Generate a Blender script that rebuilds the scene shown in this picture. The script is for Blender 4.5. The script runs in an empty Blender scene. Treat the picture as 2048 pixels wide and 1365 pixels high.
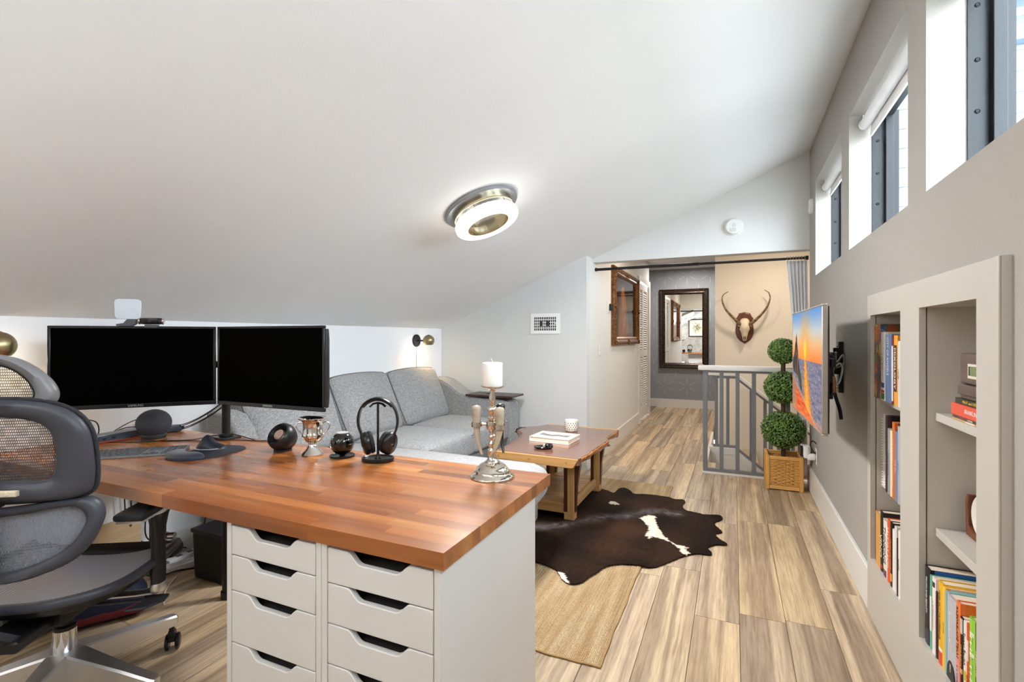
import bpy, bmesh, math, random
from mathutils import Vector, Matrix, Euler, noise
S = bpy.context.scene
COL = S.collection
R = random.Random(7)
PI = math.pi
SLOPE = 0.4238
def ceil_z(x): return 2.735 + SLOPE * (x - 0.563)

# ------------------------------------------------------------------ camera, world, lights, exposure
cd = bpy.data.cameras.new('camera'); cam = bpy.data.objects.new('camera', cd); COL.objects.link(cam)
cam.location = (0, 0, 1.22); cam.rotation_euler = (PI / 2, 0, 0.42179)
cd.sensor_width = 36; cd.sensor_fit = 'HORIZONTAL'; cd.lens = 36 * 988.8 / 2048
cd.shift_y = -7.6 / 2048; cd.clip_start = 0.02; cd.clip_end = 100
S.camera = cam
W = bpy.data.worlds.new('sky'); S.world = W; W.use_nodes = True
WN = W.node_tree.nodes; WL = W.node_tree.links
bg = WN['Background']; bg.inputs[0].default_value = (0.84, 0.925, 1.0, 1); bg.inputs[1].default_value = 5.6
S.view_settings.view_transform = 'Standard'; S.view_settings.look = 'None'
S.view_settings.gamma = 1; S.view_settings.exposure = 1.74; S.view_settings.use_curve_mapping = False
S.cycles.use_denoising = True
S.cycles.max_bounces = 12; S.cycles.diffuse_bounces = 6; S.cycles.glossy_bounces = 5; S.cycles.transmission_bounces = 8; S.cycles.transparent_max_bounces = 16
S.cycles.sample_clamp_indirect = 6; S.cycles.caustics_reflective = False; S.cycles.caustics_refractive = False
def area(name, loc, rot, sx, sy, power, color):
    l = bpy.data.lights.new(name, 'AREA'); l.shape = 'RECTANGLE'; l.size = sx; l.size_y = sy; l.energy = power; l.color = color
    o = bpy.data.objects.new(name, l); COL.objects.link(o); o.location = loc; o.rotation_euler = rot
    return o
def point(name, loc, power, color, r=0.03):
    l = bpy.data.lights.new(name, 'POINT'); l.energy = power; l.color = color; l.shadow_soft_size = r
    o = bpy.data.objects.new(name, l); COL.objects.link(o); o.location = loc
    return o
TILT = math.atan(SLOPE)
STRIPS = [(-1.45, 0.02), (-0.45, 0.02)]
STRIPS2 = [(-1.9, -0.75), (-0.9, -0.75)]
for i, (lx, ly) in enumerate(STRIPS + STRIPS2):                # linear ceiling lamps above and behind the camera
    n = Vector((0.39, 0, -0.921)); c = Vector((lx, ly, ceil_z(lx))) + n * 0.075
    area('strip_light', c, (0, -TILT, 0), 0.78, 0.10, 0.6, (1.0, 0.98, 0.96))
for (hx, hy, hw, hcol) in [(-0.63, 8.3, 8.0, (1.0, 0.94, 0.87)), (-0.55, 5.6, 3.6, (1.0, 0.88, 0.74))]:
    area('hall_downlight', (hx, hy, 2.375), (0, 0, 0), 0.16, 0.16, hw, hcol)
area('stair_downlight', (0.5, 6.0, 2.375), (0, 0, 0), 0.16, 0.16, 5.0, (1.0, 0.84, 0.66))
ringn = Vector((0.39, 0, -0.921)).normalized(); rl = area('ceiling_ring_light', Vector((-1.2846, 2.4411, ceil_z(-1.2846))) + ringn * 0.126, ringn.to_track_quat('-Z', 'Y').to_euler(), 0.3, 0.3, 14.5, (1.0, 0.99, 0.97)); rl.data.shape = 'DISK'
FILL_TORCH = [(-1.75, -0.45, 1.12), (-0.35, -0.95, 1.62)]
for tx, ty, tz in FILL_TORCH: area('added_fill_uplight', (tx, ty, tz + 0.006), (PI, 0, 0), 0.26, 0.26, 2.6 if tx < -1 else 3.6, (0.90, 0.96, 1.0))  # unseen uplights added to fill the room with bounced light

# ------------------------------------------------------------------ materials
def lin(h):
    h = h.lstrip('#'); o = []
    for i in (0, 2, 4):
        c = int(h[i:i + 2], 16) / 255
        o.append(c / 12.92 if c <= 0.04045 else ((c + 0.055) / 1.055) ** 2.4)
    return (o[0], o[1], o[2], 1.0)
class N:
    def __init__(s, name):
        s.m = bpy.data.materials.new(name); s.m.use_nodes = True
        s.t = s.m.node_tree; s.n = s.t.nodes; s.l = s.t.links
        s.b = s.n['Principled BSDF']; s.out = s.n['Material Output']
    def add(s, typ, **kw):
        o = s.n.new(typ)
        for k, v in kw.items():
            if k.startswith('i_'):
                key = k[2:]; key = int(key) if key.isdigit() else key.replace('_', ' ')
                o.inputs[key].default_value = v
            else: setattr(o, k, v)
        return o
    def link(s, a, b): s.l.new(a, b)
    def coord(s, scale=(1, 1, 1), kind='Object', rot=(0, 0, 0)):
        t = s.add('ShaderNodeTexCoord'); mp = s.add('ShaderNodeMapping')
        mp.inputs['Scale'].default_value = scale; mp.inputs['Rotation'].default_value = rot
        s.link(t.outputs[kind], mp.inputs[0]); return mp.outputs[0]
    def ramp(s, fac, stops, interp='LINEAR'):
        r = s.add('ShaderNodeValToRGB'); e = r.color_ramp.elements; r.color_ramp.interpolation = interp
        while len(e) > 1: e.remove(e[-1])
        e[0].position = stops[0][0]; e[0].color = stops[0][1]
        for p, c in stops[1:]:
            k = e.new(p); k.color = c
        s.link(fac, r.inputs[0]); return r.outputs[0]
    def mix(s, fac, a, b, typ='MIX'):
        m = s.add('ShaderNodeMix', data_type='RGBA', blend_type=typ)
        for v, i in ((fac, 0), (a, 6), (b, 7)):
            if hasattr(v, 'node'): s.link(v, m.inputs[i])
            else: m.inputs[i].default_value = v
        return m.outputs[2]
    def bump(s, h, strength, dist=0.01):
        b = s.add('ShaderNodeBump'); b.inputs['Strength'].default_value = strength; b.inputs['Distance'].default_value = dist
        s.link(h, b.inputs['Height']); s.link(b.outputs[0], s.b.inputs['Normal'])
MC = {}
def mat(name, color, rough=0.5, metal=0.0, var=0.06, vscale=6.0, bump=0.0, bscale=80.0, coat=0.0, sheen=0.0, emit=None, estr=0.0, trans=0.0, ior=1.45, spec=0.5):
    if name in MC: return MC[name]
    s = N(name); b = s.b
    c = lin(color) if isinstance(color, str) else color
    co = s.coord()
    nz = s.add('ShaderNodeTexNoise', i_Scale=vscale, i_Detail=4.0); s.link(co, nz.inputs['Vector'])
    lo = tuple(max(0, x * (1 - var)) for x in c[:3]) + (1,); hi = tuple(min(1, x * (1 + var)) for x in c[:3]) + (1,)
    s.link(s.ramp(nz.outputs[0], [(0.3, lo), (0.7, hi)]), b.inputs['Base Color'])
    b.inputs['Roughness'].default_value = rough; b.inputs['Metallic'].default_value = metal
    b.inputs['Coat Weight'].default_value = coat; b.inputs['Sheen Weight'].default_value = sheen
    b.inputs['Transmission Weight'].default_value = trans; b.inputs['IOR'].default_value = ior
    b.inputs['Specular IOR Level'].default_value = spec
    if emit is not None:
        b.inputs['Emission Color'].default_value = lin(emit) if isinstance(emit, str) else emit
        b.inputs['Emission Strength'].default_value = estr
    if bump > 0:
        n2 = s.add('ShaderNodeTexNoise', i_Scale=bscale, i_Detail=3.0); s.link(co, n2.inputs['Vector'])
        s.bump(n2.outputs[0], bump)
    MC[name] = s.m; return s.m
def wood(name, cols, axis='x', rough=0.35, scale=1.0, rand=0.8, grain=0.5, coat=0.0, streak=26.0):
    """grain stretched along an axis; every object takes its own tone and its own piece of grain"""
    if name in MC: return MC[name]
    s = N(name)
    t = s.add('ShaderNodeTexCoord'); oi = s.add('ShaderNodeObjectInfo')
    wn = s.add('ShaderNodeTexWhiteNoise', noise_dimensions='1D'); s.link(oi.outputs['Random'], wn.inputs['W'])
    mul = s.add('ShaderNodeVectorMath', operation='MULTIPLY_ADD'); s.link(wn.outputs['Color'], mul.inputs[0]); mul.inputs[1].default_value = (9, 9, 9)
    s.link(t.outputs['Object'], mul.inputs[2])
    mp = s.add('ShaderNodeMapping'); st = [streak * scale] * 3; st['xyz'.index(axis)] = 1.6 * scale; mp.inputs['Scale'].default_value = st
    s.link(mul.outputs[0], mp.inputs[0])
    nz = s.add('ShaderNodeTexNoise', i_Scale=1.0, i_Detail=5.0, i_Roughness=0.55, i_Distortion=0.3); s.link(mp.outputs[0], nz.inputs['Vector'])
    base = s.ramp(oi.outputs['Random'], [(i / max(1, len(cols) - 1), lin(c)) for i, c in enumerate(cols)])
    mid = s.mix(rand, lin(cols[len(cols) // 2]), base)
    dark = s.mix(1.0, mid, (1 - 0.45 * grain,) * 3 + (1,), 'MULTIPLY')
    light = s.mix(1.0, mid, (1 + 0.16 * grain,) * 3 + (1,), 'MULTIPLY')
    s.link(s.mix(s.ramp(nz.outputs[0], [(0.32, (0, 0, 0, 1)), (0.66, (1, 1, 1, 1))]), dark, light), s.b.inputs['Base Color'])
    s.b.inputs['Roughness'].default_value = rough; s.b.inputs['Coat Weight'].default_value = coat; s.b.inputs['Coat Roughness'].default_value = 0.15
    s.bump(nz.outputs[0], 0.02, 0.002)
    MC[name] = s.m; return s.m
def paint_wall(name, color, strength=0.12): return mat(name, color, rough=0.75, var=0.012, vscale=2.0, bump=strength, bscale=140.0, spec=0.25)
def vcol(name, rough=0.6, emit=0.0, spec=0.5, sheen=0.0):
    """print: colour comes from the mesh colour attribute (posters, screens, covers, hide)"""
    if name in MC: return MC[name]
    s = N(name); a = s.add('ShaderNodeAttribute', attribute_name='print')
    s.b.inputs['Roughness'].default_value = rough; s.b.inputs['Specular IOR Level'].default_value = spec; s.b.inputs['Sheen Weight'].default_value = sheen
    s.link(a.outputs['Color'], s.b.inputs['Base Color'])
    if emit > 0:
        s.link(a.outputs['Color'], s.b.inputs['Emission Color']); s.b.inputs['Emission Strength'].default_value = emit
        s.b.inputs['Base Color'].default_value = (0.01, 0.01, 0.01, 1)
        for lk in list(s.b.inputs['Base Color'].links): s.l.remove(lk)
    MC[name] = s.m; return s.m

# ------------------------------------------------------------------ mesh builder
class MB:
    def __init__(s): s.v = []; s.f = []
    def quad(s, a, b, c, d):
        k = len(s.v); s.v += [tuple(a), tuple(b), tuple(c), tuple(d)]; s.f.append((k, k + 1, k + 2, k + 3)); return s
    def box(s, x0, x1, y0, y1, z0, z1, M=None):
        k = len(s.v); p = [(x, y, z) for x in (x0, x1) for y in (y0, y1) for z in (z0, z1)]
        s.v += [tuple(M @ Vector(q)) for q in p] if M else p
        s.f += [tuple(k + i for i in q) for q in ((0, 1, 3, 2), (4, 6, 7, 5), (0, 4, 5, 1), (2, 3, 7, 6), (0, 2, 6, 4), (1, 5, 7, 3))]; return s
    def rings(s, rings, closed=True, cap=True, loop=False):
        k = len(s.v); n = len(rings[0])
        for r in rings: s.v += [tuple(p) for p in r]
        m = len(rings)
        for i in range(m if loop else m - 1):
            a = k + i * n; b = k + ((i + 1) % m) * n
            for j in range(n if closed else n - 1):
                j2 = (j + 1) % n; s.f.append((a + j, a + j2, b + j2, b + j))
        if cap and closed and not loop:
            s.f.append(tuple(k + j for j in reversed(range(n)))); s.f.append(tuple(k + (m - 1) * n + j for j in range(n)))
        return s
    def tube(s, pts, r, n=8, closed=False, flat=None):
        pts = [Vector(p) for p in pts]; m = len(pts); rs = r if isinstance(r, (list, tuple)) else [r] * m
        rings = []; up = None
        for i, p in enumerate(pts):
            if closed: t = pts[(i + 1) % m] - pts[i - 1]
            else: t = pts[min(i + 1, m - 1)] - pts[max(i - 1, 0)]
            if t.length < 1e-9: t = Vector((0, 0, 1))
            t.normalize()
            if up is None:
                up = Vector((0, 0, 1)) if abs(t.z) < 0.9 else Vector((1, 0, 0))
            up = (up - t * up.dot(t))
            if up.length < 1e-6: up = t.orthogonal()
            up.normalize(); sd = t.cross(up)
            fl = flat or (1, 1)
            rings.append([p + (up * math.cos(2 * PI * j / n) * fl[0] + sd * math.sin(2 * PI * j / n) * fl[1]) * rs[i] for j in range(n)])
        return s.rings(rings, True, not closed, closed)
    def cyl(s, p0, p1, r0, r1=None, n=16):
        return s.tube([p0, p1], [r0, r0 if r1 is None else r1], n)
    def lathe(s, prof, n=28, M=None, cap=True):
        M = M or Matrix(); 
        return s.rings([[M @ Vector((r * math.cos(2 * PI * j / n), r * math.sin(2 * PI * j / n), z)) for j in range(n)] for r, z in prof], True, cap)
    def prism(s, poly, h0, h1, M=None):
        M = M or Matrix(); n = len(poly)
        return s.rings([[M @ Vector((p[0], p[1], h)) for p in poly] for h in (h0, h1)])
    def sphere(s, c, r, nu=20, nv=12, M=None):
        r = r if isinstance(r, (tuple, list)) else (r, r, r); M = M or Matrix()
        rg = []
        for i in range(nv + 1):
            a = -PI / 2 + PI * i / nv; ca = max(math.cos(a), 0.002)
            rg.append([M @ Vector((c[0] + r[0] * ca * math.cos(2 * PI * j / nu), c[1] + r[1] * ca * math.sin(2 * PI * j / nu), c[2] + r[2] * math.sin(a))) for j in range(nu)])
        return s.rings(rg)
    def grid(s, fn, nu, nv, wrap=False):
        k = len(s.v)
        for i in range(nu + 1):
            for j in range(nv + 1): s.v.append(tuple(fn(i / nu, j / nv)))
        for i in range(nu):
            for j in range(nv):
                a = k + i * (nv + 1) + j; s.f.append((a, a + nv + 1, a + nv + 2, a + 1))
        return s
    def puff(s, c, size, r, n=8, puff=(0, 0, 0), M=None, fn=None):
        """rounded, slightly inflated block"""
        hx, hy, hz = [q / 2 for q in size]; M = M or Matrix(); idx = {}; c = Vector(c)
        def put(u, v, w):
            key = (round(u, 5), round(v, 5), round(w, 5))
            if key in idx: return idx[key]
            p = Vector((u * hx, v * hy, w * hz)); q = Vector((max(-hx + r, min(hx - r, p.x)), max(-hy + r, min(hy - r, p.y)), max(-hz + r, min(hz - r, p.z))))
            d = p - q
            if d.length > 1e-9: p = q + d.normalized() * r
            p.x += u * puff[0] * (1 - v * v) * (1 - w * w); p.y += v * puff[1] * (1 - u * u) * (1 - w * w); p.z += w * puff[2] * (1 - u * u) * (1 - v * v)
            if fn: p = fn(p, u, v, w)
            idx[key] = len(s.v); s.v.append(tuple(M @ (p + c))); return idx[key]
        g = [math.sin(PI / 2 * (2 * i / n - 1)) * 0.5 + (2 * i / n - 1) * 0.5 for i in range(n + 1)]
        for ax in range(3):
            for sg in (-1, 1):
                for i in range(n):
                    for j in range(n):
                        q = []
                        for (a, b) in ((g[i], g[j]), (g[i + 1], g[j]), (g[i + 1], g[j + 1]), (g[i], g[j + 1])):
                            t = [0, 0, 0]; t[ax] = sg; t[(ax + 1) % 3] = a; t[(ax + 2) % 3] = b; q.append(put(*t))
                        s.f.append(tuple(q if sg > 0 else reversed(q)))
        return s
    @staticmethod
    def puff_map(size, r, puff, fn, u, v, w):
        hx, hy, hz = [q / 2 for q in size]
        p = Vector((u * hx, v * hy, w * hz)); q = Vector((max(-hx + r, min(hx - r, p.x)), max(-hy + r, min(hy - r, p.y)), max(-hz + r, min(hz - r, p.z)))); d = p - q
        if d.length > 1e-9: p = q + d.normalized() * r
        p.x += u * puff[0] * (1 - v * v) * (1 - w * w); p.y += v * puff[1] * (1 - u * u) * (1 - w * w); p.z += w * puff[2] * (1 - u * u) * (1 - v * v)
        return fn(p, u, v, w) if fn else p
    def build(s, name, m, parent=None, smooth=False, angle=40, bevel=0.0, segs=2, loc=None, rotz=None, matrix=None):
        me = bpy.data.meshes.new(name); me.from_pydata(s.v, [], s.f); me.validate(); me.update()
        if smooth:
            me.shade_smooth(); me.set_sharp_from_angle(angle=math.radians(angle))
        me.materials.append(m)
        o = bpy.data.objects.new(name, me); COL.objects.link(o)
        if parent is not None: o.parent = parent
        if matrix is not None: o.matrix_local = matrix
        else:
            if loc is not None: o.location = loc
            if rotz is not None: o.rotation_euler = (0, 0, rotz)
        if bevel > 0:
            md = o.modifiers.new('edge', 'BEVEL'); md.width = bevel; md.segments = segs; md.limit_method = 'ANGLE'; md.angle_limit = math.radians(35)
        return o
def bx(name, m, parent, x0, x1, y0, y1, z0, z1, bevel=0.0, **k): return MB().box(x0, x1, y0, y1, z0, z1).build(name, m, parent, bevel=bevel, smooth=bevel > 0, **k)
def tag(o, label=None, cat=None, group=None, kind=None):
    if label: o['label'] = label
    if cat: o['category'] = cat
    if group: o['group'] = group
    if kind: o['kind'] = kind
    return o
def thing(name, label, cat, loc=(0, 0, 0), rotz=0.0, group=None):
    o = bpy.data.objects.new(name, None); COL.objects.link(o); o.location = loc; o.rotation_euler = (0, 0, rotz); o.empty_display_size = 0.05
    return tag(o, label, cat, group)
def struct(o): o['kind'] = 'structure'; return o
def lettering(body, size, m, parent, origin, right, up, align='CENTER', ext=0.0006, name='lettering', sx=1.0, width=None):
    cu = bpy.data.curves.new('t', 'FONT'); cu.body = body; cu.size = size; cu.extrude = ext; cu.align_x = align; cu.align_y = 'CENTER'; cu.resolution_u = 2
    o = bpy.data.objects.new('t', cu); COL.objects.link(o)
    dg = bpy.context.evaluated_depsgraph_get(); dg.update()
    me = bpy.data.meshes.new_from_object(o.evaluated_get(dg)); bpy.data.objects.remove(o); bpy.data.curves.remove(cu)
    if width and len(me.vertices):
        xs = [v.co.x for v in me.vertices]; sx = width / max(1e-6, max(xs) - min(xs))
    r = Vector(right).normalized(); u = Vector(up).normalized(); n = r.cross(u)
    Mx = Matrix((r * sx, u, n)).transposed().to_4x4(); Mx.translation = Vector(origin)
    me.transform(Mx); me.materials.clear(); me.materials.append(m); me.name = name
    q = bpy.data.objects.new(name, me); COL.objects.link(q); q.parent = parent
    return q
def printed(name, fn, nu, nv, pos, m, parent):
    """a fine grid whose colour attribute carries a flat print; fn(u,v)->rgb hex or tuple (sRGB 0..1), pos(u,v)->point"""
    b = MB().grid(pos, nu, nv); o = b.build(name, m, parent)
    at = o.data.color_attributes.new('print', 'FLOAT_COLOR', 'POINT'); buf = []
    for i in range(nu + 1):
        for j in range(nv + 1):
            c = fn(i / nu, j / nv)
            if isinstance(c, str): buf += list(lin(c))
            else: buf += [x / 12.92 if x <= 0.04045 else ((x + 0.055) / 1.055) ** 2.4 for x in c[:3]] + [1.0]
    at.data.foreach_set('color', buf)
    return o
def catmull(pts, n, closed=True):
    out = []; m = len(pts); P = [Vector(p) for p in pts]
    segs = m if closed else m - 1
    for k in range(n):
        t = k / n * segs if closed else k / (n - 1) * segs
        i = min(int(t), segs - 1); f = t - i
        def g(q): return P[q % m] if closed else P[max(0, min(m - 1, q))]
        a, b, c, d = g(i - 1), g(i), g(i + 1), g(i + 2)
        out.append(0.5 * ((2 * b) + (c - a) * f + (2 * a - 5 * b + 4 * c - d) * f * f + (3 * b - a - 3 * c + d) * f ** 3))
    return out
def lerp(a, b, t): return a + (b - a) * t
def mixc(a, b, t):
    t = max(0, min(1, t)); return tuple(lerp(x, y, t) for x, y in zip(a, b))
def hexs(h): h = h.lstrip('#'); return tuple(int(h[i:i + 2], 16) / 255 for i in (0, 2, 4))
def wall_holes(axis, at0, at1, u0, u1, z0, z1, holes):
    """wall slab with rectangular openings: axis 'x' -> slab between x=at0..at1 spanning y=u; axis 'y' likewise"""
    us = sorted({u0, u1, *[h[0] for h in holes], *[h[1] for h in holes]}); zs = sorted({z0, z1, *[h[2] for h in holes], *[h[3] for h in holes]})
    b = MB()
    def pt(a, u, z): return (a, u, z) if axis == 'x' else (u, a, z)
    def solid(i, j):
        if i < 0 or j < 0 or i >= len(us) - 1 or j >= len(zs) - 1: return False
        cu, cz = (us[i] + us[i + 1]) / 2, (zs[j] + zs[j + 1]) / 2
        return not any(h[0] < cu < h[1] and h[2] < cz < h[3] for h in holes)
    for i in range(len(us) - 1):
        for j in range(len(zs) - 1):
            if not solid(i, j): continue
            a, c, d, e = us[i], us[i + 1], zs[j], zs[j + 1]
            b.quad(pt(at0, a, d), pt(at0, c, d), pt(at0, c, e), pt(at0, a, e)); b.quad(pt(at1, a, d), pt(at1, a, e), pt(at1, c, e), pt(at1, c, d))
            if not solid(i - 1, j): b.quad(pt(at0, a, d), pt(at0, a, e), pt(at1, a, e), pt(at1, a, d))
            if not solid(i + 1, j): b.quad(pt(at0, c, d), pt(at1, c, d), pt(at1, c, e), pt(at0, c, e))
            if not solid(i, j - 1): b.quad(pt(at0, a, d), pt(at1, a, d), pt(at1, c, d), pt(at0, c, d))
            if not solid(i, j + 1): b.quad(pt(at0, a, e), pt(at0, c, e), pt(at1, c, e), pt(at1, a, e))
    return b
# ------------------------------------------------------------------ setting
XR = 0.563
WHITE = paint_wall('white_wall_paint', '#dddcda'); GREYW = paint_wall('grey_wall_paint', '#d6d6d5'); KNEE = paint_wall('bright_white_wall_paint', '#f0f0f2')
CEIL = paint_wall('ceiling_paint', '#e6e6e6', 0.08); TRIM = mat('white_trim_enamel', '#dedbd6', rough=0.4, var=0.01)
RIGHTW = paint_wall('shaded_right_wall_paint', '#a6a19a', 0.16); WARMW = paint_wall('lamplit_white_paint', '#dfd8cc'); TAUPE = paint_wall('taupe_wallpaper', '#92959a', 0.05)  # right wall darkened for its shade, stair walls tinted for warm lamplight
BLACKM = mat('black_metal', '#141416', rough=0.35, var=0.1); BLACKP = mat('black_plastic', '#17171a', rough=0.42, var=0.12, bump=0.03, bscale=300)
CHROME = mat('chrome', '#d8d6d2', rough=0.08, metal=1.0, var=0.02); DARKV = mat('dark_void', '#08080a', rough=0.9)
# floor planks
FL = N('plank_vinyl')
t = FL.add('ShaderNodeTexCoord'); oi = FL.add('ShaderNodeObjectInfo')
wn = FL.add('ShaderNodeTexWhiteNoise', noise_dimensions='1D'); FL.link(oi.outputs['Random'], wn.inputs['W'])
ad = FL.add('ShaderNodeVectorMath', operation='MULTIPLY_ADD'); FL.link(wn.outputs['Color'], ad.inputs[0]); ad.inputs[1].default_value = (7, 13, 5); FL.link(t.outputs['Object'], ad.inputs[2])
def _mp(sc):
    m = FL.add('ShaderNodeMapping'); m.inputs['Scale'].default_value = sc; FL.link(ad.outputs[0], m.inputs[0]); return m.outputs[0]
n1 = FL.add('ShaderNodeTexNoise', i_Scale=1.0, i_Detail=6.0, i_Roughness=0.65, i_Distortion=0.35); FL.link(_mp((75, 2.6, 1)), n1.inputs['Vector'])
n2 = FL.add('ShaderNodeTexNoise', i_Scale=1.0, i_Detail=2.0, i_Distortion=0.4); FL.link(_mp((14, 0.3, 1)), n2.inputs['Vector'])
n3 = FL.add('ShaderNodeTexWave', wave_type='RINGS', i_Scale=1.0, i_Distortion=9.0, i_Detail=2.5); n3.inputs['Detail Scale'].default_value = 0.8; FL.link(_mp((13, 0.8, 1)), n3.inputs['Vector'])
n4 = FL.add('ShaderNodeTexNoise', i_Scale=1.0, i_Detail=4.0, i_Roughness=0.7); FL.link(_mp((140, 9, 1)), n4.inputs['Vector'])
c0 = FL.ramp(oi.outputs['Random'], [(0, lin('#b3a491')), (0.3, lin('#cab595')), (0.6, lin('#d6be9b')), (0.82, lin('#bfae99')), (1, lin('#dfc9a6'))])
c1 = FL.mix(FL.ramp(n2.outputs[0], [(0.42, (0, 0, 0, 1)), (0.56, (1, 1, 1, 1))]), FL.mix(1.0, c0, lin('#d6d0cd'), 'MULTIPLY'), FL.mix(1.0, c0, (1.12, 1.1, 1.05, 1), 'MULTIPLY'))
c2 = FL.mix(FL.ramp(n1.outputs[0], [(0.3, (0.75, 0.75, 0.75, 1)), (0.58, (0, 0, 0, 1))]), c1, FL.mix(1.0, c1, lin('#b3a498'), 'MULTIPLY'))
rg = FL.ramp(n3.outputs[0], [(0.0, (0.10, 0.10, 0.10, 1)), (0.3, (0, 0, 0, 1))])
c3 = FL.mix(rg, c2, FL.mix(1.0, c2, lin('#a99886'), 'MULTIPLY'))
c4 = FL.mix(FL.ramp(n4.outputs[0], [(0.35, (0.35,) * 3 + (1,)), (0.6, (0, 0, 0, 1))]), c3, FL.mix(1.0, c3, lin('#bfb0a2'), 'MULTIPLY'))
FL.link(c4, FL.b.inputs['Base Color']); FL.b.inputs['Roughness'].default_value = 0.42; FL.b.inputs['Specular IOR Level'].default_value = 0.4
FL.bump(n4.outputs[0], 0.10, 0.003)
fl = MB()
for q in ((-3.0, -0.25, -1.5, 9.2), (-0.25, 0.75, -1.5, 4.80), (-0.25, 1.9, 6.95, 9.2)): fl.box(q[0], q[1], q[2], q[3], -0.12, -0.005)
floor = struct(fl.build('floor', mat('plank_joint', '#7d6f62', rough=0.8)))
x = XR - 0.18 * 19; row = 0
R = random.Random(11)
while x < XR - 0.01:
    y = -1.3 - R.random() * 1.2
    while y < 9.0:
        L = 1.22; x1 = x + 0.1785; 
        a, b_ = max(y, -1.3), min(y + L - 0.0015, 8.99)
        if x > -0.26 + 0.0: b_ = min(b_, 4.80)
        elif x1 > -0.25 and b_ > 4.8:
            pass
        xx1 = x1
        if x < -0.25 < x1 and a >= 4.5: xx1 = -0.25 if a > 4.0 else x1
        if b_ - a > 0.02 and not (x1 < -1.34 and a > 4.5 and b_ < 8.0) and not (x < -1.4 and b_ > 4.43 and a > 4.43):
            p = MB(); e = 0.0005
            p.v = [(x, a, -0.006), (xx1, a, -0.006), (xx1, b_, -0.006), (x, b_, -0.006), (x + e, a + e, 0), (xx1 - e, a + e, 0), (xx1 - e, b_ - e, 0), (x + e, b_ - e, 0)]
            p.f = [(4, 5, 6, 7), (0, 1, 5, 4), (1, 2, 6, 5), (2, 3, 7, 6), (3, 0, 4, 7)]
            p.build('plank', FL.m, floor)
        y += L
    x += 0.18; row += 1
# walls
WIN = [(-0.17, 0.82), (1.005, 1.993), (2.175, 3.157), (3.355, 4.345)]  # first opening lies out of view, added to bring in daylight
ZS, ZT = 1.688, 2.40
BK = [(1.58, 1.994), (2.19, 2.615)]; BZ0, BZ1 = 0.252, 1.315
wr = struct(wall_holes('x', XR, 0.70, -1.42, 4.66, 0, 2.79, [(a, b, ZS, ZT) for a, b in WIN] + [(a - 0.013, b + 0.013, BZ0 - 0.013, BZ1 + 0.013) for a, b in BK]).build('wall_right', RIGHTW))
struct(bx('wall_left', KNEE, None, -2.92, -2.80, -1.42, 4.53, 0, 1.32))
struct(bx('wall_vent_end', GREYW, None, -2.80, -1.235, 4.43, 4.53, 0, 2.4))
struct(wall_holes('x', -1.335, -1.235, 4.53, 8.09, 0, 2.43, [(7.15, 8.0, 0, 2.03)]).build('wall_hall_left', WHITE))
struct(bx('wall_header', WHITE, None, -1.235, 0.70, 4.66, 4.78, 1.938, 2.80))
struct(MB().prism([(-3.0, ceil_z(-3.0)), (0.75, ceil_z(0.75)), (0.75, ceil_z(0.75) + 0.14), (-3.0, ceil_z(-3.0) + 0.14)], -1.42, 4.70, Matrix(((1, 0, 0, 0), (0, 0, 1, 0), (0, 1, 0, 0), (0, 0, 0, 1)))).build('ceiling', CEIL))
struct(bx('ceiling_hall', CEIL, None, -2.45, 1.95, 4.78, 9.2, 2.405, 2.5))
whf = struct(bx('wall_hall_far', TAUPE, None, -2.45, 1.9, 9.0, 9.1, 0, 2.45))
struct(bx('wall_hall_side', WHITE, None, -2.55, -2.45, 8.0, 9.1, 0, 2.45)); struct(bx('wall_hall_return', WHITE, None, -2.45, -1.335, 8.0, 8.09, 0, 2.45))
struct(bx('wall_stair_back', WARMW, None, -0.22, 1.9, 6.85, 6.95, -2.6, 2.42))
struct(bx('wall_stair_right', WARMW, None, 1.8, 1.9, 4.66, 6.95, -2.6, 2.42))
struct(bx('wall_hall_right', WHITE, None, 1.8, 1.9, 6.95, 9.1, 0, 2.45)); struct(bx('wall_stair_near', WARMW, None, 0.70, 1.8, 4.70, 4.78, -2.6, 2.42))
struct(bx('wall_stair_under', WARMW, None, -0.25, 0.75, 4.72, 4.80, -2.6, -0.12)); struct(bx('wall_stair_end', WARMW, None, -0.37, -0.25, 4.72, 6.95, -2.6, -0.12))
struct(bx('floor_stair', mat('stair_carpet', '#b7a78f', rough=0.9, bump=0.3), None, -0.25, 1.9, 4.72, 6.95, -2.7, -2.6))
# stringer wall under the second rail, following the flight
yx = Matrix(((1, 0, 0, 0), (0, 0, 1, 0), (0, 1, 0, 0), (0, 0, 0, 1)))
struct(MB().prism([(-0.25, -2.6), (1.8, -2.6), (1.8, -1.45), (0.0, 0.0), (-0.25, 0.0)], 5.84, 5.93, yx).build('wall_stringer', WARMW))
struct(MB().prism([(-0.25, -0.045), (0.0, -0.045), (1.8, -1.495), (1.8, -1.43), (0.01, 0.018), (-0.25, 0.018)], 5.825, 5.945, yx).build('trim_stringer_cap', TRIM))
st = MB()
for k in range(8): st.box(0.0 + k * 0.235, 0.25 + k * 0.235, 5.93, 6.85, -0.19 * (k + 1) - 0.18, -0.19 * (k + 1))
struct(st.build('floor_stair_flight', mat('stair_carpet', '#b7a78f')))
struct(bx('trim_stairwell_edge', TRIM, None, -0.262, -0.235, 4.80, 6.85, -0.14, 0.006)); struct(bx('trim_stairwell_curb', TRIM, None, -0.262, 0.563, 4.762, 4.80, -0.02, 0.018))
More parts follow.
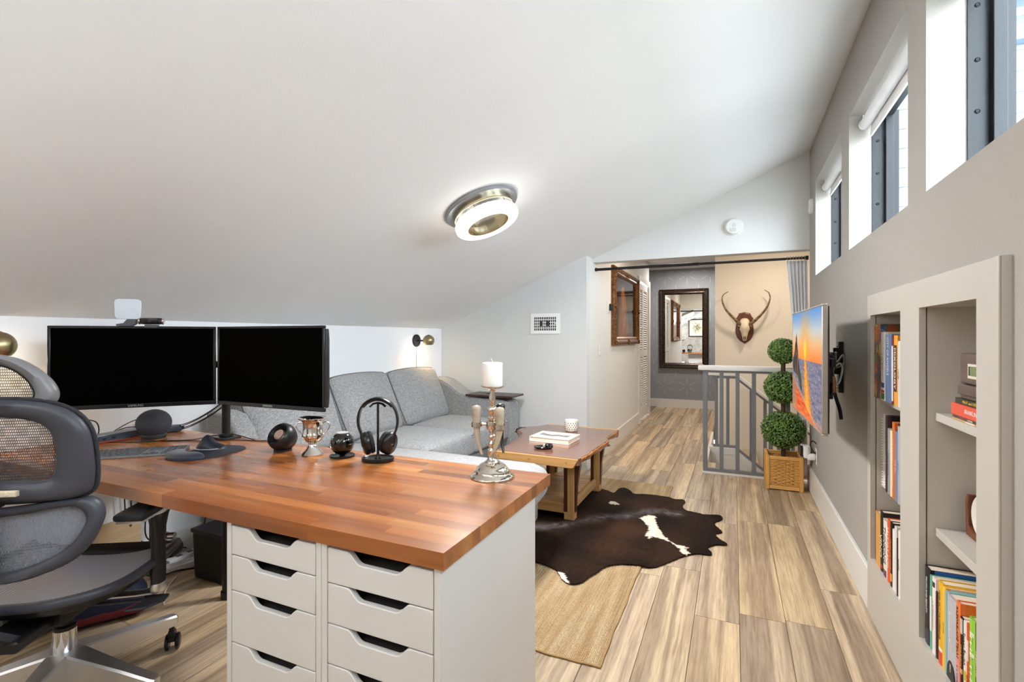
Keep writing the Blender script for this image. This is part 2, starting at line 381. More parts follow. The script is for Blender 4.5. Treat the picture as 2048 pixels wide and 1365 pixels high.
# wallpaper print: dashes on a hexagonal lattice, laid on as ink
dash = MB(); h = 0.43; cell = 0.37
for r_ in range(-1, 9):
    for c_ in range(-1, 12):
        cx = -2.4 + c_ * cell + (0 if r_ % 2 == 0 else cell / 2); cz = 0.05 + r_ * cell * 0.866
        for k in range(6):
            a = k * PI / 3 + PI / 6; 
            p0 = Vector((cx + 0.055 * math.cos(a), cz + 0.055 * math.sin(a))); p1 = Vector((cx + 0.155 * math.cos(a), cz + 0.155 * math.sin(a)))
            d = (p1 - p0).normalized(); n = Vector((-d.y, d.x)) * 0.0028
            q = [p0 + n, p0 - n, p1 - n, p1 + n]
            if all(-1.9 < w.x < 1.2 and 0.15 < w.y < 2.39 for w in q): dash.quad(*[(w.x, 8.9992, w.y) for w in q])
o = dash.build('printed_dash_pattern', mat('wallpaper_ink', '#c2beb6', rough=0.5, metal=0.0), whf); o['kind'] = 'stuff'
# back wall behind the camera, seen only in the hall mirror
BW = N('stone_print_wallpaper'); vo = BW.add('ShaderNodeTexVoronoi', feature='DISTANCE_TO_EDGE', i_Scale=9.0); BW.link(BW.coord((1, 1, 1.6)), vo.inputs['Vector'])
vo2 = BW.add('ShaderNodeTexNoise', i_Scale=7.0, i_Detail=5.0); BW.link(BW.coord(), vo2.inputs['Vector'])
BW.link(BW.mix(BW.ramp(vo.outputs[0], [(0.0, (0, 0, 0, 1)), (0.06, (1, 1, 1, 1))]), lin('#9d9a97'), BW.ramp(vo2.outputs[0], [(0.3, lin('#b9b5b0')), (0.7, lin('#dbd8d3'))])), BW.b.inputs['Base Color']); BW.b.inputs['Roughness'].default_value = 0.7
struct(bx('wall_back', BW.m, None, -2.92, 0.70, -1.42, -1.30, 0, 2.8))
# baseboards and trim
struct(bx('baseboard_right', TRIM, None, 0.545, XR, 2.667, 4.655, 0.0, 0.186, bevel=0.003)); struct(bx('baseboard_right_near', TRIM, None, 0.545, XR, -1.3, 1.455, 0.0, 0.186))
struct(bx('baseboard_hall_left', TRIM, None, -1.235, -1.218, 4.43, 7.08, 0, 0.155, bevel=0.003)); struct(bx('baseboard_hall_far', TRIM, None, -2.4, 1.8, 8.982, 9.0, 0, 0.14))
struct(bx('baseboard_vent_end', TRIM, None, -2.80, -1.235, 4.413, 4.43, 0, 0.155)); struct(bx('baseboard_left', TRIM, None, -2.80, -2.783, -1.3, 4.43, 0, 0.155))
dt = MB(); dt.box(-1.235, -1.213, 7.08, 7.155, 0, 2.095); dt.box(-1.235, -1.213, 8.0, 8.09, 0, 2.095); dt.box(-1.235, -1.213, 7.155, 8.0, 2.03, 2.095)
struct(dt.build('trim_door_casing', TRIM))
# louvered bifold door
d1 = struct(bx('door_1', TRIM, None, -1.275, -1.272, 7.156, 7.999, 0.012, 2.012))
for k, (ya, yb) in enumerate(((7.16, 7.572), (7.58, 7.995))):
    leaf = MB()
    leaf.box(-1.272, -1.243, ya, ya + 0.05, 0.02, 2.005); leaf.box(-1.272, -1.243, yb - 0.05, yb, 0.02, 2.005)
    for za, zb in ((0.02, 0.16), (0.93, 1.03), (1.92, 2.005)): leaf.box(-1.272, -1.243, ya + 0.05, yb - 0.05, za, zb)
    lf = leaf.build('door_leaf', TRIM, d1)
    sl = MB()
    for za, zb in ((0.17, 0.93), (1.04, 1.92)):
        z = za
        while z < zb - 0.03:
            sl.prism([(-1.270, z + 0.030), (-1.266, z + 0.034), (-1.246, z + 0.008), (-1.250, z + 0.002)], ya + 0.05, yb - 0.05, yx); z += 0.034
    s_ = sl.build('louver_slats', TRIM, lf); s_['kind'] = 'stuff'
# windows
ALU = mat('grey_painted_aluminium', '#15171b', rough=0.45, var=0.08, bump=0.05); GLASS = N('window_glass'); 
tr = GLASS.add('ShaderNodeBsdfTransparent'); gl = GLASS.add('ShaderNodeBsdfGlossy', i_Roughness=0.02); mx = GLASS.add('ShaderNodeMixShader'); fr = GLASS.add('ShaderNodeFresnel', i_IOR=1.3)
ge = GLASS.add('ShaderNodeNewGeometry'); mm = GLASS.add('ShaderNodeMath', operation='MINIMUM'); GLASS.link(fr.outputs[0], mm.inputs[0]); mm.inputs[1].default_value = 0.25
ms = GLASS.add('ShaderNodeMath', operation='SUBTRACT', use_clamp=True); GLASS.link(mm.outputs[0], ms.inputs[0]); GLASS.link(ge.outputs['Backfacing'], ms.inputs[1]); GLASS.link(ms.outputs[0], mx.inputs[0]); GLASS.link(tr.outputs[0], mx.inputs[1]); GLASS.link(gl.outputs[0], mx.inputs[2]); GLASS.link(mx.outputs[0], GLASS.out.inputs[0]); tr.inputs[0].default_value = (0.93, 0.96, 0.97, 1)
SCREW = mat('dark_screw', '#2b2c30', rough=0.35, metal=0.8)
for i, (a, b) in enumerate(WIN):
    f = MB(); e = 0.006
    for (y0, y1, z0, z1) in ((a, a + e, ZS, ZT), (b - e, b, ZS, ZT), (a + e, b - e, ZS, ZS + e), (a + e, b - e, ZT - e, ZT)): f.box(0.665, 0.706, y0, y1, z0, z1)
    for (y0, y1, z0, z1) in ((a, a + 0.004, ZS, ZT), (b - 0.004, b, ZS, ZT)): f.box(0.7, 0.78, y0, y1, z0, z1)
    w = struct(f.build('window_%d' % i if i else 'window_4', ALU))
    g = MB()
    for (y0, y1, z0, z1) in ((a, a + 0.003, ZS, ZT), (b - 0.003, b, ZS, ZT)): g.box(0.706, 0.72, y0, y1, z0, z1)
    g.build('dark_gap_strip', DARKV, w)  # dark strips stand in for the shaded gap at each jamb
    g = MB(); sw = 0.03
    for (y0, y1, z0, z1) in ((a, a + sw, ZS, ZT), (b - sw, b, ZS, ZT), (a + sw, b - sw, ZS, ZS + sw), (a + sw, b - sw, ZT - sw, ZT)): g.box(0.718, 0.752, y0, y1, z0, z1)
    sa = g.build('sash', ALU, w, bevel=0.002)
    bx('glass_pane', GLASS.m, sa, 0.734, 0.738, a + sw - 0.004, b - sw + 0.004, ZS + sw - 0.004, ZT - sw + 0.004)
    if i:
        for z in (1.75, 1.92, 2.08, 2.25):
            sc = MB(); Mx = Matrix.Translation((0.688, b - e, z)) @ Matrix.Rotation(PI / 2, 4, 'X')
            sc.lathe([(0.0075, 0), (0.0075, 0.001), (0.004, 0.003), (0.001, 0.0025)], 12, Mx); sc.box(-0.004, 0.004, -0.001, 0.001, 0.0025, 0.0035, Mx); sc.box(-0.001, 0.001, -0.004, 0.004, 0.0025, 0.0035, Mx)
            sc.build('screw', SCREW, w)
    struct(bx('trim_%d' % (10 + i), mat('reveal_white', '#eceded', rough=0.6), None, XR + 0.002, 0.664, a, b, ZS - 0.001, ZS + 0.001))
# neighbouring bump-out with lap siding, seen through the windows
SID = mat('white_lap_siding', '#8e9194', rough=0.6, var=0.03, bump=0.05)
we = struct(bx('wall_outside', SID, None, 0.80, 4.2, 4.62, 4.66, -0.5, 3.3))
z = 0.6
while z < 3.25:
    m_ = MB(); m_.prism([(4.618, z), (4.592, z), (4.606, z + 0.146), (4.618, z + 0.146)], 0.80, 4.2, Matrix(((0, 0, 1, 0), (1, 0, 0, 0), (0, 1, 0, 0), (0, 0, 0, 1)))); m_.build('siding_board', SID, we); z += 0.146
BLG = mat('blue_grey_fascia', '#69788a', rough=0.5)
bx('eave_fascia', BLG, we, 0.8, 4.3, 4.50, 4.618, 3.26, 3.42); bx('eave_trim', TRIM, we, 0.8, 4.3, 4.47, 4.618, 3.42, 3.46); bx('eave_gutter', BLG, we, 0.8, 4.3, 4.30, 4.618, 3.46, 3.62); bx('eave_roof', TRIM, we, 0.8, 4.3, 4.2, 5.2, 3.62, 3.68)
struct(bx('trim_outside_ground', mat('pale_concrete_ground', '#b3b1ad', rough=0.9), None, 0.9, 30, -20, 30, -0.6, -0.5))
# ------------------------------------------------------------------ desk
ST = wood('butcher_block_stave', ['#7e4722', '#a9622f', '#c07a3d', '#8f5228', '#cf8f4e', '#b06a33', '#d79b5a'], 'x', rough=0.27, rand=0.6, grain=0.65, coat=0.12)
dk = thing('desk_worktop', 'long butcher-block wooden desktop carried by the white drawer units', 'desk', (-0.588, 0.939, 0))
DL, DD = 2.205, 0.698
R = random.Random(5); ny = 16; w_ = DD / ny
for j in range(ny):
    xx = 0.0; first = True
    while xx > -DL + 0.01:
        L = R.uniform(0.25, 0.62) * (R.uniform(0.4, 1) if first else 1); first = False; x2 = max(-DL, xx - L)
        if x2 + DL < 0.12: x2 = -DL
        p = MB(); dz = R.uniform(-0.00004, 0.00004)
        p.box(x2, xx, j * w_, (j + 1) * w_, 0.70, 0.74 + dz); p.build('stave', ST, dk); xx = x2
leg = MB(); 
leg.cyl((-1.575, 0.626, 0.035), (-1.575, 0.626, 0.692), 0.021, n=20); leg.cyl((-1.575, 0.626, 0), (-1.575, 0.626, 0.035), 0.027, n=20); leg.box(-1.64, -1.51, 0.565, 0.687, 0.690, 0.70)
leg.build('leg', BLACKM, dk, smooth=True)
leg = MB(); leg.cyl((-2.13, 0.626, 0.0), (-2.13, 0.626, 0.692), 0.021, n=20); leg.box(-2.19, -2.07, 0.565, 0.687, 0.690, 0.70); leg.build('leg', BLACKM, dk, smooth=True)
WL_ = mat('white_foil_board', '#d3d1cf', rough=0.35, var=0.01); WIN_ = mat('drawer_interior_shade', '#3a3836', rough=0.8)  # drawer insides coloured dark for the shade behind the grips
def drawer_unit(x0, label, seams):
    t = thing('drawer_unit', label, 'drawer unit', (x0, 0.948, 0), 0, 'white drawer units under the desk')
    w, d, H_ = 0.355, 0.58, 0.6985
    b = MB(); b.box(0, 0.018, 0, d, 0, H_); b.box(w - 0.018, w, 0, d, 0, H_); b.box(0.018, w - 0.018, 0.02, d, H_ - 0.012, H_); b.box(0.018, w - 0.018, d - 0.012, d, 0, H_ - 0.012); b.box(0.018, w - 0.018, 0.012, d, 0.0, 0.055)
    b.build('body', WL_, t, bevel=0.0015)
    xa, xb = 0.0205, w - 0.0205; W_ = xb - xa
    for k in range(len(seams) - 1):
        zt, zb = seams[k] - 0.0015, seams[k + 1] + 0.0015
        dr = MB(); c = (xa + xb) / 2; dep = 0.027
        def prof(u):        # scooped grip in the top edge
            u = abs(u)
            if u > 0.30: return 0.0
            if u < 0.17: return dep
            q = (0.30 - u) / 0.13; return dep * (q * q * (3 - 2 * q))
        top = [(c + W_ * u, zt - prof(u)) for u in [-0.30, -0.275, -0.25, -0.225, -0.2, -0.17, 0, 0.17, 0.2, 0.225, 0.25, 0.275, 0.30]]
        poly = [(xa, zb), (xb, zb), (xb, zt)] + top[::-1] + [(xa, zt)]
        dr.prism(poly, 0.0, 0.017, Matrix(((1, 0, 0, 0), (0, 0, 1, 0), (0, 1, 0, 0), (0, 0, 0, 1))))
        f = dr.build('drawer_front', WL_, t, bevel=0.0022, smooth=True)
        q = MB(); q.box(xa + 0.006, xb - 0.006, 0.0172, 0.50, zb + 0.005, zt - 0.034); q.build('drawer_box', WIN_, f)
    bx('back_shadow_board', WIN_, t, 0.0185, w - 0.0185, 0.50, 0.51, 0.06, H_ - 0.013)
    return t
drawer_unit(-1.312, 'white drawer unit under the desk nearer the office chair, with deeper lower drawers', [0.690, 0.607, 0.507, 0.361, 0.215, 0.062])
drawer_unit(-0.956, 'white drawer unit carrying the right end of the desk, all drawers shallow', [0.690, 0.600, 0.498, 0.396, 0.290, 0.180, 0.062])
# ------------------------------------------------------------------ monitors and their pole
SCR = mat('black_screen', '#010101', rough=0.5, var=0.0, spec=0.02); BEZ = mat('dark_bezel', '#17181b', rough=0.22, var=0.05)
SILV = mat('silver_print', '#b9bcc0', rough=0.3, metal=0.6)
def monitor(label, pL, pR, zL, zH):
    pL, pR = Vector(pL), Vector(pR); d = (pR - pL); w = d.length; a = math.atan2(d.y, d.x); h_ = zH - zL
    t = thing('monitor', label, 'monitor', ((pL.x + pR.x) / 2, (pL.y + pR.y) / 2, zL), a, 'dual monitors on the desk')
    b = MB(); e = 0.011; hw = w / 2
    b.box(-hw, hw, 0.0, 0.012, 0, 0.018); b.box(-hw, hw, 0, 0.012, h_ - e, h_); b.box(-hw, -hw + e, 0, 0.012, 0.018, h_ - e); b.box(hw - e, hw, 0, 0.012, 0.018, h_ - e)
    b.build('bezel', BEZ, t, bevel=0.002, smooth=True)
    bx('screen', SCR, t, -hw + e, hw - e, 0.003, 0.010, 0.018, h_ - e)
    c = MB(); c.puff((0, 0.03, h_ / 2), (w * 0.97, 0.04, h_ * 0.95), 0.015, n=5); c.build('back_shell', BLACKP, t, smooth=True)
    lettering('SAMSUNG', 0.013, SILV, t, (0, -0.0006, 0.009), (1, 0, 0), (0, 0, 1), width=0.055)
    return t
pM = (-2.147, 1.502); pLL = (-2.573, 1.07); pRR = (-1.517, 1.518)
u1 = (Vector(pM) - Vector(pLL)).normalized() * 0.003; u2 = (Vector(pRR) - Vector(pM)).normalized() * 0.003
monitor('black monitor nearer the office chair, with the webcam clipped on top', pLL, Vector(pM) - u1, 0.915, 1.268)
monitor('black monitor standing in front of the grey sofa, with no webcam', Vector(pM) + u2, pRR, 0.915, 1.268)
ms = thing('monitor_stand', 'black pole stand holding both monitors, clamped to the desk rear', 'stand', (-2.205, 1.590, 0.741))
b = MB(); b.cyl((0, 0, 0.008), (0, 0, 0.40), 0.0185, n=24); b.build('pole', BLACKM, ms, smooth=True)
b = MB(); b.box(-0.055, 0.055, -0.045, 0.04, 0, 0.008); b.lathe([(0.03, 0.008), (0.03, 0.02), (0.019, 0.024)], 20); b.build('base', BLACKM, ms, bevel=0.002)
for s_, q in ((-1, (-0.14, -0.18)), (1, (0.27, 0.002))):
    b = MB(); b.tube([(0, 0, 0.35), (q[0] * 0.6, q[1] * 0.6 + 0.03, 0.35), (q[0], q[1], 0.35)], 0.016, 10)
    b.lathe([(0.03, 0.325), (0.03, 0.375)], 20); b.build('arm', BLACKM, ms, smooth=True)
# webcam and little panel light on the left monitor's top edge
aL = math.atan2(pM[1] - pLL[1], pM[0] - pLL[0])
wc = thing('webcam', 'black webcam clipped on top of the left monitor', 'webcam', (-2.318, 1.325, 1.2690), aL)
b = MB(); b.puff((0, 0.0, 0.021), (0.092, 0.028, 0.028), 0.0135, n=8); b.build('body', BLACKP, wc, smooth=True)
b = MB(); b.puff((-0.004, -0.0135, 0.021), (0.062, 0.006, 0.022), 0.002, n=4); b.build('face_panel', mat('gloss_black', '#050506', rough=0.08), wc, smooth=True)
b = MB(); b.lathe([(0.0085, 0), (0.0085, 0.002), (0.006, 0.003), (0.001, 0.0025)], 20, Matrix.Translation((-0.004, -0.0165, 0.021)) @ Matrix.Rotation(PI / 2, 4, 'X')); b.build('lens', mat('lens_glass', '#20242c', rough=0.05), wc, smooth=True)
for xx in (0.043, -0.043):
    b = MB(); b.cyl((xx - 0.003, 0, 0.021), (xx + 0.003, 0, 0.021), 0.0141, n=20); b.build('silver_band', CHROME, wc, smooth=True)
b = MB(); b.box(-0.025, 0.02, -0.006, 0.03, 0, 0.006); b.box(-0.025, 0.02, -0.006, -0.0012, -0.006, 0.001); b.build('clip', mat('grey_clip', '#55565a', rough=0.5), wc)
lp = thing('panel_light', 'small white square panel light standing behind the left monitor top', 'lamp', (-2.368, 1.275, 1.2685), aL)
b = MB(); rr = []
for (qx, qz, a0) in ((1, 1, 0), (-1, 1, 1), (-1, -1, 2), (1, -1, 3)):
    for k in range(6):
        a = (a0 + k / 5) * PI / 2; zz = 0.073 + qz * 0.027 + 0.017 * math.sin(a); rr.append(((-0.022 + (qx * 0.032 + 0.017 * math.cos(a)) * (0.93 + 0.07 * (zz - 0.029) / 0.088)), zz))
b.prism(rr, 0.018, 0.030, yx)
b.build('diffuser', mat('soft_white_diffuser', '#d4dae1', rough=0.5, emit='#e9f1fa', estr=0.02), lp, bevel=0.002)
b = MB(); b.prism([(-0.055, 0.0), (-0.002, 0.0), (0.012, 0.01), (0.012, 0.030), (-0.016, 0.030), (-0.03, 0.012), (-0.055, 0.008)], -0.008, 0.030, yx); b.build('bracket', mat('grey_clip', '#77787c'), lp, bevel=0.001)
# ------------------------------------------------------------------ things on the desk
ZD = 0.7402
FAB = mat('black_knit_fabric', '#3d3e46', rough=0.9, var=0.25, vscale=300, bump=0.25, bscale=900)
ec = thing('smart_speaker', 'dark fabric ball-shaped smart speaker standing below the left monitor', 'speaker', (-2.513, 1.446, ZD))
b = MB(); b.sphere((0, 0, 0.072), (0.072, 0.072, 0.065), 32, 20); b.build('fabric_shell', FAB, ec, smooth=True)
b = MB(); b.lathe([(0.046, 0), (0.05, 0.004), (0.052, 0.016), (0.045, 0.022)], 28); b.build('base', mat('grey_rubber', '#33363a', rough=0.5), ec, smooth=True)
e2 = thing('smart_speaker', 'brown-grey round speaker half hidden behind the office chair back', 'speaker', (-2.60, 1.16, ZD))
b = MB(); b.lathe([(0.001, 0), (0.045, 0.0), (0.052, 0.01), (0.055, 0.05), (0.05, 0.085), (0.03, 0.10), (0.001, 0.103)], 28); b.build('fabric_shell', mat('brown_grey_knit', '#7d6a58', rough=0.9, bump=0.2, bscale=700), e2, smooth=True)
b = MB(); b.lathe([(0.04, -0.0001), (0.048, 0.001), (0.056, 0.012), (0.053, 0.014)], 28); b.build('base_ring', BLACKP, e2, smooth=True)
dc = thing('docking_station', 'long blue-grey dock with ports lying at the rear of the desk', 'dock', (-2.655, 1.375, ZD), math.radians(97))
b = MB(); b.box(-0.15, 0.15, -0.035, 0.035, 0, 0.034); b.build('case', mat('grey_aluminium', '#7f8288', rough=0.35, metal=0.7), dc, bevel=0.004)
bx('front_panel', mat('blue_grey_plastic', '#46505f', rough=0.45), dc, -0.148, 0.148, -0.0362, -0.0345, 0.003, 0.031)
for xx in (-0.12, -0.09, -0.05): bx('port', BLACKP, dc, xx - 0.008, xx + 0.008, -0.0368, -0.036, 0.012, 0.02)
ad_ = thing('power_adapter', 'small dark power adapter beside the round fabric speaker', 'adapter', (-2.61, 1.555, ZD), 1.3)
b = MB(); b.puff((0, 0, 0.016), (0.13, 0.055, 0.032), 0.006, n=5); b.build('case', mat('dark_blue_grey', '#3a4250', rough=0.5), ad_, smooth=True); bx('plug', BLACKP, ad_, 0.064, 0.08, -0.012, 0.012, 0.008, 0.022)
# keyboard
aK = math.atan2(1.2835 - 1.0736, -2.06 + 2.3018)
kb = thing('keyboard', 'slim grey full-size keyboard angled on the desk', 'keyboard', (-2.06, 1.2835, ZD), aK)
b = MB(); b.prism([(0, 0), (0.128, 0), (0.128, 0.014), (0, 0.007)], -0.43, 0.0, Matrix(((0, 0, 1, 0), (1, 0, 0, 0), (0, 1, 0, 0), (0, 0, 0, 1)))); b.build('case', mat('grey_keyboard_case', '#76787d', rough=0.4), kb, bevel=0.002)
KEY = mat('dark_grey_key', '#4a4c52', rough=0.5, var=0.05)
def key(x0, x1, r_, rs=1):
    y0 = 0.010 + r_ * 0.019; y1 = y0 + 0.019 * rs - 0.0035
    zz = 0.007 + 0.007 * y0 / 0.128; zz1 = 0.007 + 0.007 * y1 / 0.128
    q = MB(); q.v = [(x0, y0, zz), (x1, y0, zz), (x1, y1, zz1), (x0, y1, zz1), (x0 + 0.0012, y0 + 0.0012, zz + 0.0028), (x1 - 0.0012, y0 + 0.0012, zz + 0.0028), (x1 - 0.0012, y1 - 0.0012, zz1 + 0.0028), (x0 + 0.0012, y1 - 0.0012, zz1 + 0.0028)]
    q.f = [(4, 5, 6, 7), (0, 1, 5, 4), (1, 2, 6, 5), (2, 3, 7, 6), (3, 0, 4, 7)]; q.build('key', KEY, kb)
rowsK = [[1.25, 1.25, 1.25, 6, 1.25, 1.25, 1.25, 1.5], [2.25] + [1] * 10 + [2.75], [1.75] + [1] * 11 + [2.25], [1.5] + [1] * 12 + [1.5], [1] * 13 + [2], [1] * 15]
for r_, ws in enumerate(rowsK):
    x_ = -0.422
    for k in ws:
        key(x_ + 0.001, x_ + k * 0.0187 - 0.0022, r_); x_ += k * 0.0187
for r_ in range(6):
    for c_ in range(3):
        if r_ == 2 or (r_ == 1 and c_ != 1): continue
        key(-0.136 + c_ * 0.0187, -0.136 + c_ * 0.0187 + 0.0165, r_)
    for c_ in range(4): key(-0.074 + c_ * 0.0178, -0.074 + c_ * 0.0178 + 0.0156, r_)
# mouse mat with wrist rest, and mouse
MP = [(-2.031, 1.218), (-1.985, 1.205), (-1.926, 1.228), (-1.893, 1.278), (-1.885, 1.36), (-1.900, 1.452), (-1.94, 1.484), (-1.99, 1.487), (-2.045, 1.463), (-2.074, 1.40), (-2.076, 1.345), (-2.048, 1.272)]
mcx, mcy = -1.985, 1.335; MPo = catmull([(x - mcx, y - mcy, 0) for x, y in MP], 48)
mp_ = thing('mouse_mat', 'black mouse mat with a padded wrist rest beside the keyboard', 'mouse mat', (mcx, mcy, ZD))
b = MB(); b.prism([(p.x, p.y) for p in MPo], 0, 0.005); b.build('mat', mat('black_rubber_cloth', '#2b2d36', rough=0.8, bump=0.1, bscale=500), mp_)
WR = [(-0.105, -0.045), (-0.085, -0.1), (-0.046, -0.12), (0.0, -0.128), (0.055, -0.112), (0.085, -0.065), (0.06, -0.045), (0.02, -0.062), (-0.03, -0.055), (-0.07, -0.03)]
wo = catmull([(x, y, 0) for x, y in WR], 40); wcx = sum(p.x for p in wo) / 40; wcy = sum(p.y for p in wo) / 40
b = MB(); b.rings([[Vector((wcx + (p.x - wcx) * sc, wcy + (p.y - wcy) * sc, z)) for p in wo] for sc, z in ((1, 0.0051), (1.0, 0.012), (0.93, 0.019), (0.72, 0.0235), (0.35, 0.025), (0.02, 0.0253))]); b.build('wrist_rest', mat('black_lycra', '#24283a', rough=0.6, sheen=0.3), mp_, smooth=True, angle=60)
mo = thing('mouse', 'dark vertical mouse with a silver band on the mouse mat', 'mouse', (-2.025, 1.392, ZD + 0.0052), math.radians(-62))
def mouse_pt(u, v):
    a = -PI / 2 + PI * v; l = -0.06 + 0.12 * u; e = math.sqrt(max(0.0, 1 - (abs(2 * u - 1)) ** 3.0))
    hgt = 0.060 * e * (0.34 + 0.66 * math.exp(-((u - 0.30) / 0.24) ** 2)); wd = 0.034 * e
    return Vector((math.sin(a) * wd + 0.012 * math.cos(a) ** 2 * -1, l, max(0.0, math.cos(a)) ** 0.8 * hgt))
b = MB(); b.grid(mouse_pt, 22, 18); b.build('shell', mat('black_blue_plastic', '#20232e', rough=0.4), mo, smooth=True)
b = MB(); b.tube([(0.040 * math.cos(a), -0.005 + 0.058 * math.sin(a), 0.005) for a in [k * PI / 12 - PI for k in range(25)]], 0.0025, 6); b.build('silver_band', mat('silver_plastic', '#c9ccd4', rough=0.3, metal=0.5), mo, smooth=True)
# cables
CBL = mat('black_cable', '#19191b', rough=0.5); WCB = mat('white_cable', '#d9d8d4', rough=0.5); REDC = mat('red_cable', '#a8352c', rough=0.5)
def cable(label, pts, r=0.0022, m=None, n=70, name='cable', cat='cable', group=None):
    p = catmull(pts, n, closed=False); o = MB().tube(p, r, 7).build(name, m or CBL, smooth=True, angle=80); return tag(o, label, cat, group)
zc = ZD + 0.003
cable('thin black cable running over the desk behind the keyboard to the right', [(-2.62, 1.29, zc), (-2.5, 1.34, zc), (-2.36, 1.44, zc), (-2.2, 1.50, zc), (-2.12, 1.56, zc), (-1.98, 1.60, zc), (-1.97, 1.634, zc)])
cable('second thin black cable arcing around the monitor pole', [(-2.44, 1.39, zc), (-2.3, 1.49, zc), (-2.2, 1.53, zc + 0.02), (-2.1, 1.55, zc + 0.03), (-2.02, 1.60, zc)])
cable('red cable lying along the blue-grey dock', [(-2.60, 1.20, zc), (-2.585, 1.30, zc + 0.004), (-2.595, 1.40, zc), (-2.60, 1.46, zc)], m=REDC)
for k, (dx, dz) in enumerate(((0, 0), (0.008, 0.008), (-0.008, 0.016), (0.0, 0.024))):
    cable(('lowest', 'second lowest', 'second highest', 'highest')[k] + ' black cable of the bundle from the monitors down to the desk rear', [(-2.225, 1.615 + dx, 0.905 + dz), (-2.33, 1.615 + dx, 0.845 + dz), (-2.45, 1.615 + dx, 0.79 + dz), (-2.56, 1.61 + dx, 0.752 + dz), (-2.645, 1.60 + dx, zc + dz), (-2.70, 1.60 + dx, zc + dz)], 0.0022, group='bundled monitor cables')
cable('black cable looping up behind the dock by the chair back', [(-2.72, 1.20, zc), (-2.73, 1.22, 0.80), (-2.735, 1.27, 0.835), (-2.735, 1.32, 0.82), (-2.735, 1.33, 0.77), (-2.73, 1.30, zc)], 0.0026)
cable('loose black cable looping above the dock beside the round speaker', [(-2.74, 1.36, zc), (-2.745, 1.42, 0.775), (-2.745, 1.48, 0.80), (-2.745, 1.54, 0.81), (-2.74, 1.6, 0.79), (-2.735, 1.62, 0.76)], 0.0022)
cable('tangled black cable lying against the wall behind the dock', [(-2.755, 1.30, zc), (-2.75, 1.40, 0.76), (-2.752, 1.47, 0.755), (-2.75, 1.53, 0.785), (-2.752, 1.56, 0.765), (-2.75, 1.45, 0.77), (-2.752, 1.38, 0.75)], 0.0026)
# round black speaker with a slanted hollow face
sp = thing('round_speaker', 'matte black ball speaker with an angled open face, left of the silver cup', 'speaker', (-1.741, 1.512, ZD), 0.0)
SPM = mat('matte_black_shell', '#1b1b1e', rough=0.38, var=0.05)
Mt = Matrix.Translation((0, 0, 0.055)) @ Matrix.Rotation(math.radians(-62), 4, Vector((-0.35, -1, 0)).cross(Vector((0, 0, 1))).normalized())
# axis of the open face points up and towards the camera's left
ax = Vector((0.0, -0.795, 0.6)).normalized(); Mt = Matrix.Translation((0, 0, 0.056)) @ ax.to_track_quat('Z', 'Y').to_matrix().to_4x4()
b = MB(); b.lathe([(0.002, -0.056), (0.025, -0.052), (0.044, -0.038), (0.056, -0.015), (0.059, 0.008), (0.054, 0.028), (0.046, 0.036), (0.042, 0.034), (0.034, 0.012), (0.030, 0.008)], 36, Mt, cap=True); b.build('shell', SPM, sp, smooth=True)
b = MB(); b.lathe([(0.022, 0.0082), (0.022, 0.028), (0.018, 0.032), (0.001, 0.033)], 24, Mt); b.build('pale_cone', mat('pale_pink_dust_cap', '#b79a8b', rough=0.4), sp, smooth=True)
b = MB(); b.tube([Mt @ Vector((0.044 * math.cos(k * PI / 18), 0.044 * math.sin(k * PI / 18), 0.0352)) for k in range(36)], 0.0018, 6, closed=True); b.build('gloss_rim', mat('gloss_black', '#050506'), sp, smooth=True)
b = MB(); b.lathe([(0.036, 0), (0.036, 0.008)], 24); b.build('foot', BLACKP, sp)
# silver loving cup
SIL = mat('polished_silver', '#dcd9d4', rough=0.07, metal=1.0, var=0.02)
cu_ = thing('trophy_cup', 'small polished silver two-handled cup between the two black balls', 'trophy', (-1.571, 1.512, ZD))
b = MB(); b.lathe([(0.001, 0), (0.042, 0.0), (0.043, 0.004), (0.040, 0.008), (0.028, 0.020), (0.018, 0.034), (0.015, 0.042), (0.019, 0.046), (0.0165, 0.050), (0.028, 0.056), (0.039, 0.066), (0.043, 0.078), (0.042, 0.086), (0.039, 0.092), (0.0385, 0.115), (0.040, 0.132), (0.047, 0.142), (0.058, 0.148), (0.060, 0.150), (0.058, 0.1515), (0.046, 0.146), (0.038, 0.134), (0.0365, 0.115), (0.037, 0.09), (0.02, 0.062), (0.001, 0.058)], 40); b.build('bowl', SIL, cu_, smooth=True)
for s_ in (-1, 1):
    dirv = Vector((0.86 * s_, 0.5 * s_, 0)).normalized()
    b = MB(); b.tube(catmull([tuple(dirv * r_ + Vector((0, 0, z_))) for r_, z_ in ((0.0395, 0.128), (0.050, 0.133), (0.062, 0.128), (0.066, 0.114), (0.058, 0.100), (0.046, 0.087), (0.041, 0.084))], 24, False), 0.0028, 8); b.build('handle', SIL, cu_, smooth=True)
b = MB()
for k in range(36):
    a = k * 2 * PI / 36; b.tube([(r_ * math.cos(a), r_ * math.sin(a), z_) for r_, z_ in ((0.026, 0.0545), (0.034, 0.061), (0.0405, 0.069), (0.0435, 0.076))], 0.0018, 5)
o = b.build('fluting', SIL, cu_, smooth=True); o['kind'] = 'stuff'
b = MB(); b.lathe([(0.020, 0.052), (0.0215, 0.0545), (0.020, 0.057)], 30); b.build('collar', SIL, cu_, smooth=True)
# engraving on the cup, following its curve: blurred capitals in the photograph
GR = mat('engraved_grey', '#8c8780', rough=0.4)
for k, ch in enumerate('BEASTED'):
    a = math.atan2(-1.512, 1.571) + (k - 3) * 0.16 - 0.05; rr = 0.0388
    lettering(ch, 0.009, GR, cu_, (rr * math.cos(a), rr * math.sin(a), 0.112), (-math.sin(a), math.cos(a), 0), (0, 0, 1), ext=0.0003)
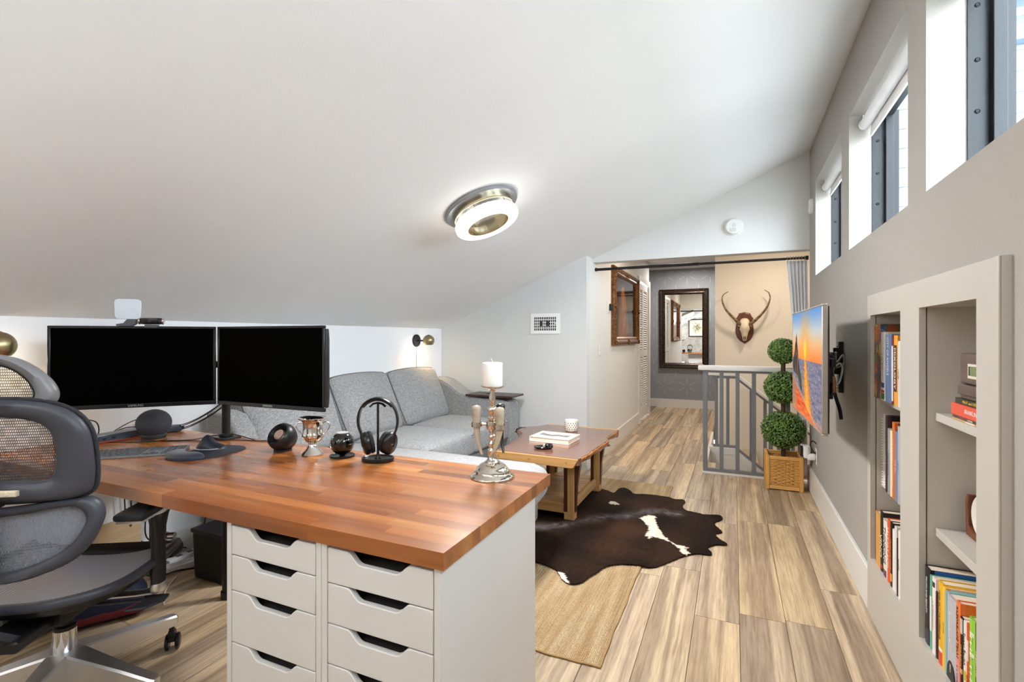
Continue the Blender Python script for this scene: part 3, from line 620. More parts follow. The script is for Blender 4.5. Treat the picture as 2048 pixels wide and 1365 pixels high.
# glossy black ball on a saucer
gb = thing('black_ball_ornament', 'glossy black ball with a flat pale top on a small dark saucer', 'ornament', (-1.437, 1.535, ZD))
b = MB(); b.lathe([(0.001, 0), (0.046, 0), (0.049, 0.003), (0.049, 0.007), (0.046, 0.0075), (0.043, 0.005), (0.001, 0.005)], 36); b.build('saucer', BLACKM, gb, smooth=True)
b = MB(); prof = [(max(0.001, 0.047 * math.cos(a)), 0.054 + 0.047 * math.sin(a)) for a in [math.radians(q) for q in range(-80, 62, 6)]]; b.lathe([(0.001, 0.0052), (0.012, 0.0054)] + prof, 36); b.build('ball', mat('gloss_black_lacquer', '#08080a', rough=0.06, coat=0.5), gb, smooth=True)
b = MB(); b.lathe([(0.0235, 0.0952), (0.0235, 0.0975), (0.018, 0.0985), (0.001, 0.099)], 28); b.build('top_cap', mat('pale_brushed_cap', '#c9c8c6', rough=0.35, metal=0.4), gb, smooth=True)
b = MB(); b.tube([(0.0473 * math.cos(k * PI / 20), 0.0473 * math.sin(k * PI / 20), 0.054) for k in range(40)], 0.0006, 5, closed=True); b.build('seam', BLACKP, gb, smooth=True)
# headphone stand and headphones (two things)
hx, hy = -1.258, 1.535
hs = thing('headphone_stand', 'slim black headphone stand with an oval tray base', 'stand', (hx, hy, ZD), 0.42179)
ov = lambda a, bq, z: [(a * math.cos(k * PI / 24), bq * math.sin(k * PI / 24), z) for k in range(48)]
b = MB(); b.rings([ov(0.060, 0.044, 0), ov(0.062, 0.046, 0.003), ov(0.062, 0.046, 0.014), ov(0.060, 0.044, 0.016), ov(0.057, 0.041, 0.015), ov(0.053, 0.037, 0.010), ov(0.001, 0.001, 0.009)]); b.build('base', BLACKM, hs, smooth=True)
b = MB(); b.tube([(0, 0, 0.009), (0, 0, 0.016), (0, 0, 0.026), (0, 0, 0.06), (0, 0, 0.222)], [0.014, 0.008, 0.0055, 0.0048, 0.0045], 14); b.tube([(-0.030, 0, 0.2105), (-0.018, 0, 0.2215), (0, 0, 0.2255), (0.018, 0, 0.2215), (0.030, 0, 0.2105)], [0.004] * 5, 8, flat=(1, 3)); b.build('pole', BLACKM, hs, smooth=True)
hp = thing('headphones', 'black over-ear headphones hanging on the slim black stand', 'headphones', (hx, hy, ZD), 0.42179)
HPM = mat('satin_black', '#141416', rough=0.28, var=0.05); PAD = mat('black_leather_pad', '#1c1a19', rough=0.6, bump=0.1)
arc = [(-0.064, 0.105), (-0.0745, 0.135), (-0.076, 0.165), (-0.068, 0.198), (-0.048, 0.226), (-0.022, 0.241), (0, 0.245), (0.022, 0.241), (0.048, 0.226), (0.068, 0.198), (0.076, 0.165), (0.0745, 0.135), (0.064, 0.105)]
pa = catmull([(x, 0, z) for x, z in arc], 60, False)
b = MB(); b.tube(pa, [0.0045] * 60, 10, flat=(2.6, 1.0)); 
hb = MB(); 
def band_ring(i, w, t):
    p = pa[i]; tn = (pa[min(i + 1, 59)] - pa[max(i - 1, 0)]).normalized(); nn = Vector((-tn.z, 0, tn.x)); 
    return [p + nn * t * a + Vector((0, w * c, 0)) for a, c in ((1, -0.7), (1, 0.7), (0.5, 1), (-0.5, 1), (-1, 0.7), (-1, -0.7), (-0.5, -1), (0.5, -1))]
def bw(i): q = abs(i - 29.5) / 29.5; return 0.019 - 0.012 * q ** 1.5
hb.rings([band_ring(i, bw(i), 0.0042) for i in range(60)]); hb.build('headband', HPM, hp, smooth=True)
cp = MB(); cp.rings([[p - Vector((0, 0, 0.0078)) for p in band_ring(i, 0.013, 0.004)] for i in range(18, 42)]); cp.build('headband_pad', PAD, hp, smooth=True)
for s_ in (-1, 1):
    a = MB(); a.tube([(s_ * 0.066, 0, 0.112), (s_ * 0.0655, 0, 0.09), (s_ * 0.060, 0, 0.055)], [0.0042, 0.0036, 0.003], 8); a.build('slider_arm', HPM, hp, smooth=True)
    axis = Vector((s_ * 0.86, -0.45, -0.18)).normalized(); Mx = Matrix.Translation((s_ * 0.046, 0.0, 0.068)) @ axis.to_track_quat('Z', 'Y').to_matrix().to_4x4()
    oval = lambda rx, ry, z: [Mx @ Vector((rx * math.cos(k * PI / 18), ry * math.sin(k * PI / 18), z)) for k in range(36)]
    c = MB(); c.rings([oval(0.036, 0.043, -0.010), oval(0.038, 0.045, -0.004), oval(0.037, 0.044, 0.006), oval(0.030, 0.037, 0.013), oval(0.002, 0.002, 0.0145)]); cup = c.build('ear_cup', HPM, hp, smooth=True, angle=60)
    c = MB(); c.rings([oval(0.034, 0.041, -0.0105), oval(0.0375, 0.0445, -0.016), oval(0.035, 0.042, -0.026), oval(0.022, 0.028, -0.027), oval(0.018, 0.024, -0.018)]); c.build('ear_pad', PAD, hp, smooth=True, angle=60)
    lettering('BOSE', 0.007, SILV, hp, Mx @ Vector((0, 0, 0.0146)), Mx.to_3x3() @ Vector((s_ * 0.0 + 1, 0, 0)) if s_ > 0 else Mx.to_3x3() @ Vector((1, 0, 0)), Mx.to_3x3() @ Vector((0, 1, 0)), ext=0.0002)
# candlestick with horns, candle on top
NK = mat('polished_nickel', '#d6cdbf', rough=0.09, metal=1.0, var=0.02)
cx_, cy_ = -0.757, 1.522
cs = thing('candlestick', 'polished nickel candlestick with three horns strapped round its stem', 'candlestick', (cx_, cy_, ZD), 0.0)
prof = [(0.001, 0), (0.076, 0), (0.077, 0.003), (0.075, 0.007), (0.067, 0.013), (0.060, 0.020), (0.0595, 0.025), (0.055, 0.028), (0.052, 0.034), (0.043, 0.043), (0.031, 0.049), (0.026, 0.051), (0.0255, 0.054), (0.018, 0.060), (0.0145, 0.068), (0.014, 0.086), (0.0165, 0.090), (0.0165, 0.093), (0.011, 0.098), (0.0105, 0.103), (0.0145, 0.110), (0.0145, 0.118), (0.0085, 0.124), (0.0085, 0.128), (0.0135, 0.135), (0.0135, 0.141), (0.009, 0.147), (0.012, 0.156), (0.009, 0.163)]
b = MB(); b.lathe(prof, 40); b.build('base_and_stem', NK, cs, smooth=True, angle=50)
b = MB(); b.lathe([(0.012, 0.163), (0.021, 0.165), (0.022, 0.168), (0.022, 0.185), (0.0215, 0.190), (0.016, 0.193), (0.011, 0.194)], 36); b.build('hub_drum', NK, cs, smooth=True)
b = MB(); b.lathe([(0.010, 0.194), (0.0155, 0.199), (0.0155, 0.204), (0.009, 0.209), (0.009, 0.212), (0.0165, 0.222), (0.0175, 0.230), (0.0155, 0.239), (0.008, 0.246), (0.009, 0.252), (0.0115, 0.262), (0.0115, 0.275), (0.008, 0.287), (0.009, 0.292), (0.009, 0.297), (0.016, 0.300), (0.030, 0.305), (0.040, 0.3105), (0.0405, 0.3125), (0.036, 0.3115), (0.001, 0.3115)], 40); b.build('upper_stem_and_dish', NK, cs, smooth=True, angle=50)
for k, (ad__, hc, bend) in enumerate(((math.radians(204), '#b3a596', 0.006), (math.radians(-36), '#b5a892', -0.022), (math.radians(84), '#2a211d', -0.02))):
    d = Vector((math.cos(ad__), math.sin(ad__), 0)); tn = Vector((-d.y, d.x, 0)); c0 = d * 0.054
    hm = mat('horn_%d' % k, hc, rough=0.22, var=0.25, vscale=22, coat=0.2)
    P_ = [c0 + tn * (bend * q * q) + d * (-0.016 * q * q) + Vector((0, 0, z_)) for q, z_ in ((0.15, 0.246), (0.1, 0.235), (0, 0.215), (0.05, 0.19), (0.2, 0.165), (0.5, 0.135), (0.8, 0.105), (1.1, 0.078))]
    pr = catmull([tuple(p) for p in P_], 26, False); rr = [max(0.002, 0.0165 * min(1, math.sqrt(max(0, 1 - (1 - min(i / 4, 1)) ** 2)) + 0.05) * (1 - 0.78 * max(0, (i - 5) / 20) ** 1.15)) for i in range(26)]
    b = MB(); b.tube(pr, rr, 14); b.build('horn', hm, cs, smooth=True, angle=80)
    b = MB(); b.lathe([(0.0168, -0.0075), (0.0185, -0.0075), (0.0185, 0.0075), (0.0168, 0.0075)], 24, Matrix.Translation(c0 + Vector((0, 0, 0.180))), cap=False); b.cyl(tuple(d * 0.0205 + Vector((0, 0, 0.180))), tuple(d * 0.037 + Vector((0, 0, 0.180))), 0.0045, n=10); b.cyl(tuple(d * 0.031 + Vector((0, 0, 0.180))), tuple(d * 0.036 + Vector((0, 0, 0.180))), 0.007, n=12); b.build('strap_ring', NK, cs, smooth=True)
ca = thing('candle', 'white pillar candle standing on the nickel candlestick', 'candle', (cx_, cy_, ZD + 0.3117))
WAX = mat('white_wax', '#f3f0ec', rough=0.45, var=0.01)
b = MB(); b.lathe([(0.001, 0), (0.0345, 0), (0.0355, 0.002), (0.0355, 0.075), (0.034, 0.080), (0.030, 0.081), (0.012, 0.078), (0.001, 0.078)], 36); b.build('wax', WAX, ca, smooth=True)
b = MB(); b.tube([(0, 0, 0.078), (0.001, 0, 0.085), (-0.003, 0, 0.091), (-0.005, 0, 0.095)], 0.0014, 6); b.build('wick', mat('wick_cotton', '#e6dfd3'), ca, smooth=True)
# ------------------------------------------------------------------ under the desk
ps = thing('power_strip', 'long white power strip on the floor against the wall under the desk', 'power strip', (-2.735, 1.815, 0.0005), math.radians(90))
b = MB(); b.puff((0, 0, 0.02), (0.36, 0.06, 0.04), 0.008, n=5); b.build('case', mat('white_abs', '#e2e2e6', rough=0.4), ps, smooth=True)
for k in range(5): bx('socket', mat('socket_grey', '#5a5a5e'), ps, -0.13 + k * 0.06, -0.10 + k * 0.06, -0.015, 0.015, 0.0396, 0.0405)
p2 = thing('power_adapter', 'white adapter box lying on the floor under the desk', 'adapter', (-2.655, 1.665, 0.0005), math.radians(75))
b = MB(); b.puff((0, 0, 0.017), (0.15, 0.07, 0.034), 0.007, n=5); b.build('case', mat('white_abs', '#e2e2e6', rough=0.4), p2, smooth=True); bx('label_panel', mat('pale_grey_label', '#c9c9cc'), p2, -0.05, 0.05, -0.02, 0.02, 0.0338, 0.0345)
cable('white cable on the floor from the adapter towards the chair', [(-2.60, 1.62, 0.004), (-2.54, 1.54, 0.004), (-2.47, 1.47, 0.004), (-2.36, 1.40, 0.004)], 0.003, WCB)
cb = [(-2.765, 1.44), (-2.765, 1.468), (-2.767, 1.50), (-2.765, 1.53)]
for k, (a, c) in enumerate(cb):
    cable(('leftmost', 'second from left', 'third from left', 'rightmost')[k] + ' black cable hanging down the wall under the desk', [(a, c, 0.685), (a, c + 0.005, 0.55), (a + 0.004, c + 0.012, 0.42), (a, c + 0.02, 0.30), (a, c + 0.03, 0.18), (-2.765, 1.58 + 0.03 * k, 0.10), (-2.75, 1.60 + 0.05 * k, 0.060)], 0.0032, group='cables hanging under the desk')
cable('black cable zigzagging down to the floor beside the black bin', [(-2.77, 1.55, 0.60), (-2.75, 1.60, 0.50), (-2.70, 1.68, 0.42), (-2.66, 1.78, 0.34), (-2.65, 1.79, 0.24), (-2.655, 1.76, 0.08), (-2.62, 1.76, 0.0085), (-2.58, 1.79, 0.006), (-2.54, 1.81, 0.006)], 0.0035)
cable('thick black cable coiled on the floor in front of the power strip', [(-2.70, 1.48, 0.05), (-2.64, 1.53, 0.02), (-2.585, 1.60, 0.03), (-2.57, 1.68, 0.012), (-2.55, 1.72, 0.007), (-2.53, 1.77, 0.007)], 0.0042)
cable('white cable strung across the wall under the desk', [(-2.78, 1.40, 0.60), (-2.782, 1.50, 0.44), (-2.782, 1.60, 0.42), (-2.782, 1.75, 0.46)], 0.0026, WCB)
bn = thing('storage_bin', 'black storage bin on the floor at the end of the sofa', 'bin', (-2.39, 1.728, 0.0005))
b = MB(); b.rings([[(-0.11, -0.10, 0), (0.11, -0.10, 0), (0.11, 0.10, 0), (-0.11, 0.10, 0)], [(-0.12, -0.105, 0.23), (0.12, -0.105, 0.23), (0.12, 0.105, 0.23), (-0.12, 0.105, 0.23)]]); b.build('body', mat('black_bin', '#151515', rough=0.6), bn, bevel=0.012); b = MB(); b.box(-0.125, 0.125, -0.109, 0.109, 0.23, 0.25); b.build('lid', BLACKP, bn, bevel=0.004)
bag = thing('duffel_bag', 'dark blue and red soft bag lying on the floor behind the chair base', 'bag', (-2.50, 1.24, 0.0005), math.radians(60))
b = MB(); b.puff((0, 0, 0.075), (0.30, 0.19, 0.15), 0.07, n=10, fn=lambda p, u, v, w: p + Vector((0, 0, 0.008 * math.sin(9 * u + 4 * v)))); b.build('body', mat('navy_nylon', '#232a48', rough=0.7, bump=0.2, bscale=30), bag, smooth=True, angle=80)
b = MB(); b.puff((0.0, 0, 0.042), (0.304, 0.194, 0.05), 0.025, n=10); b.build('red_panel', mat('red_nylon', '#651a22', rough=0.7, bump=0.2, bscale=30), bag, smooth=True, angle=80)
wb = thing('wooden_board', 'pale wooden board leaning on the wall under the desk', 'board', (-2.735, 1.40, 0.187), 0)
b = MB(); b.box(-0.01, 0.01, -0.11, 0.11, -0.186, 0.14); b.build('panel', wood('pale_pine', ['#d7b98f', '#e3caa2'], 'y', rough=0.6), wb, bevel=0.002); b = MB(); b.cyl((0.01, 0.06, 0.1), (0.0115, 0.06, 0.1), 0.006); b.build('knot', mat('knot_brown', '#6b4a2d'), wb)
pk = thing('leather_pouch', 'small brown pointed leather pouch propped on the grey cushion under the desk', 'pouch', (-2.66, 1.06, 0.262), 0.3)
b = MB(); b.prism([(-0.05, 0), (0.05, 0), (0.075, 0.11), (0.035, 0.085), (0.0, 0.115), (-0.045, 0.09)], -0.012, 0.012, yx); b.build('flap', mat('brown_leather', '#6d3b25', rough=0.5, bump=0.15), pk, bevel=0.004)
gc = thing('floor_cushion', 'grey wedge cushion on the floor by the wall under the desk', 'cushion', (-2.66, 0.985, 0.0005), 0.0)
b = MB(); b.puff((0, 0, 0.13), (0.21, 0.27, 0.26), 0.06, n=8, puff=(0.01, 0.01, 0.0)); b.build('cover', mat('grey_felt', '#5f5e5c', rough=0.9, bump=0.2), gc, smooth=True, angle=80); b = MB(); b.tube([(-0.104, -0.134, 0.19), (0.104, -0.134, 0.19), (0.104, 0.134, 0.19), (-0.104, 0.134, 0.19)], 0.005, 6, closed=True); b.build('piping', mat('grey_felt_dark', '#4a4a49', rough=0.9), gc)
# ------------------------------------------------------------------ office chair (local +Y is where the sitter faces)
CH = thing('office_chair', 'black mesh office chair with headrest and polished star base at the desk', 'office chair', (-2.005, 0.881, 0), math.atan2(0.5155, 0.8565))
FRM = mat('charcoal_plastic_frame', '#3b3c44', rough=0.42, var=0.10, bump=0.04, bscale=260); FRM2 = mat('grey_headrest_frame', '#6e6e72', rough=0.35, var=0.10, bump=0.03)
ALP = mat('polished_aluminium', '#e2e2e4', rough=0.38, metal=1.0, var=0.04)
MESH = N('black_seat_mesh'); bk = MESH.add('ShaderNodeTexBrick', i_Scale=1.0); bk.offset = 0.5
bk.inputs['Brick Width'].default_value = 0.0041; bk.inputs['Row Height'].default_value = 0.0078; bk.inputs['Mortar Size'].default_value = 0.00095; bk.inputs['Mortar Smooth'].default_value = 0.1
bk.inputs['Color1'].default_value = (1, 1, 1, 1); bk.inputs['Color2'].default_value = (1, 1, 1, 1); bk.inputs['Mortar'].default_value = (0, 0, 0, 1)
MESH.link(MESH.coord((1, 1, 1), 'Object', (PI / 2, 0, 0)), bk.inputs['Vector'])
chk = MESH.add('ShaderNodeTexChecker', i_Scale=38.0); MESH.link(MESH.coord((1, 1, 1), 'Object', (PI / 2, 0, 0)), chk.inputs['Vector'])
fac = MESH.mix(1.0, bk.outputs[0], MESH.mix(chk.outputs['Fac'], (0.82, 0.82, 0.82, 1), (0.62, 0.62, 0.62, 1)), 'MULTIPLY')
tb = MESH.add('ShaderNodeBsdfTransparent'); ms_ = MESH.add('ShaderNodeMixShader'); MESH.link(fac, ms_.inputs[0]); MESH.link(MESH.b.outputs[0], ms_.inputs[1]); MESH.link(tb.outputs[0], ms_.inputs[2]); MESH.link(ms_.outputs[0], MESH.out.inputs[0])
MESH.b.inputs['Base Color'].default_value = lin('#26272c'); MESH.b.inputs['Roughness'].default_value = 0.6
LUM = N('dense_lumbar_mesh'); wv = LUM.add('ShaderNodeTexBrick', i_Scale=1.0); wv.offset = 0.5
wv.inputs['Brick Width'].default_value = 0.0036; wv.inputs['Row Height'].default_value = 0.0085; wv.inputs['Mortar Size'].default_value = 0.0009
wv.inputs['Color1'].default_value = (1, 1, 1, 1); wv.inputs['Color2'].default_value = (0.9, 0.9, 0.9, 1); wv.inputs['Mortar'].default_value = (0, 0, 0, 1)
LUM.link(LUM.coord((1, 1, 1), 'Object', (PI / 2, 0.05, 0)), wv.inputs['Vector'])
f2 = LUM.mix(1.0, wv.outputs[0], (0.42, 0.42, 0.42, 1), 'MULTIPLY'); tb = LUM.add('ShaderNodeBsdfTransparent'); m2 = LUM.add('ShaderNodeMixShader'); LUM.link(f2, m2.inputs[0]); LUM.link(LUM.b.outputs[0], m2.inputs[1]); LUM.link(tb.outputs[0], m2.inputs[2]); LUM.link(m2.outputs[0], LUM.out.inputs[0])
LUM.b.inputs['Base Color'].default_value = lin('#6d717e'); LUM.b.inputs['Roughness'].default_value = 0.5
SEATM = N('ribbed_seat_mesh'); sw_ = SEATM.add('ShaderNodeTexWave', wave_type='BANDS', bands_direction='X', i_Scale=38.0, i_Distortion=0.6, i_Detail=1.0); SEATM.link(SEATM.coord((1, 1, 1), 'Object', (0, 0, 0.5)), sw_.inputs['Vector'])
SEATM.link(SEATM.ramp(sw_.outputs[0], [(0.25, lin('#2c2d33')), (0.75, lin('#dfe1ea'))]), SEATM.b.inputs['Base Color']); SEATM.b.inputs['Roughness'].default_value = 0.55; SEATM.bump(sw_.outputs[0], 0.4, 0.002)
# star base
for k in range(5):
    a = math.radians(56 - 72 * k); d = Vector((math.cos(a), math.sin(a), 0)); n = Vector((-d.y, d.x, 0))
    def sec(r, w, zt, zb): return [d * r + n * w + Vector((0, 0, zt - 0.006)), d * r + n * (w - 0.006) + Vector((0, 0, zt)), d * r - n * (w - 0.006) + Vector((0, 0, zt)), d * r - n * w + Vector((0, 0, zt - 0.006)), d * r - n * (w - 0.004) + Vector((0, 0, zb)), d * r + n * (w - 0.004) + Vector((0, 0, zb))]
    b = MB(); b.rings([sec(0.0, 0.036, 0.196, 0.110), sec(0.05, 0.034, 0.193, 0.108), sec(0.12, 0.029, 0.180, 0.108), sec(0.23, 0.022, 0.160, 0.108), sec(0.338, 0.019, 0.140, 0.102), sec(0.345, 0.014, 0.136, 0.105)])
    b.build('star_leg', ALP, CH, smooth=True, angle=25)
    p = d * 0.328; ya = a + (0.9, -0.5, 1.3, 0.4, -1.0)[k]; e = Vector((math.cos(ya), math.sin(ya), 0)); f = Vector((-e.y, e.x, 0)); cc = p + e * 0.018
    b = MB(); b.cyl(tuple(p + Vector((0, 0, 0.078))), tuple(p + Vector((0, 0, 0.106))), 0.009, n=12)
    b.rings([[p + f * s_ * 0.010 + e * q + Vector((0, 0, z_)) for q, z_ in ((-0.016, 0.070), (-0.012, 0.084), (0.014, 0.084), (0.034, 0.066), (0.04, 0.04), (0.026, 0.026), (0.012, 0.030), (-0.010, 0.046))] for s_ in (-1, 1)])
    cs_ = b.build('caster', BLACKP, CH, smooth=True)
    for s_ in (-1, 1):
        b = MB(); c = cc + f * s_ * 0.017 + Vector((0, 0, 0.0305)); Mx = Matrix.Translation(c) @ (f * s_).to_track_quat('Z', 'Y').to_matrix().to_4x4()
        b.lathe([(0.006, -0.006), (0.026, -0.0065), (0.030, -0.003), (0.030, 0.004), (0.024, 0.0075), (0.01, 0.0085), (0.001, 0.0085)], 24, Mx); b.build('wheel', mat('black_wheel', '#101012', rough=0.3), cs_, smooth=True)
b = MB(); b.lathe([(0.0275, 0.055), (0.029, 0.06), (0.029, 0.196), (0.0305, 0.20), (0.0305, 0.268), (0.028, 0.270)], 32); b.build('column', CHROME, CH, smooth=True)
b = MB(); b.lathe([(0.030, 0.262), (0.031, 0.266), (0.030, 0.275), (0.018, 0.278), (0.018, 0.345)], 28); b.build('gas_lift', BLACKP, CH, smooth=True)
# tilt mechanism and levers
b = MB(); b.box(-0.085, 0.085, -0.13, 0.12, 0.335, 0.385); b.box(-0.06, 0.06, -0.26, -0.12, 0.335, 0.37); b.cyl((-0.10, 0.06, 0.36), (0.10, 0.06, 0.36), 0.014); b.build('tilt_mechanism', BLACKP, CH, bevel=0.008, smooth=True)
b = MB(); b.tube([(0.05, -0.02, 0.345), (0.15, 0.0, 0.338), (0.235, 0.02, 0.332)], [0.009, 0.008, 0.007], 10, flat=(0.7, 1.2)); b.build('lever', FRM, CH, smooth=True)
b = MB(); b.prism([(0.215, 0.05), (0.292, 0.052), (0.298, 0.01), (0.262, -0.035), (0.205, -0.045), (0.228, 0.0)], 0.326, 0.334); b.build('lever_paddle', FRM, CH, bevel=0.002)
b = MB(); b.tube([(-0.02, -0.10, 0.345), (-0.05, -0.17, 0.33), (-0.09, -0.22, 0.315)], 0.008, 8); b.prism([(-0.13, -0.26), (-0.06, -0.25), (-0.05, -0.20), (-0.12, -0.19)], 0.306, 0.314); b.build('lever', FRM, CH)
for q in ((0.045, -0.135, 0.36), (-0.045, -0.135, 0.36), (0.088, 0.02, 0.35)):
    b = MB(); b.sphere(q, 0.006, 10, 6); b.build('bolt', CHROME, CH, smooth=True)
# seat
def seat_pt(r, a, dz=0.0):
    n_ = 3.2; cx = math.copysign(abs(math.cos(a)) ** (2 / n_), math.cos(a)); sy = math.copysign(abs(math.sin(a)) ** (2 / n_), math.sin(a))
    x = 0.262 * r * cx; y = 0.03 + 0.265 * r * sy
    z = 0.435 + 0.028 * (x / 0.26) ** 2 - 0.045 * max(0, (y - 0.17) / 0.125) ** 2 + 0.02 * max(0, (-y - 0.08) / 0.16) ** 2 - 0.02 * (1 - r * r)
    return Vector((x, y, z + dz))
b = MB(); b.grid(lambda u, v: seat_pt(0.002 + 0.958 * u, 2 * PI * v), 14, 64); b.build('seat_mesh', SEATM.m, CH, smooth=True, angle=180)
rim = [seat_pt(1.0, 2 * PI * k / 72, -0.004) for k in range(72)]
b = MB(); b.tube(rim, 0.0155, 10, closed=True, flat=(1.0, 0.9)); b.build('seat_frame', FRM, CH, smooth=True, angle=80)
b = MB(); b.rings([[seat_pt(s_, 2 * PI * k / 48, dz) for k in range(48)] for s_, dz in ((0.99, -0.012), (0.95, -0.035), (0.7, -0.048), (0.35, -0.05), (0.02, -0.05))], True, False); b.build('seat_pan', BLACKP, CH, smooth=True, angle=60)
b = MB(); b.puff((0.0, 0.235, 0.412), (0.46, 0.09, 0.05), 0.022, n=8); b.build('front_edge_pad', mat('black_nylon', '#121214', rough=0.6), CH, smooth=True, angle=80)
# armrests
for s_ in (-1, 1):
    ar = MB(); rg = []
    for z, rx, ry, ox in ((0.385, 0.019, 0.028, 0), (0.42, 0.0195, 0.029, 0), (0.50, 0.019, 0.028, 0), (0.575, 0.020, 0.031, 0), (0.612, 0.025, 0.042, 0), (0.632, 0.031, 0.055, 0)):
        rg.append([(s_ * 0.268 + rx * math.cos(k * PI / 12), 0.03 + ry * math.sin(k * PI / 12), z) for k in range(24)])
    ar.rings(rg); arm = ar.build('arm_post', mat('satin_black_post', '#26262a', rough=0.3, var=0.05), CH, smooth=True)
    c = MB(); c.rings([[(s_ * 0.268 + q * 0.020 * math.cos(k * PI / 12), 0.03 + q * 0.029 * math.sin(k * PI / 12), z) for k in range(24)] for z, q in ((0.358, 0.95), (0.362, 1.06), (0.384, 1.06), (0.388, 1.0))]); c.tube([(s_ * 0.268, 0.03, 0.358), (s_ * 0.2, 0.03, 0.35), (s_ * 0.08, 0.02, 0.352)], [0.016, 0.013, 0.016], 10, flat=(0.55, 1.6)); c.build('arm_bracket', ALP, CH, smooth=True)
    c = MB(); c.rings([[(s_ * 0.268 + q * 0.036 * math.cos(k * PI / 12), 0.02 + q * 0.062 * math.sin(k * PI / 12), z) for k in range(24)] for z, q in ((0.630, 0.88), (0.637, 1.0), (0.642, 0.9))]); c.box(s_ * 0.268 - 0.038, s_ * 0.268 + 0.038, -0.125, 0.055, 0.6405, 0.6475); c.build('arm_plate', ALP, CH, smooth=True)
    c = MB(); c.puff((s_ * 0.268, -0.035, 0.661), (0.088, 0.205, 0.026), 0.012, n=6); c.build('arm_pad', mat('black_soft_pad', '#1c1c1f', rough=0.55), CH, smooth=True, angle=80)
    c = MB(); c.cyl((s_ * 0.286, 0.045, 0.535), (s_ * 0.312, 0.045, 0.535), 0.0115, n=18); c.cyl((s_ * 0.280, 0.045, 0.535), (s_ * 0.287, 0.045, 0.535), 0.014, n=18); c.build('arm_button', CHROME, CH, smooth=True)
# back frames: bands between an outer and an inner outline
def mirror(pts): return [tuple(p) for p in pts] + [(-p[0], p[1]) for p in reversed(pts[1:-1])]
def band_frame(name, outer, inner, yf, thick, m, n=96, lip=0.0):
    o = catmull([(p[0], 0, p[1]) for p in mirror(outer)], n); i_ = catmull([(p[0], 0, p[1]) for p in mirror(inner)], n)
    rings = []
    for a, c in zip(o, i_):
        r = []
        for (t_, h_) in ((0.0, 0.25), (0.06, 0.62), (0.25, 1.0), (0.6, 0.85), (0.9, 0.55), (1.0, 0.2), (1.0, -0.3), (0.8, -0.6), (0.3, -0.8), (0.05, -0.5), (0.0, -0.15)):
            p = a.lerp(c, t_); r.append(Vector((p.x, yf(p.x, p.z) - h_ * thick, p.z)))
        rings.append(r)
    b = MB(); b.rings(rings, True, False, True); ob = b.build(name, m, CH, smooth=True, angle=60)
    return i_
def fill(name, loop, yf, m, dy=0.0):
    cz = sum(p.z for p in loop) / len(loop); b = MB(); n = len(loop); rr = []
    for t_ in (0.001, 0.2, 0.4, 0.6, 0.8, 1.0):
        rr.append([Vector((p.x * t_, yf(p.x * t_, cz + (p.z - cz) * t_) + dy, cz + (p.z - cz) * t_)) for p in loop])
    b.rings(rr, True, False); return b.build(name, m, CH, smooth=True, angle=180)
yb = lambda x, z: -0.285 + 0.55 * x * x - 0.10 * (z - 0.9)
il = band_frame('back_frame', [(0, 1.050), (0.09, 1.049), (0.165, 1.035), (0.215, 1.005), (0.243, 0.955), (0.250, 0.88), (0.247, 0.81), (0.232, 0.778), (0.19, 0.764), (0.10, 0.762), (0, 0.762)],
                [(0, 1.002), (0.07, 1.001), (0.125, 0.990), (0.155, 0.968), (0.168, 0.935), (0.170, 0.89), (0.163, 0.845), (0.152, 0.826), (0.12, 0.820), (0.06, 0.824), (0, 0.828)], yb, 0.026, FRM)
fill('back_mesh', il, yb, MESH.m, 0.004)
rim = catmull([(p[0], 0, p[1]) for p in mirror([(0, 1.0515), (0.09, 1.0505), (0.166, 1.0365), (0.2165, 1.006), (0.2445, 0.955), (0.2515, 0.88), (0.2485, 0.81), (0.233, 0.777), (0.19, 0.7625), (0.10, 0.7605), (0, 0.7605)])], 110)
b = MB(); b.tube([(p.x, yb(p.x, p.z) + 0.012, p.z) for p in rim], 0.006, 8, closed=True); b.build('back_mesh_edge', mat('stitched_black_edge', '#2a2b31', rough=0.8, bump=0.5, bscale=400), CH, smooth=True, angle=80)
b = MB(); b.box(-0.11, 0.118, -0.335, -0.322, 0.797, 0.812); b.cyl((0.095, -0.337, 0.8045), (0.095, -0.333, 0.8045), 0.0055); b.build('back_bracket', mat('cream_alloy', '#d9cfb8', rough=0.35, metal=0.3), CH, bevel=0.003)
yh = lambda x, z: -0.275 + 0.9 * x * x - 0.25 * (z - 1.1) * (z > 1.1)
hl = band_frame('headrest_frame', [(0, 1.178), (0.07, 1.166), (0.115, 1.138), (0.148, 1.095), (0.160, 1.062), (0.152, 1.036), (0.12, 1.029), (0, 1.028)],
                [(0, 1.150), (0.055, 1.142), (0.088, 1.118), (0.108, 1.085), (0.114, 1.062), (0.106, 1.045), (0.08, 1.040), (0, 1.038)], yh, 0.022, FRM2)
fill('headrest_mesh', hl, yh, MESH.m, 0.002)
b = MB(); b.tube([(p.x, yh(p.x, p.z) - 0.004, p.z) for p in hl], 0.0055, 8, closed=True); b.build('headrest_seam', BLACKP, CH, smooth=True, angle=80)
yl = lambda x, z: -0.295 + 0.95 * x * x + 0.12 * abs(z - 0.66)
ll = band_frame('lumbar_frame', [(0, 0.752), (0.10, 0.757), (0.19, 0.764), (0.236, 0.760), (0.258, 0.730), (0.260, 0.69), (0.237, 0.630), (0.19, 0.583), (0.10, 0.552), (0, 0.545)],
                [(0, 0.728), (0.09, 0.733), (0.165, 0.741), (0.205, 0.738), (0.225, 0.715), (0.226, 0.688), (0.205, 0.645), (0.16, 0.610), (0.085, 0.582), (0, 0.576)], yl, 0.022, FRM)
fill('lumbar_mesh', ll, yl, LUM.m, 0.006)
b = MB(); rg = []
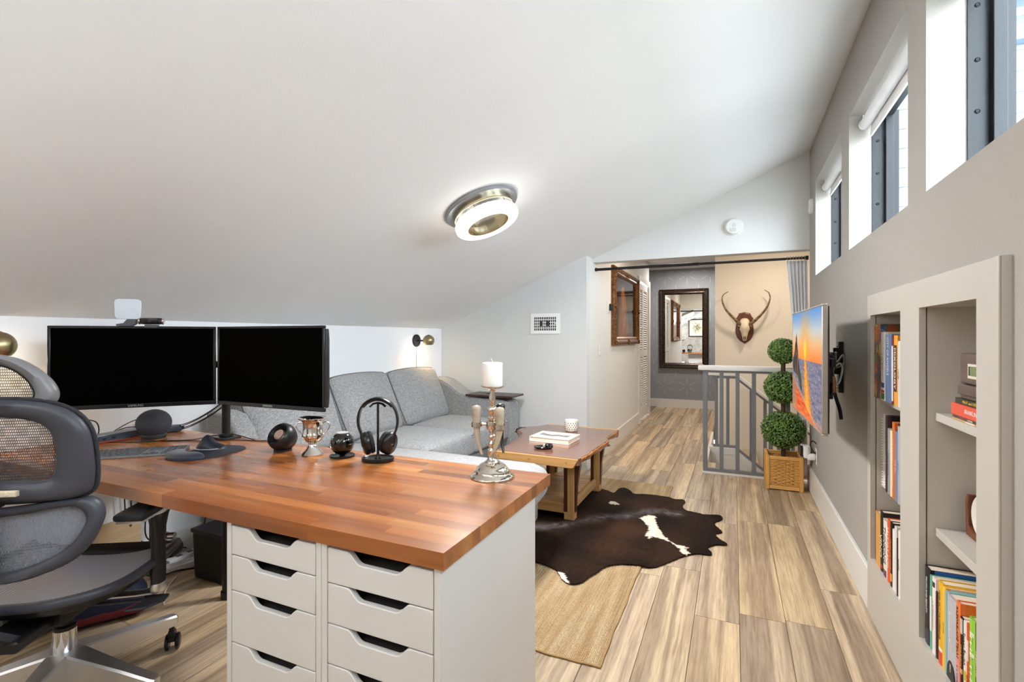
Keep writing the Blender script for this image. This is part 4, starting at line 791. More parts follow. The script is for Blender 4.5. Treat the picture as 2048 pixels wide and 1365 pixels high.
for z, y, w, t_ in ((0.35, -0.22, 0.045, 0.02), (0.42, -0.31, 0.042, 0.02), (0.52, -0.345, 0.04, 0.018), (0.66, -0.345, 0.034, 0.016), (0.78, -0.335, 0.03, 0.014), (0.92, -0.338, 0.026, 0.012), (1.04, -0.325, 0.022, 0.01)):
    rg.append([(-w, y + t_, z), (-w, y - t_ * 0.5, z), (-w * 0.6, y - t_, z), (w * 0.6, y - t_, z), (w, y - t_ * 0.5, z), (w, y + t_, z)])
b.rings(rg); b.build('spine', FRM, CH, smooth=True, angle=50)
b = MB(); b.box(-0.05, 0.05, -0.34, -0.30, 0.60, 0.70); b.build('lumbar_bracket', BLACKP, CH, bevel=0.01)
b = MB(); b.box(-0.025, 0.025, -0.325, -0.28, 1.0, 1.05); b.build('headrest_bracket', BLACKP, CH, bevel=0.006)
# ------------------------------------------------------------------ sofa
SF = N('grey_heather_fabric'); co = SF.coord()
a1 = SF.add('ShaderNodeTexNoise', i_Scale=170.0, i_Detail=3.0); SF.link(co, a1.inputs['Vector']); a2 = SF.add('ShaderNodeTexNoise', i_Scale=60.0, i_Detail=4.0); SF.link(SF.coord((3, 0.7, 1)), a2.inputs['Vector'])
h1 = SF.ramp(a1.outputs[0], [(0.3, lin('#76777a')), (0.52, lin('#969698')), (0.72, lin('#b4b3b1'))]); h2 = SF.ramp(a2.outputs[0], [(0.35, (0.84, 0.84, 0.85, 1)), (0.65, (1.1, 1.1, 1.08, 1))])
SF.link(SF.mix(1.0, h1, h2, 'MULTIPLY'), SF.b.inputs['Base Color']); SF.b.inputs['Roughness'].default_value = 0.95; SF.b.inputs['Sheen Weight'].default_value = 0.15; SF.bump(a1.outputs[0], 0.35, 0.003)
WELT = mat('dark_grey_welt', '#5b5c60', rough=0.95)
so = thing('sectional_sofa', 'grey fabric sectional sofa with a chaise along the white knee wall', 'sofa', (-2.76, 1.85, 0))
# local x = world x + 2.76, local y = world y - 1.85
b = MB(); b.puff((0.44, 1.34, 0.20), (0.82, 2.02, 0.18), 0.02, n=6); b.puff((0.86, 0.48, 0.20), (1.66, 0.92, 0.18), 0.03, n=6); b.build('base', SF.m, so, smooth=True, angle=60)
b = MB(); b.puff((0.07, 1.24, 0.46), (0.14, 2.44, 0.56), 0.05, n=6); b.build('back_frame', SF.m, so, smooth=True, angle=60)
def rect_welt(c, sx, sy, z, r=0.03, m=WELT):
    pts = []
    for (qx, qy, a0) in ((1, 1, 0), (-1, 1, 1), (-1, -1, 2), (1, -1, 3)):
        for k in range(5):
            a = (a0 + k / 4) * PI / 2; pts.append((c[0] + qx * (sx / 2 - r) + r * math.cos(a), c[1] + qy * (sy / 2 - r) + r * math.sin(a), z))
    return pts
for (c, sz) in (((0.52, 1.26, 0.385), (0.75, 0.68, 0.19)), ((0.52, 1.92, 0.385), (0.75, 0.64, 0.19))):
    b = MB(); b.puff(c, sz, 0.035, n=10, puff=(0.012, 0, 0.022)); q = b.build('seat_cushion', SF.m, so, smooth=True, angle=80)
    for dz in (0.068, -0.075):
        b = MB(); b.tube(rect_welt(c, sz[0] - 0.004, sz[1] - 0.004, c[2] + dz), 0.0035, 6, closed=True); b.build('piping', WELT, q, smooth=True)
def chx(p, u, v, w): return p
b = MB(); b.puff((0.98, 0.48, 0.375), (1.56, 0.89, 0.20), 0.07, n=12, puff=(0.06, 0.0, 0.02)); q = b.build('chaise_cushion', SF.m, so, smooth=True, angle=80)
b = MB(); b.tube(rect_welt((0.98, 0.48), 1.57, 0.87, 0.40, 0.12), 0.0035, 6, closed=True); b.build('piping', WELT, q, smooth=True)
# back cushions lean against the wall
def back_cushion(y0, y1, tilt=0.42):
    w = y1 - y0; hgt = 0.50
    Mx = Matrix.Translation((0.24, (y0 + y1) / 2, 0.455)) @ Matrix.Rotation(-tilt, 4, 'Y')
    tl = MB()
    def fn(p, u, v, w_):
        k = 0.010 * math.exp(-((v - 0.05) / 0.06) ** 2 - ((w_ - 0.2) / 0.08) ** 2) + 0.008 * math.exp(-((v + 0.45) / 0.06) ** 2 - ((w_ - 0.2) / 0.08) ** 2) + 0.008 * math.exp(-((v - 0.5) / 0.06) ** 2 - ((w_ - 0.2) / 0.08) ** 2)
        p.x -= max(0, u) * k * 1.4
        p.z += 0.016 * (1 - v * v) * max(0, w_) - 0.01 * abs(v) ** 3 * max(0, w_); p.y *= 1 + 0.03 * w_
        return p
    tl.puff((0, 0, hgt / 2), (0.17, w, hgt), 0.055, n=14, puff=(0.035, 0.006, 0.0), M=Mx, fn=fn); q = tl.build('back_cushion', SF.m, so, smooth=True, angle=80)
    for uu in (0.80, -0.80):
        per = [(-1 + k / 14, 1) for k in range(28)] + [(1, 1 - k / 14) for k in range(28)] + [(1 - k / 14, -1) for k in range(28)] + [(-1, -1 + k / 14) for k in range(28)]
        pts = [Mx @ (MB.puff_map((0.17, w, hgt), 0.055, (0.035, 0.006, 0.0), fn, uu, a, c) + Vector((0, 0, hgt / 2))) for a, c in per]
        b = MB(); b.tube(pts, 0.0042, 6, closed=True); b.build('piping', WELT, q, smooth=True)
back_cushion(0.13, 0.835); back_cushion(0.845, 1.50); back_cushion(1.51, 2.22)
# arms
def arm(y0, y1, name):
    prof = [(0.02, 0.10), (0.90, 0.10), (0.905, 0.50), (0.90, 0.60), (0.87, 0.635), (0.80, 0.645), (0.62, 0.65), (0.46, 0.665), (0.36, 0.70), (0.28, 0.755), (0.2, 0.80), (0.12, 0.82), (0.02, 0.82)]
    b = MB(); b.prism(prof, y0, y1, yx); q = b.build('arm', SF.m, so, smooth=True, angle=50, bevel=0.02, segs=3)
    for yy in (y0 + 0.004, y1 - 0.004):
        b = MB(); b.tube([(x, yy, z) for x, z in prof[1:]], 0.0028, 6); b.build('piping', SF.m, q, smooth=True)
arm(2.22, 2.44, 'arm')
b = MB(); b.prism([(0.02, 0.10), (0.40, 0.10), (0.36, 0.50), (0.27, 0.70), (0.2, 0.78), (0.12, 0.80), (0.02, 0.80)], 0.0, 0.13, yx); b.build('arm', SF.m, so, smooth=True, angle=50, bevel=0.02, segs=3)
WLEG = wood('sofa_leg_wood', ['#5a3420', '#6b4029'], 'z', rough=0.4)
for (lx, ly) in ((0.82, 2.15), (0.1, 2.3), (1.52, 0.12), (1.0, 0.84), (0.1, 0.1)):
    b = MB(); b.rings([[(lx + r_ * math.cos(k * PI / 6), ly + r_ * math.sin(k * PI / 6), z) for k in range(12)] for z, r_ in ((0.0115, 0.014), (0.115, 0.024))]); b.build('leg', WLEG, so, smooth=True)
ty = thing('arm_tray', 'dark walnut tray with a round cup hole resting on the sofa arm', 'tray', (-2.055, 4.18, 0.6695), 0)
TRW = wood('dark_walnut', ['#33211b', '#432c24', '#3a2620'], 'x', rough=0.35)
b = MB(); tn_ = [(0.235 * (1 if k else 1), 0) for k in range(1)]
outer = [(-0.24, -0.135), (0.24, -0.135), (0.24, 0.135), (-0.24, 0.135)]; b.prism(outer, 0, 0.017); b.build('board', TRW, ty, bevel=0.003)
b = MB(); b.lathe([(0.045, 0.0172), (0.042, 0.0176), (0.036, 0.0174), (0.001, 0.0174)], 32, Matrix.Translation((-0.05, 0, 0))); b.build('cup_recess', mat('black_recess', '#1a100c', rough=0.7), ty)
# ------------------------------------------------------------------ rugs
JU = N('jute_weave'); 
j1 = JU.add('ShaderNodeTexWave', wave_type='BANDS', bands_direction='X', i_Scale=22.0, i_Distortion=1.2, i_Detail=2.0); JU.link(JU.coord((1, 1, 1)), j1.inputs['Vector'])
j2 = JU.add('ShaderNodeTexBrick', i_Scale=1.0); j2.offset = 0.5; j2.inputs['Brick Width'].default_value = 0.012; j2.inputs['Row Height'].default_value = 0.0068; j2.inputs['Mortar Size'].default_value = 0.0016; j2.inputs['Mortar Smooth'].default_value = 1.0; jn = JU.add('ShaderNodeTexNoise', i_Scale=70.0, i_Detail=2.0); JU.link(JU.coord(), jn.inputs['Vector']); jm = JU.add('ShaderNodeVectorMath', operation='MULTIPLY_ADD'); JU.link(jn.outputs['Color'], jm.inputs[0]); jm.inputs[1].default_value = (0.007, 0.007, 0); JU.link(JU.coord((1, 1, 1), 'Object', (0, 0, PI / 2)), jm.inputs[2]); JU.link(jm.outputs[0], j2.inputs['Vector'])
j3 = JU.add('ShaderNodeTexNoise', i_Scale=1.0, i_Detail=4.0); JU.link(JU.coord((26, 2.2, 1)), j3.inputs['Vector']); j4 = JU.add('ShaderNodeTexNoise', i_Scale=160.0, i_Detail=3.0); JU.link(JU.coord(), j4.inputs['Vector'])
jc = JU.ramp(j3.outputs[0], [(0.3, lin('#b8996d')), (0.5, lin('#c9ae85')), (0.7, lin('#d8c49f'))]); jc = JU.mix(JU.ramp(j4.outputs[0], [(0.3, (0.5, 0.5, 0.5, 1)), (0.6, (0, 0, 0, 1))]), jc, JU.mix(1.0, jc, lin('#c2a27c'), 'MULTIPLY'))
jc = JU.mix(JU.ramp(j2.outputs['Fac'], [(0.0, (0, 0, 0, 1)), (1.0, (0.6, 0.6, 0.6, 1))]), jc, JU.mix(1.0, jc, lin('#9c7d58'), 'MULTIPLY')); JU.link(jc, JU.b.inputs['Base Color'])
JU.b.inputs['Roughness'].default_value = 0.95; hh = JU.mix(0.5, j1.outputs[0], JU.mix(1.0, (1, 1, 1, 1), j2.outputs['Fac'], 'SUBTRACT')); JU.bump(hh, 0.9, 0.006)
rg_ = thing('jute_rug', 'large tan woven jute rug under the coffee table', 'rug', (-1.25, 3.0, 0.0004))
def edge_w(t, s_): return 0.0022 * math.sin(37 * t + s_) + 0.0016 * math.sin(91 * t + 2 * s_)
X0, X1, Y0, Y1 = -0.85, 0.797, -1.21, 1.20
def rug_pt(u, v, z):
    x = lerp(X0, X1, u) + (edge_w(v, 1) if u > 0.99 or u < 0.01 else 0); y = lerp(Y0, Y1, v) + (edge_w(u, 3) if v < 0.01 or v > 0.99 else 0); return (x, y, z)
b = MB(); b.grid(lambda u, v: rug_pt(u, v, 0.0085 + 0.0012 * noise.noise((u * 9, v * 12, 0))), 60, 80); b.build('weave', JU.m, rg_, smooth=True, angle=180)
loop = [rug_pt(k / 60, 0, 0.004) for k in range(60)] + [rug_pt(1, k / 80, 0.004) for k in range(80)] + [rug_pt(1 - k / 60, 1, 0.004) for k in range(60)] + [rug_pt(0, 1 - k / 80, 0.004) for k in range(80)]
b = MB(); b.tube([Vector(p) for p in loop], 0.0048, 6, closed=True); b.build('binding', mat('jute_binding', '#b18f60', rough=0.95, bump=0.5, bscale=300), rg_, smooth=True)
b = MB(); b.box(X0 + 0.01, X1 - 0.01, Y0 + 0.01, Y1 - 0.01, 0, 0.004); b.build('backing', mat('rug_backing', '#6d543a', rough=0.9), rg_)
# cowhide
HID = [(-0.968, 3.866), (-0.903, 3.841), (-0.844, 3.808), (-0.83, 3.928), (-0.79, 3.962), (-0.732, 3.898), (-0.699, 3.842), (-0.637, 3.862), (-0.563, 3.877), (-0.487, 3.873), (-0.402, 3.874), (-0.346, 3.888), (-0.326, 3.835), (-0.336, 3.772), (-0.323, 3.683), (-0.291, 3.649), (-0.242, 3.639), (-0.185, 3.624), (-0.121, 3.647), (-0.084, 3.648), (-0.069, 3.595), (-0.082, 3.552), (-0.107, 3.512), (-0.115, 3.461), (-0.091, 3.404), (-0.067, 3.349), (-0.076, 3.32), (-0.102, 3.295), (-0.095, 3.249), (-0.066, 3.203), (-0.037, 3.163), (-0.048, 3.135), (-0.088, 3.125), (-0.126, 3.085), (-0.136, 3.048), (-0.115, 3.004), (-0.117, 2.968), (-0.143, 2.956), (-0.189, 2.95), (-0.232, 2.91), (-0.26, 2.877), (-0.293, 2.823), (-0.331, 2.758), (-0.376, 2.691), (-0.424, 2.661), (-0.482, 2.649), (-0.547, 2.624), (-0.587, 2.596), (-0.617, 2.556), (-0.637, 2.485), (-0.659, 2.425), (-0.678, 2.359), (-0.705, 2.324), (-0.741, 2.319), (-0.78, 2.346), (-0.808, 2.383), (-0.837, 2.422), (-0.885, 2.445), (-0.946, 2.463), (-1.05, 2.45), (-1.2, 2.40), (-1.35, 2.30), (-1.48, 2.22), (-1.56, 2.26), (-1.55, 2.40), (-1.62, 2.55), (-1.70, 2.75), (-1.66, 2.92), (-1.72, 3.1), (-1.66, 3.3), (-1.60, 3.5), (-1.62, 3.75), (-1.52, 3.9), (-1.42, 3.82), (-1.3, 3.75), (-1.15, 3.80), (-1.05, 3.85)]
WP = [[(-0.835, 3.572), (-0.815, 3.605), (-0.781, 3.596), (-0.744, 3.544), (-0.77, 3.543), (-0.811, 3.538)],
      [(-0.57, 3.341), (-0.525, 3.42), (-0.478, 3.426), (-0.467, 3.316), (-0.436, 3.222), (-0.395, 3.139), (-0.353, 3.074), (-0.306, 3.026), (-0.264, 3.012), (-0.24, 3.012), (-0.253, 2.974), (-0.218, 2.927), (-0.247, 2.904), (-0.264, 2.917), (-0.294, 2.988), (-0.35, 3.052), (-0.403, 3.075), (-0.445, 3.068), (-0.46, 3.026), (-0.493, 3.071), (-0.478, 3.14), (-0.495, 3.222)],
      [(-0.83, 2.41), (-0.799, 2.404), (-0.77, 2.375), (-0.737, 2.32), (-0.764, 2.30), (-0.81, 2.349)]]
GREY_SHEEN = [(-1.45, 2.75), (-1.119, 2.916), (-0.943, 3.075), (-0.78, 3.276), (-0.658, 3.346), (-0.511, 3.519), (-0.35, 3.559)]  # spine line where grey hair and painted sheen lighten the hide
def inside(p, poly):
    c = False; n = len(poly)
    for i in range(n):
        a, q = poly[i], poly[i - 1]
        if (a[1] > p[1]) != (q[1] > p[1]) and p[0] < (q[0] - a[0]) * (p[1] - a[1]) / (q[1] - a[1]) + a[0]: c = not c
    return c
def seg_d(p, a, q):
    ax, ay = q[0] - a[0], q[1] - a[1]; t_ = max(0, min(1, ((p[0] - a[0]) * ax + (p[1] - a[1]) * ay) / (ax * ax + ay * ay + 1e-12))); return math.hypot(p[0] - a[0] - ax * t_, p[1] - a[1] - ay * t_)
hid = thing('cowhide_rug', 'dark brown cowhide with white patches spread over the jute rug', 'rug', (0, 0, 0))
dense = [(p.x, p.y) for p in catmull([(x, y, 0) for x, y in HID], 420)]
dense = [(x + 0.004 * noise.noise((x * 90, y * 90, 1)), y + 0.004 * noise.noise((x * 90, y * 90, 7))) for x, y in dense]
bm = bmesh.new(); vs = [bm.verts.new((x, y, 0)) for x, y in dense]; bm.faces.new(vs)
bmesh.ops.triangulate(bm, faces=bm.faces[:])
st = 0.0105; xx = min(p[0] for p in dense) + st
while xx < max(p[0] for p in dense):
    bmesh.ops.bisect_plane(bm, geom=bm.verts[:] + bm.edges[:] + bm.faces[:], plane_co=(xx, 0, 0), plane_no=(1, 0, 0)); xx += st
yy = min(p[1] for p in dense) + st
while yy < max(p[1] for p in dense):
    bmesh.ops.bisect_plane(bm, geom=bm.verts[:] + bm.edges[:] + bm.faces[:], plane_co=(0, yy, 0), plane_no=(0, 1, 0)); yy += st
def on_rug(x, y): return max(0.0, min(1.0, (-0.405 - x) / 0.035)) * max(0.0, min(1.0, (y - 1.73) / 0.03)) * max(0.0, min(1.0, (4.25 - y) / 0.03))
cols = []
def hide_col(x, y):
    jx = x + 0.010 * noise.noise((x * 55, y * 55, 0)) + 0.006 * noise.noise((x * 160, y * 160, 3)); jy = y + 0.010 * noise.noise((x * 55, y * 55, 9)) + 0.006 * noise.noise((x * 160, y * 160, 5))
    for w in WP:
        if inside((jx, jy), w): return mixc(hexs('#efe4d6'), hexs('#d8c8b4'), 0.5 + noise.noise((x * 60, y * 60, 2)))
    c = mixc(hexs('#180f0b'), hexs('#3b261a'), 0.45 + 0.9 * noise.noise((x * 4, y * 4, 0)) + 0.35 * noise.noise((x * 70, y * 25, 4)))
    d = min(seg_d((x, y), GREY_SHEEN[i], GREY_SHEEN[i + 1]) for i in range(len(GREY_SHEEN) - 1)) + 0.03 * noise.noise((x * 9, y * 9, 6))
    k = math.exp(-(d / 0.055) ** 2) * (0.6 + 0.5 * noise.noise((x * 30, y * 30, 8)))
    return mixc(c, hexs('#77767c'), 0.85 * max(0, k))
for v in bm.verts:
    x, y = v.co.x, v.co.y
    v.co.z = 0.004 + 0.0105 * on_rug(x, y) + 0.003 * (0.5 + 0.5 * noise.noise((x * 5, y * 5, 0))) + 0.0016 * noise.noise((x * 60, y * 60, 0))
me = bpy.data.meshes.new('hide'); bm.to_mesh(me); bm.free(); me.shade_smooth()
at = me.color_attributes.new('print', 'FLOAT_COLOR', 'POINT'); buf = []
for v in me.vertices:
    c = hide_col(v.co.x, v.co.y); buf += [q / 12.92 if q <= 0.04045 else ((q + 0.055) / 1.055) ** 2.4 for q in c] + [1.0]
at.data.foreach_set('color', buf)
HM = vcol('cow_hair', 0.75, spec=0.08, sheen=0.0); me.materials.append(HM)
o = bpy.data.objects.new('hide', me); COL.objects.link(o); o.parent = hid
so_ = o.modifiers.new('thickness', 'SOLIDIFY'); so_.thickness = 0.0035; so_.offset = -1
t_ = HM.node_tree; nz = t_.nodes.new('ShaderNodeTexNoise'); nz.inputs['Scale'].default_value = 1.0; nz.inputs['Detail'].default_value = 4; tc = t_.nodes.new('ShaderNodeTexCoord'); mp = t_.nodes.new('ShaderNodeMapping'); mp.inputs['Scale'].default_value = (220, 90, 60); mp.inputs['Rotation'].default_value = (0, 0, 0.7)
bp = t_.nodes.new('ShaderNodeBump'); bp.inputs['Strength'].default_value = 0.5; bp.inputs['Distance'].default_value = 0.004
t_.links.new(tc.outputs['Object'], mp.inputs[0]); t_.links.new(mp.outputs[0], nz.inputs['Vector']); t_.links.new(nz.outputs[0], bp.inputs['Height']); t_.links.new(bp.outputs[0], t_.nodes['Principled BSDF'].inputs['Normal'])
# ------------------------------------------------------------------ coffee table
CT = thing('coffee_table', 'live-edge wooden coffee table with slatted lower shelf on the rugs', 'coffee table', (-1.15, 3.43, 0.0))
TOPW = wood('walnut_slab', ['#6d4632', '#7b5140'], 'y', rough=0.18, rand=0.4, grain=0.5, coat=0.5, streak=14); FIR = wood('fir_board', ['#bd8d56', '#c79962', '#b5834b', '#cda26c'], 'x', rough=0.45, rand=0.7, grain=0.45); FIRY = wood('fir_board_long', ['#c0955f', '#cba470'], 'y', rough=0.45); FIRZ = wood('fir_leg', ['#bd8f56', '#c79b62'], 'z', rough=0.45)
TO = [(-1.422, 2.918), (-0.859, 2.896), (-0.853, 2.933), (-0.853, 2.968), (-0.84, 3.058), (-0.843, 3.16), (-0.833, 3.286), (-0.824, 3.492), (-0.824, 3.53), (-0.853, 3.599), (-0.85, 3.738), (-0.84, 3.948), (-1.324, 3.972), (-1.435, 3.966), (-1.493, 3.84), (-1.581, 3.758), (-1.574, 3.699), (-1.579, 3.616), (-1.527, 3.563), (-1.486, 3.507), (-1.455, 3.362), (-1.428, 3.166), (-1.419, 3.009)]
def edge_loop(poly, per):
    out = []; n = len(poly)
    for i in range(n):
        for k in range(per):
            t__ = k / per; a, q = poly[i], poly[(i + 1) % n]; out.append((lerp(a[0], q[0], t__) + 1.15, lerp(a[1], q[1], t__) - 3.43))
    return out
el = edge_loop(TO, 5); n = len(el)
def inset(i, amt, z, sd):
    p = Vector(el[i]); c = Vector((0.0, 0.0)); front = abs(p.y + 0.52) < 0.03 or abs(p.y - 0.53) < 0.035
    d = (c - p).normalized(); w = 0 if front else amt * (0.6 + 1.5 * noise.noise((p.x * 11, p.y * 11, sd)))
    return (p.x + d.x * w, p.y + d.y * w, z)
b = MB(); b.rings([[inset(i, 0.035, 0.438, 2) for i in range(n)], [inset(i, -0.012, 0.452, 3) for i in range(n)], [inset(i, -0.006, 0.466, 5) for i in range(n)], [inset(i, 0.004, 0.480, 8) for i in range(n)]]); b.build('top_slab', TOPW, CT, smooth=True, angle=35)
# bark left on the live right edge, and the dark burl on the left
BARK = mat('bark_edge', '#a86a35', rough=0.6, var=0.5, vscale=25, bump=0.6, bscale=60)
for idx in (range(10, 58),):
    b = MB(); pr = [Vector(inset(i, -0.004, 0.468, 5)) for i in idx]; b.tube(pr, [0.009 + 0.005 * noise.noise((i * 0.9, 0, 0)) for i in idx], 8, flat=(1.1, 0.7)); b.build('bark_edge', BARK, CT, smooth=True)
b = MB(); b.puff((-0.425, 0.27, 0.463), (0.07, 0.10, 0.035), 0.012, n=7, fn=lambda p, u, v, w: p + Vector((0.01 * noise.noise((u * 4, v * 4, w)), 0.012 * noise.noise((v * 5, u, w)), 0.006 * noise.noise((u * 6, w, v))))); b.build('burl', mat('dark_burl', '#1d1310', rough=0.4, bump=0.3, bscale=60), CT, smooth=True, angle=80)
for (yv, lab, nm) in ((-0.535, -1, 'front_board'), (0.535, 1, 'rear_board')):
    b = MB(); 
    if lab < 0: b.prism([(-0.272, 0.478), (0.292, 0.478), (0.284, 0.462), (0.262, 0.424), (0.246, 0.417), (-0.262, 0.430), (-0.272, 0.44)], yv - 0.002, yv + 0.032, yx)
    else: b.box(-0.29, 0.305, yv - 0.03, yv + 0.004, 0.42, 0.481)
    fb = b.build(nm, FIR, CT, bevel=0.004)
    if lab < 0:
        for xq in (-0.245, -0.03, 0.215):
            b = MB(); b.lathe([(0.0085, 0), (0.0085, 0.0012), (0.001, 0.0014)], 16, Matrix.Translation((xq, yv - 0.0018, 0.450)) @ Matrix.Rotation(PI / 2, 4, 'X')); b.build('dowel', mat('end_grain_plug', '#a87a42', rough=0.5), fb)
DARKW = wood('dark_walnut_strip', ['#4a2417', '#59301f'], 'z', rough=0.3)
for (lx, ly) in ((0.166, -0.295), (0.166, 0.37), (-0.20, -0.295), (-0.20, 0.37)):
    b = MB(); b.box(lx - 0.034, lx + 0.034, ly - 0.034, ly + 0.034, 0.0225, 0.44); lg = b.build('leg', FIRZ, CT, bevel=0.003)
    b = MB(); b.box(lx - 0.0345, lx - 0.010, ly - 0.0355, ly - 0.033, 0.075, 0.438); b.build('inlay', DARKW, lg)
    b = MB(); b.rings([[(lx + 0.030, ly - 0.022, z), (lx + 0.030 + w, ly - 0.022, z), (lx + 0.030 + w, ly + 0.022, z), (lx + 0.030, ly + 0.022, z)] for z, w in ((0.072, 0.008), (0.25, 0.018), (0.44, 0.050))]); b.build('bracket', DARKW, lg, bevel=0.002)
for (x0, x1, y0, y1, nm) in ((-0.17, 0.132, -0.325, -0.303, 'shelf_rail'), (-0.17, 0.132, 0.38, 0.40, 'shelf_rail')): bx(nm, FIR, CT, x0, x1, y0, y1, 0.062, 0.108, bevel=0.002)
for xx in (0.150, -0.205): bx('shelf_rail', FIRY, CT, xx, xx + 0.024, -0.262, 0.337, 0.062, 0.115, bevel=0.002)
R = random.Random(4)
for k in range(6):
    y0 = -0.325 + k * 0.121; b = MB(); xr = 0.147; b.box(-0.18 if 0 < k < 5 else -0.166, xr if 0 < k < 5 else 0.131, y0 + 0.001, y0 + 0.117 - (0.0 if k < 5 else 0.012), 0.109, 0.127 + R.uniform(0, 0.001)); b.build('shelf_slat', FIR, CT, bevel=0.003)
# things on the coffee table
bkA = math.radians(-3.5)
cb_ = thing('coffee_table_book', 'white hardcover book with a grey landscape photo on the coffee table', 'book', (-1.175, 3.375, 0.4805), bkA)
b = MB(); b.box(-0.150, 0.150, -0.115, 0.115, 0.0, 0.003); b.box(-0.150, 0.150, -0.115, 0.115, 0.030, 0.033); b.box(-0.150, -0.147, -0.115, 0.115, 0.003, 0.030); b.build('cover', mat('white_cover', '#efe9e3', rough=0.4, var=0.01), cb_, bevel=0.0008)
bx('pages', mat('page_block', '#e9d8c4', rough=0.8, bump=0.1), cb_, -0.147, 0.145, -0.111, 0.111, 0.003, 0.030)
def bookprint(u, v):
    h_ = 0.62 + 0.18 * noise.noise((u * 4, 0, 0)) + 0.07 * noise.noise((u * 13, 3, 0)); l_ = 0.22 + 0.25 * noise.noise((u * 3, 5, 0)) + 0.25 * u
    if l_ < v < h_ and 0.12 < u < 0.86: return mixc(hexs('#6d6963'), hexs('#8f877d'), 0.5 + noise.noise((u * 9, v * 9, 0)))
    if v >= h_ and u < 0.4: return hexs('#f6f2ea')
    if u > 0.7 and v > 0.6: return hexs('#e8cfc4')
    return hexs('#f0ebe2')
printed('cover_photo', bookprint, 48, 40, lambda u, v: (-0.149 + 0.298 * u, -0.114 + 0.228 * v, 0.0333), vcol('book_print', 0.4), cb_)
jr = thing('candle_jar', 'white pierced ceramic tea-light jar on the coffee table', 'candle holder', (-1.168, 3.745, 0.4805))
prf = [(0.001, 0.0), (0.042, 0.0), (0.050, 0.008), (0.0525, 0.03), (0.0525, 0.068), (0.050, 0.082), (0.051, 0.086), (0.049, 0.088), (0.046, 0.083), (0.0485, 0.066), (0.0485, 0.03), (0.04, 0.012), (0.001, 0.010)]
b = MB(); b.lathe(prf, 36); b.build('shell', mat('white_ceramic', '#ece5dc', rough=0.35, var=0.02), jr, smooth=True)
hl_ = MB()
for r_ in range(4):
    for k in range(16):
        a = (k + 0.5 * (r_ % 2)) * 2 * PI / 16; z = 0.024 + r_ * 0.0145; q = 0.0530 if 0.02 < z else 0.052
        Mx = Matrix.Translation((q * math.cos(a), q * math.sin(a), z)) @ Matrix.Rotation(a, 4, 'Z') @ Matrix.Rotation(PI / 2, 4, 'Y'); hl_.lathe([(0.0042, -0.0015), (0.0042, 0.0006), (0.001, 0.0006)], 8, Mx)
o = hl_.build('pierced_holes', mat('dark_hole', '#6b5a4c', rough=0.8), jr); o['kind'] = 'stuff'
b = MB(); b.lathe([(0.0465, 0.030), (0.0465, 0.066), (0.001, 0.066)], 24); b.build('candle_wax', mat('pink_wax', '#f3dccb', rough=0.4, emit='#ffdcb8', estr=0.25), jr, smooth=True)
gd = thing('black_dish', 'small glossy black curved dish with a pale knob on the coffee table', 'dish', (-1.155, 3.085, 0.4803), 0.3)
b = MB(); b.lathe([(0.001, 0), (0.034, 0.0), (0.045, 0.006), (0.048, 0.012), (0.046, 0.014), (0.036, 0.009), (0.001, 0.007)], 32, Matrix.Diagonal((1.35, 0.9, 1, 1))); b.build('bowl', mat('gloss_black_lacquer', '#08080a', rough=0.06), gd, smooth=True)
b = MB(); b.puff((0.036, 0.0, 0.018), (0.055, 0.05, 0.034), 0.016, n=8); b.build('hump', mat('gloss_black_lacquer', '#08080a'), gd, smooth=True)
b = MB(); b.lathe([(0.010, 0.010), (0.010, 0.018), (0.006, 0.026), (0.001, 0.030)], 16, Matrix.Translation((0.005, 0.0, 0))); b.build('knob', mat('pale_silver', '#cfc9bd', rough=0.2, metal=0.7), gd, smooth=True)
# ------------------------------------------------------------------ ceiling lamp
lc = Vector((-1.2846, 2.4411, ceil_z(-1.2846) - 0.001)); nrm = Vector((0.39, 0, -0.921)).normalized()
cl = thing('ceiling_lamp', 'glowing crystal ring flush lamp with chrome plate on the sloped ceiling', 'ceiling lamp', lc)
Mq = nrm.to_track_quat('Z', 'Y').to_matrix().to_4x4()
b = MB(); b.lathe([(0.205, 0.0), (0.21, 0.004), (0.21, 0.018), (0.206, 0.022), (0.001, 0.022)], 56, Mq); b.build('base_plate', mat('brushed_chrome_plate', '#8f9296', rough=0.35, metal=0.7), cl, smooth=True)
GOLD = mat('warm_mirror_steel', '#cdbf9f', rough=0.12, metal=1.0)
b = MB(); b.lathe([(0.172, 0.022), (0.172, 0.050), (0.168, 0.050), (0.168, 0.022)], 56, Mq, cap=False); b.build('mirror_band', GOLD, cl, smooth=True)
CRY = N('lit_crystal'); vv = CRY.add('ShaderNodeTexVoronoi', i_Scale=55.0); CRY.link(CRY.coord(), vv.inputs['Vector'])
CRY.link(CRY.ramp(vv.outputs[0], [(0.0, (1, 0.94, 0.82, 1)), (0.6, (1, 0.97, 0.90, 1)), (1, (0.9, 0.75, 0.5, 1))]), CRY.b.inputs['Emission Color']); CRY.b.inputs['Emission Strength'].default_value = 1.25; CRY.b.inputs['Roughness'].default_value = 0.1
b = MB(); nn_ = 72; rings = []; R = random.Random(3)
for k in range(nn_):
    a = 2 * PI * k / nn_; j = 0.0035 * (k % 2); rings.append([Mq @ Vector((r_ * math.cos(a), r_ * math.sin(a), z)) for r_, z in ((0.168 + j, 0.068), (0.178 + j, 0.082), (0.1785 + j, 0.108), (0.168 + j, 0.121), (0.130 - j, 0.121), (0.121 - j, 0.108), (0.121 - j, 0.082), (0.130 - j, 0.068))])
b.rings(rings, True, False, True); b.build('crystal_ring', CRY.m, cl)
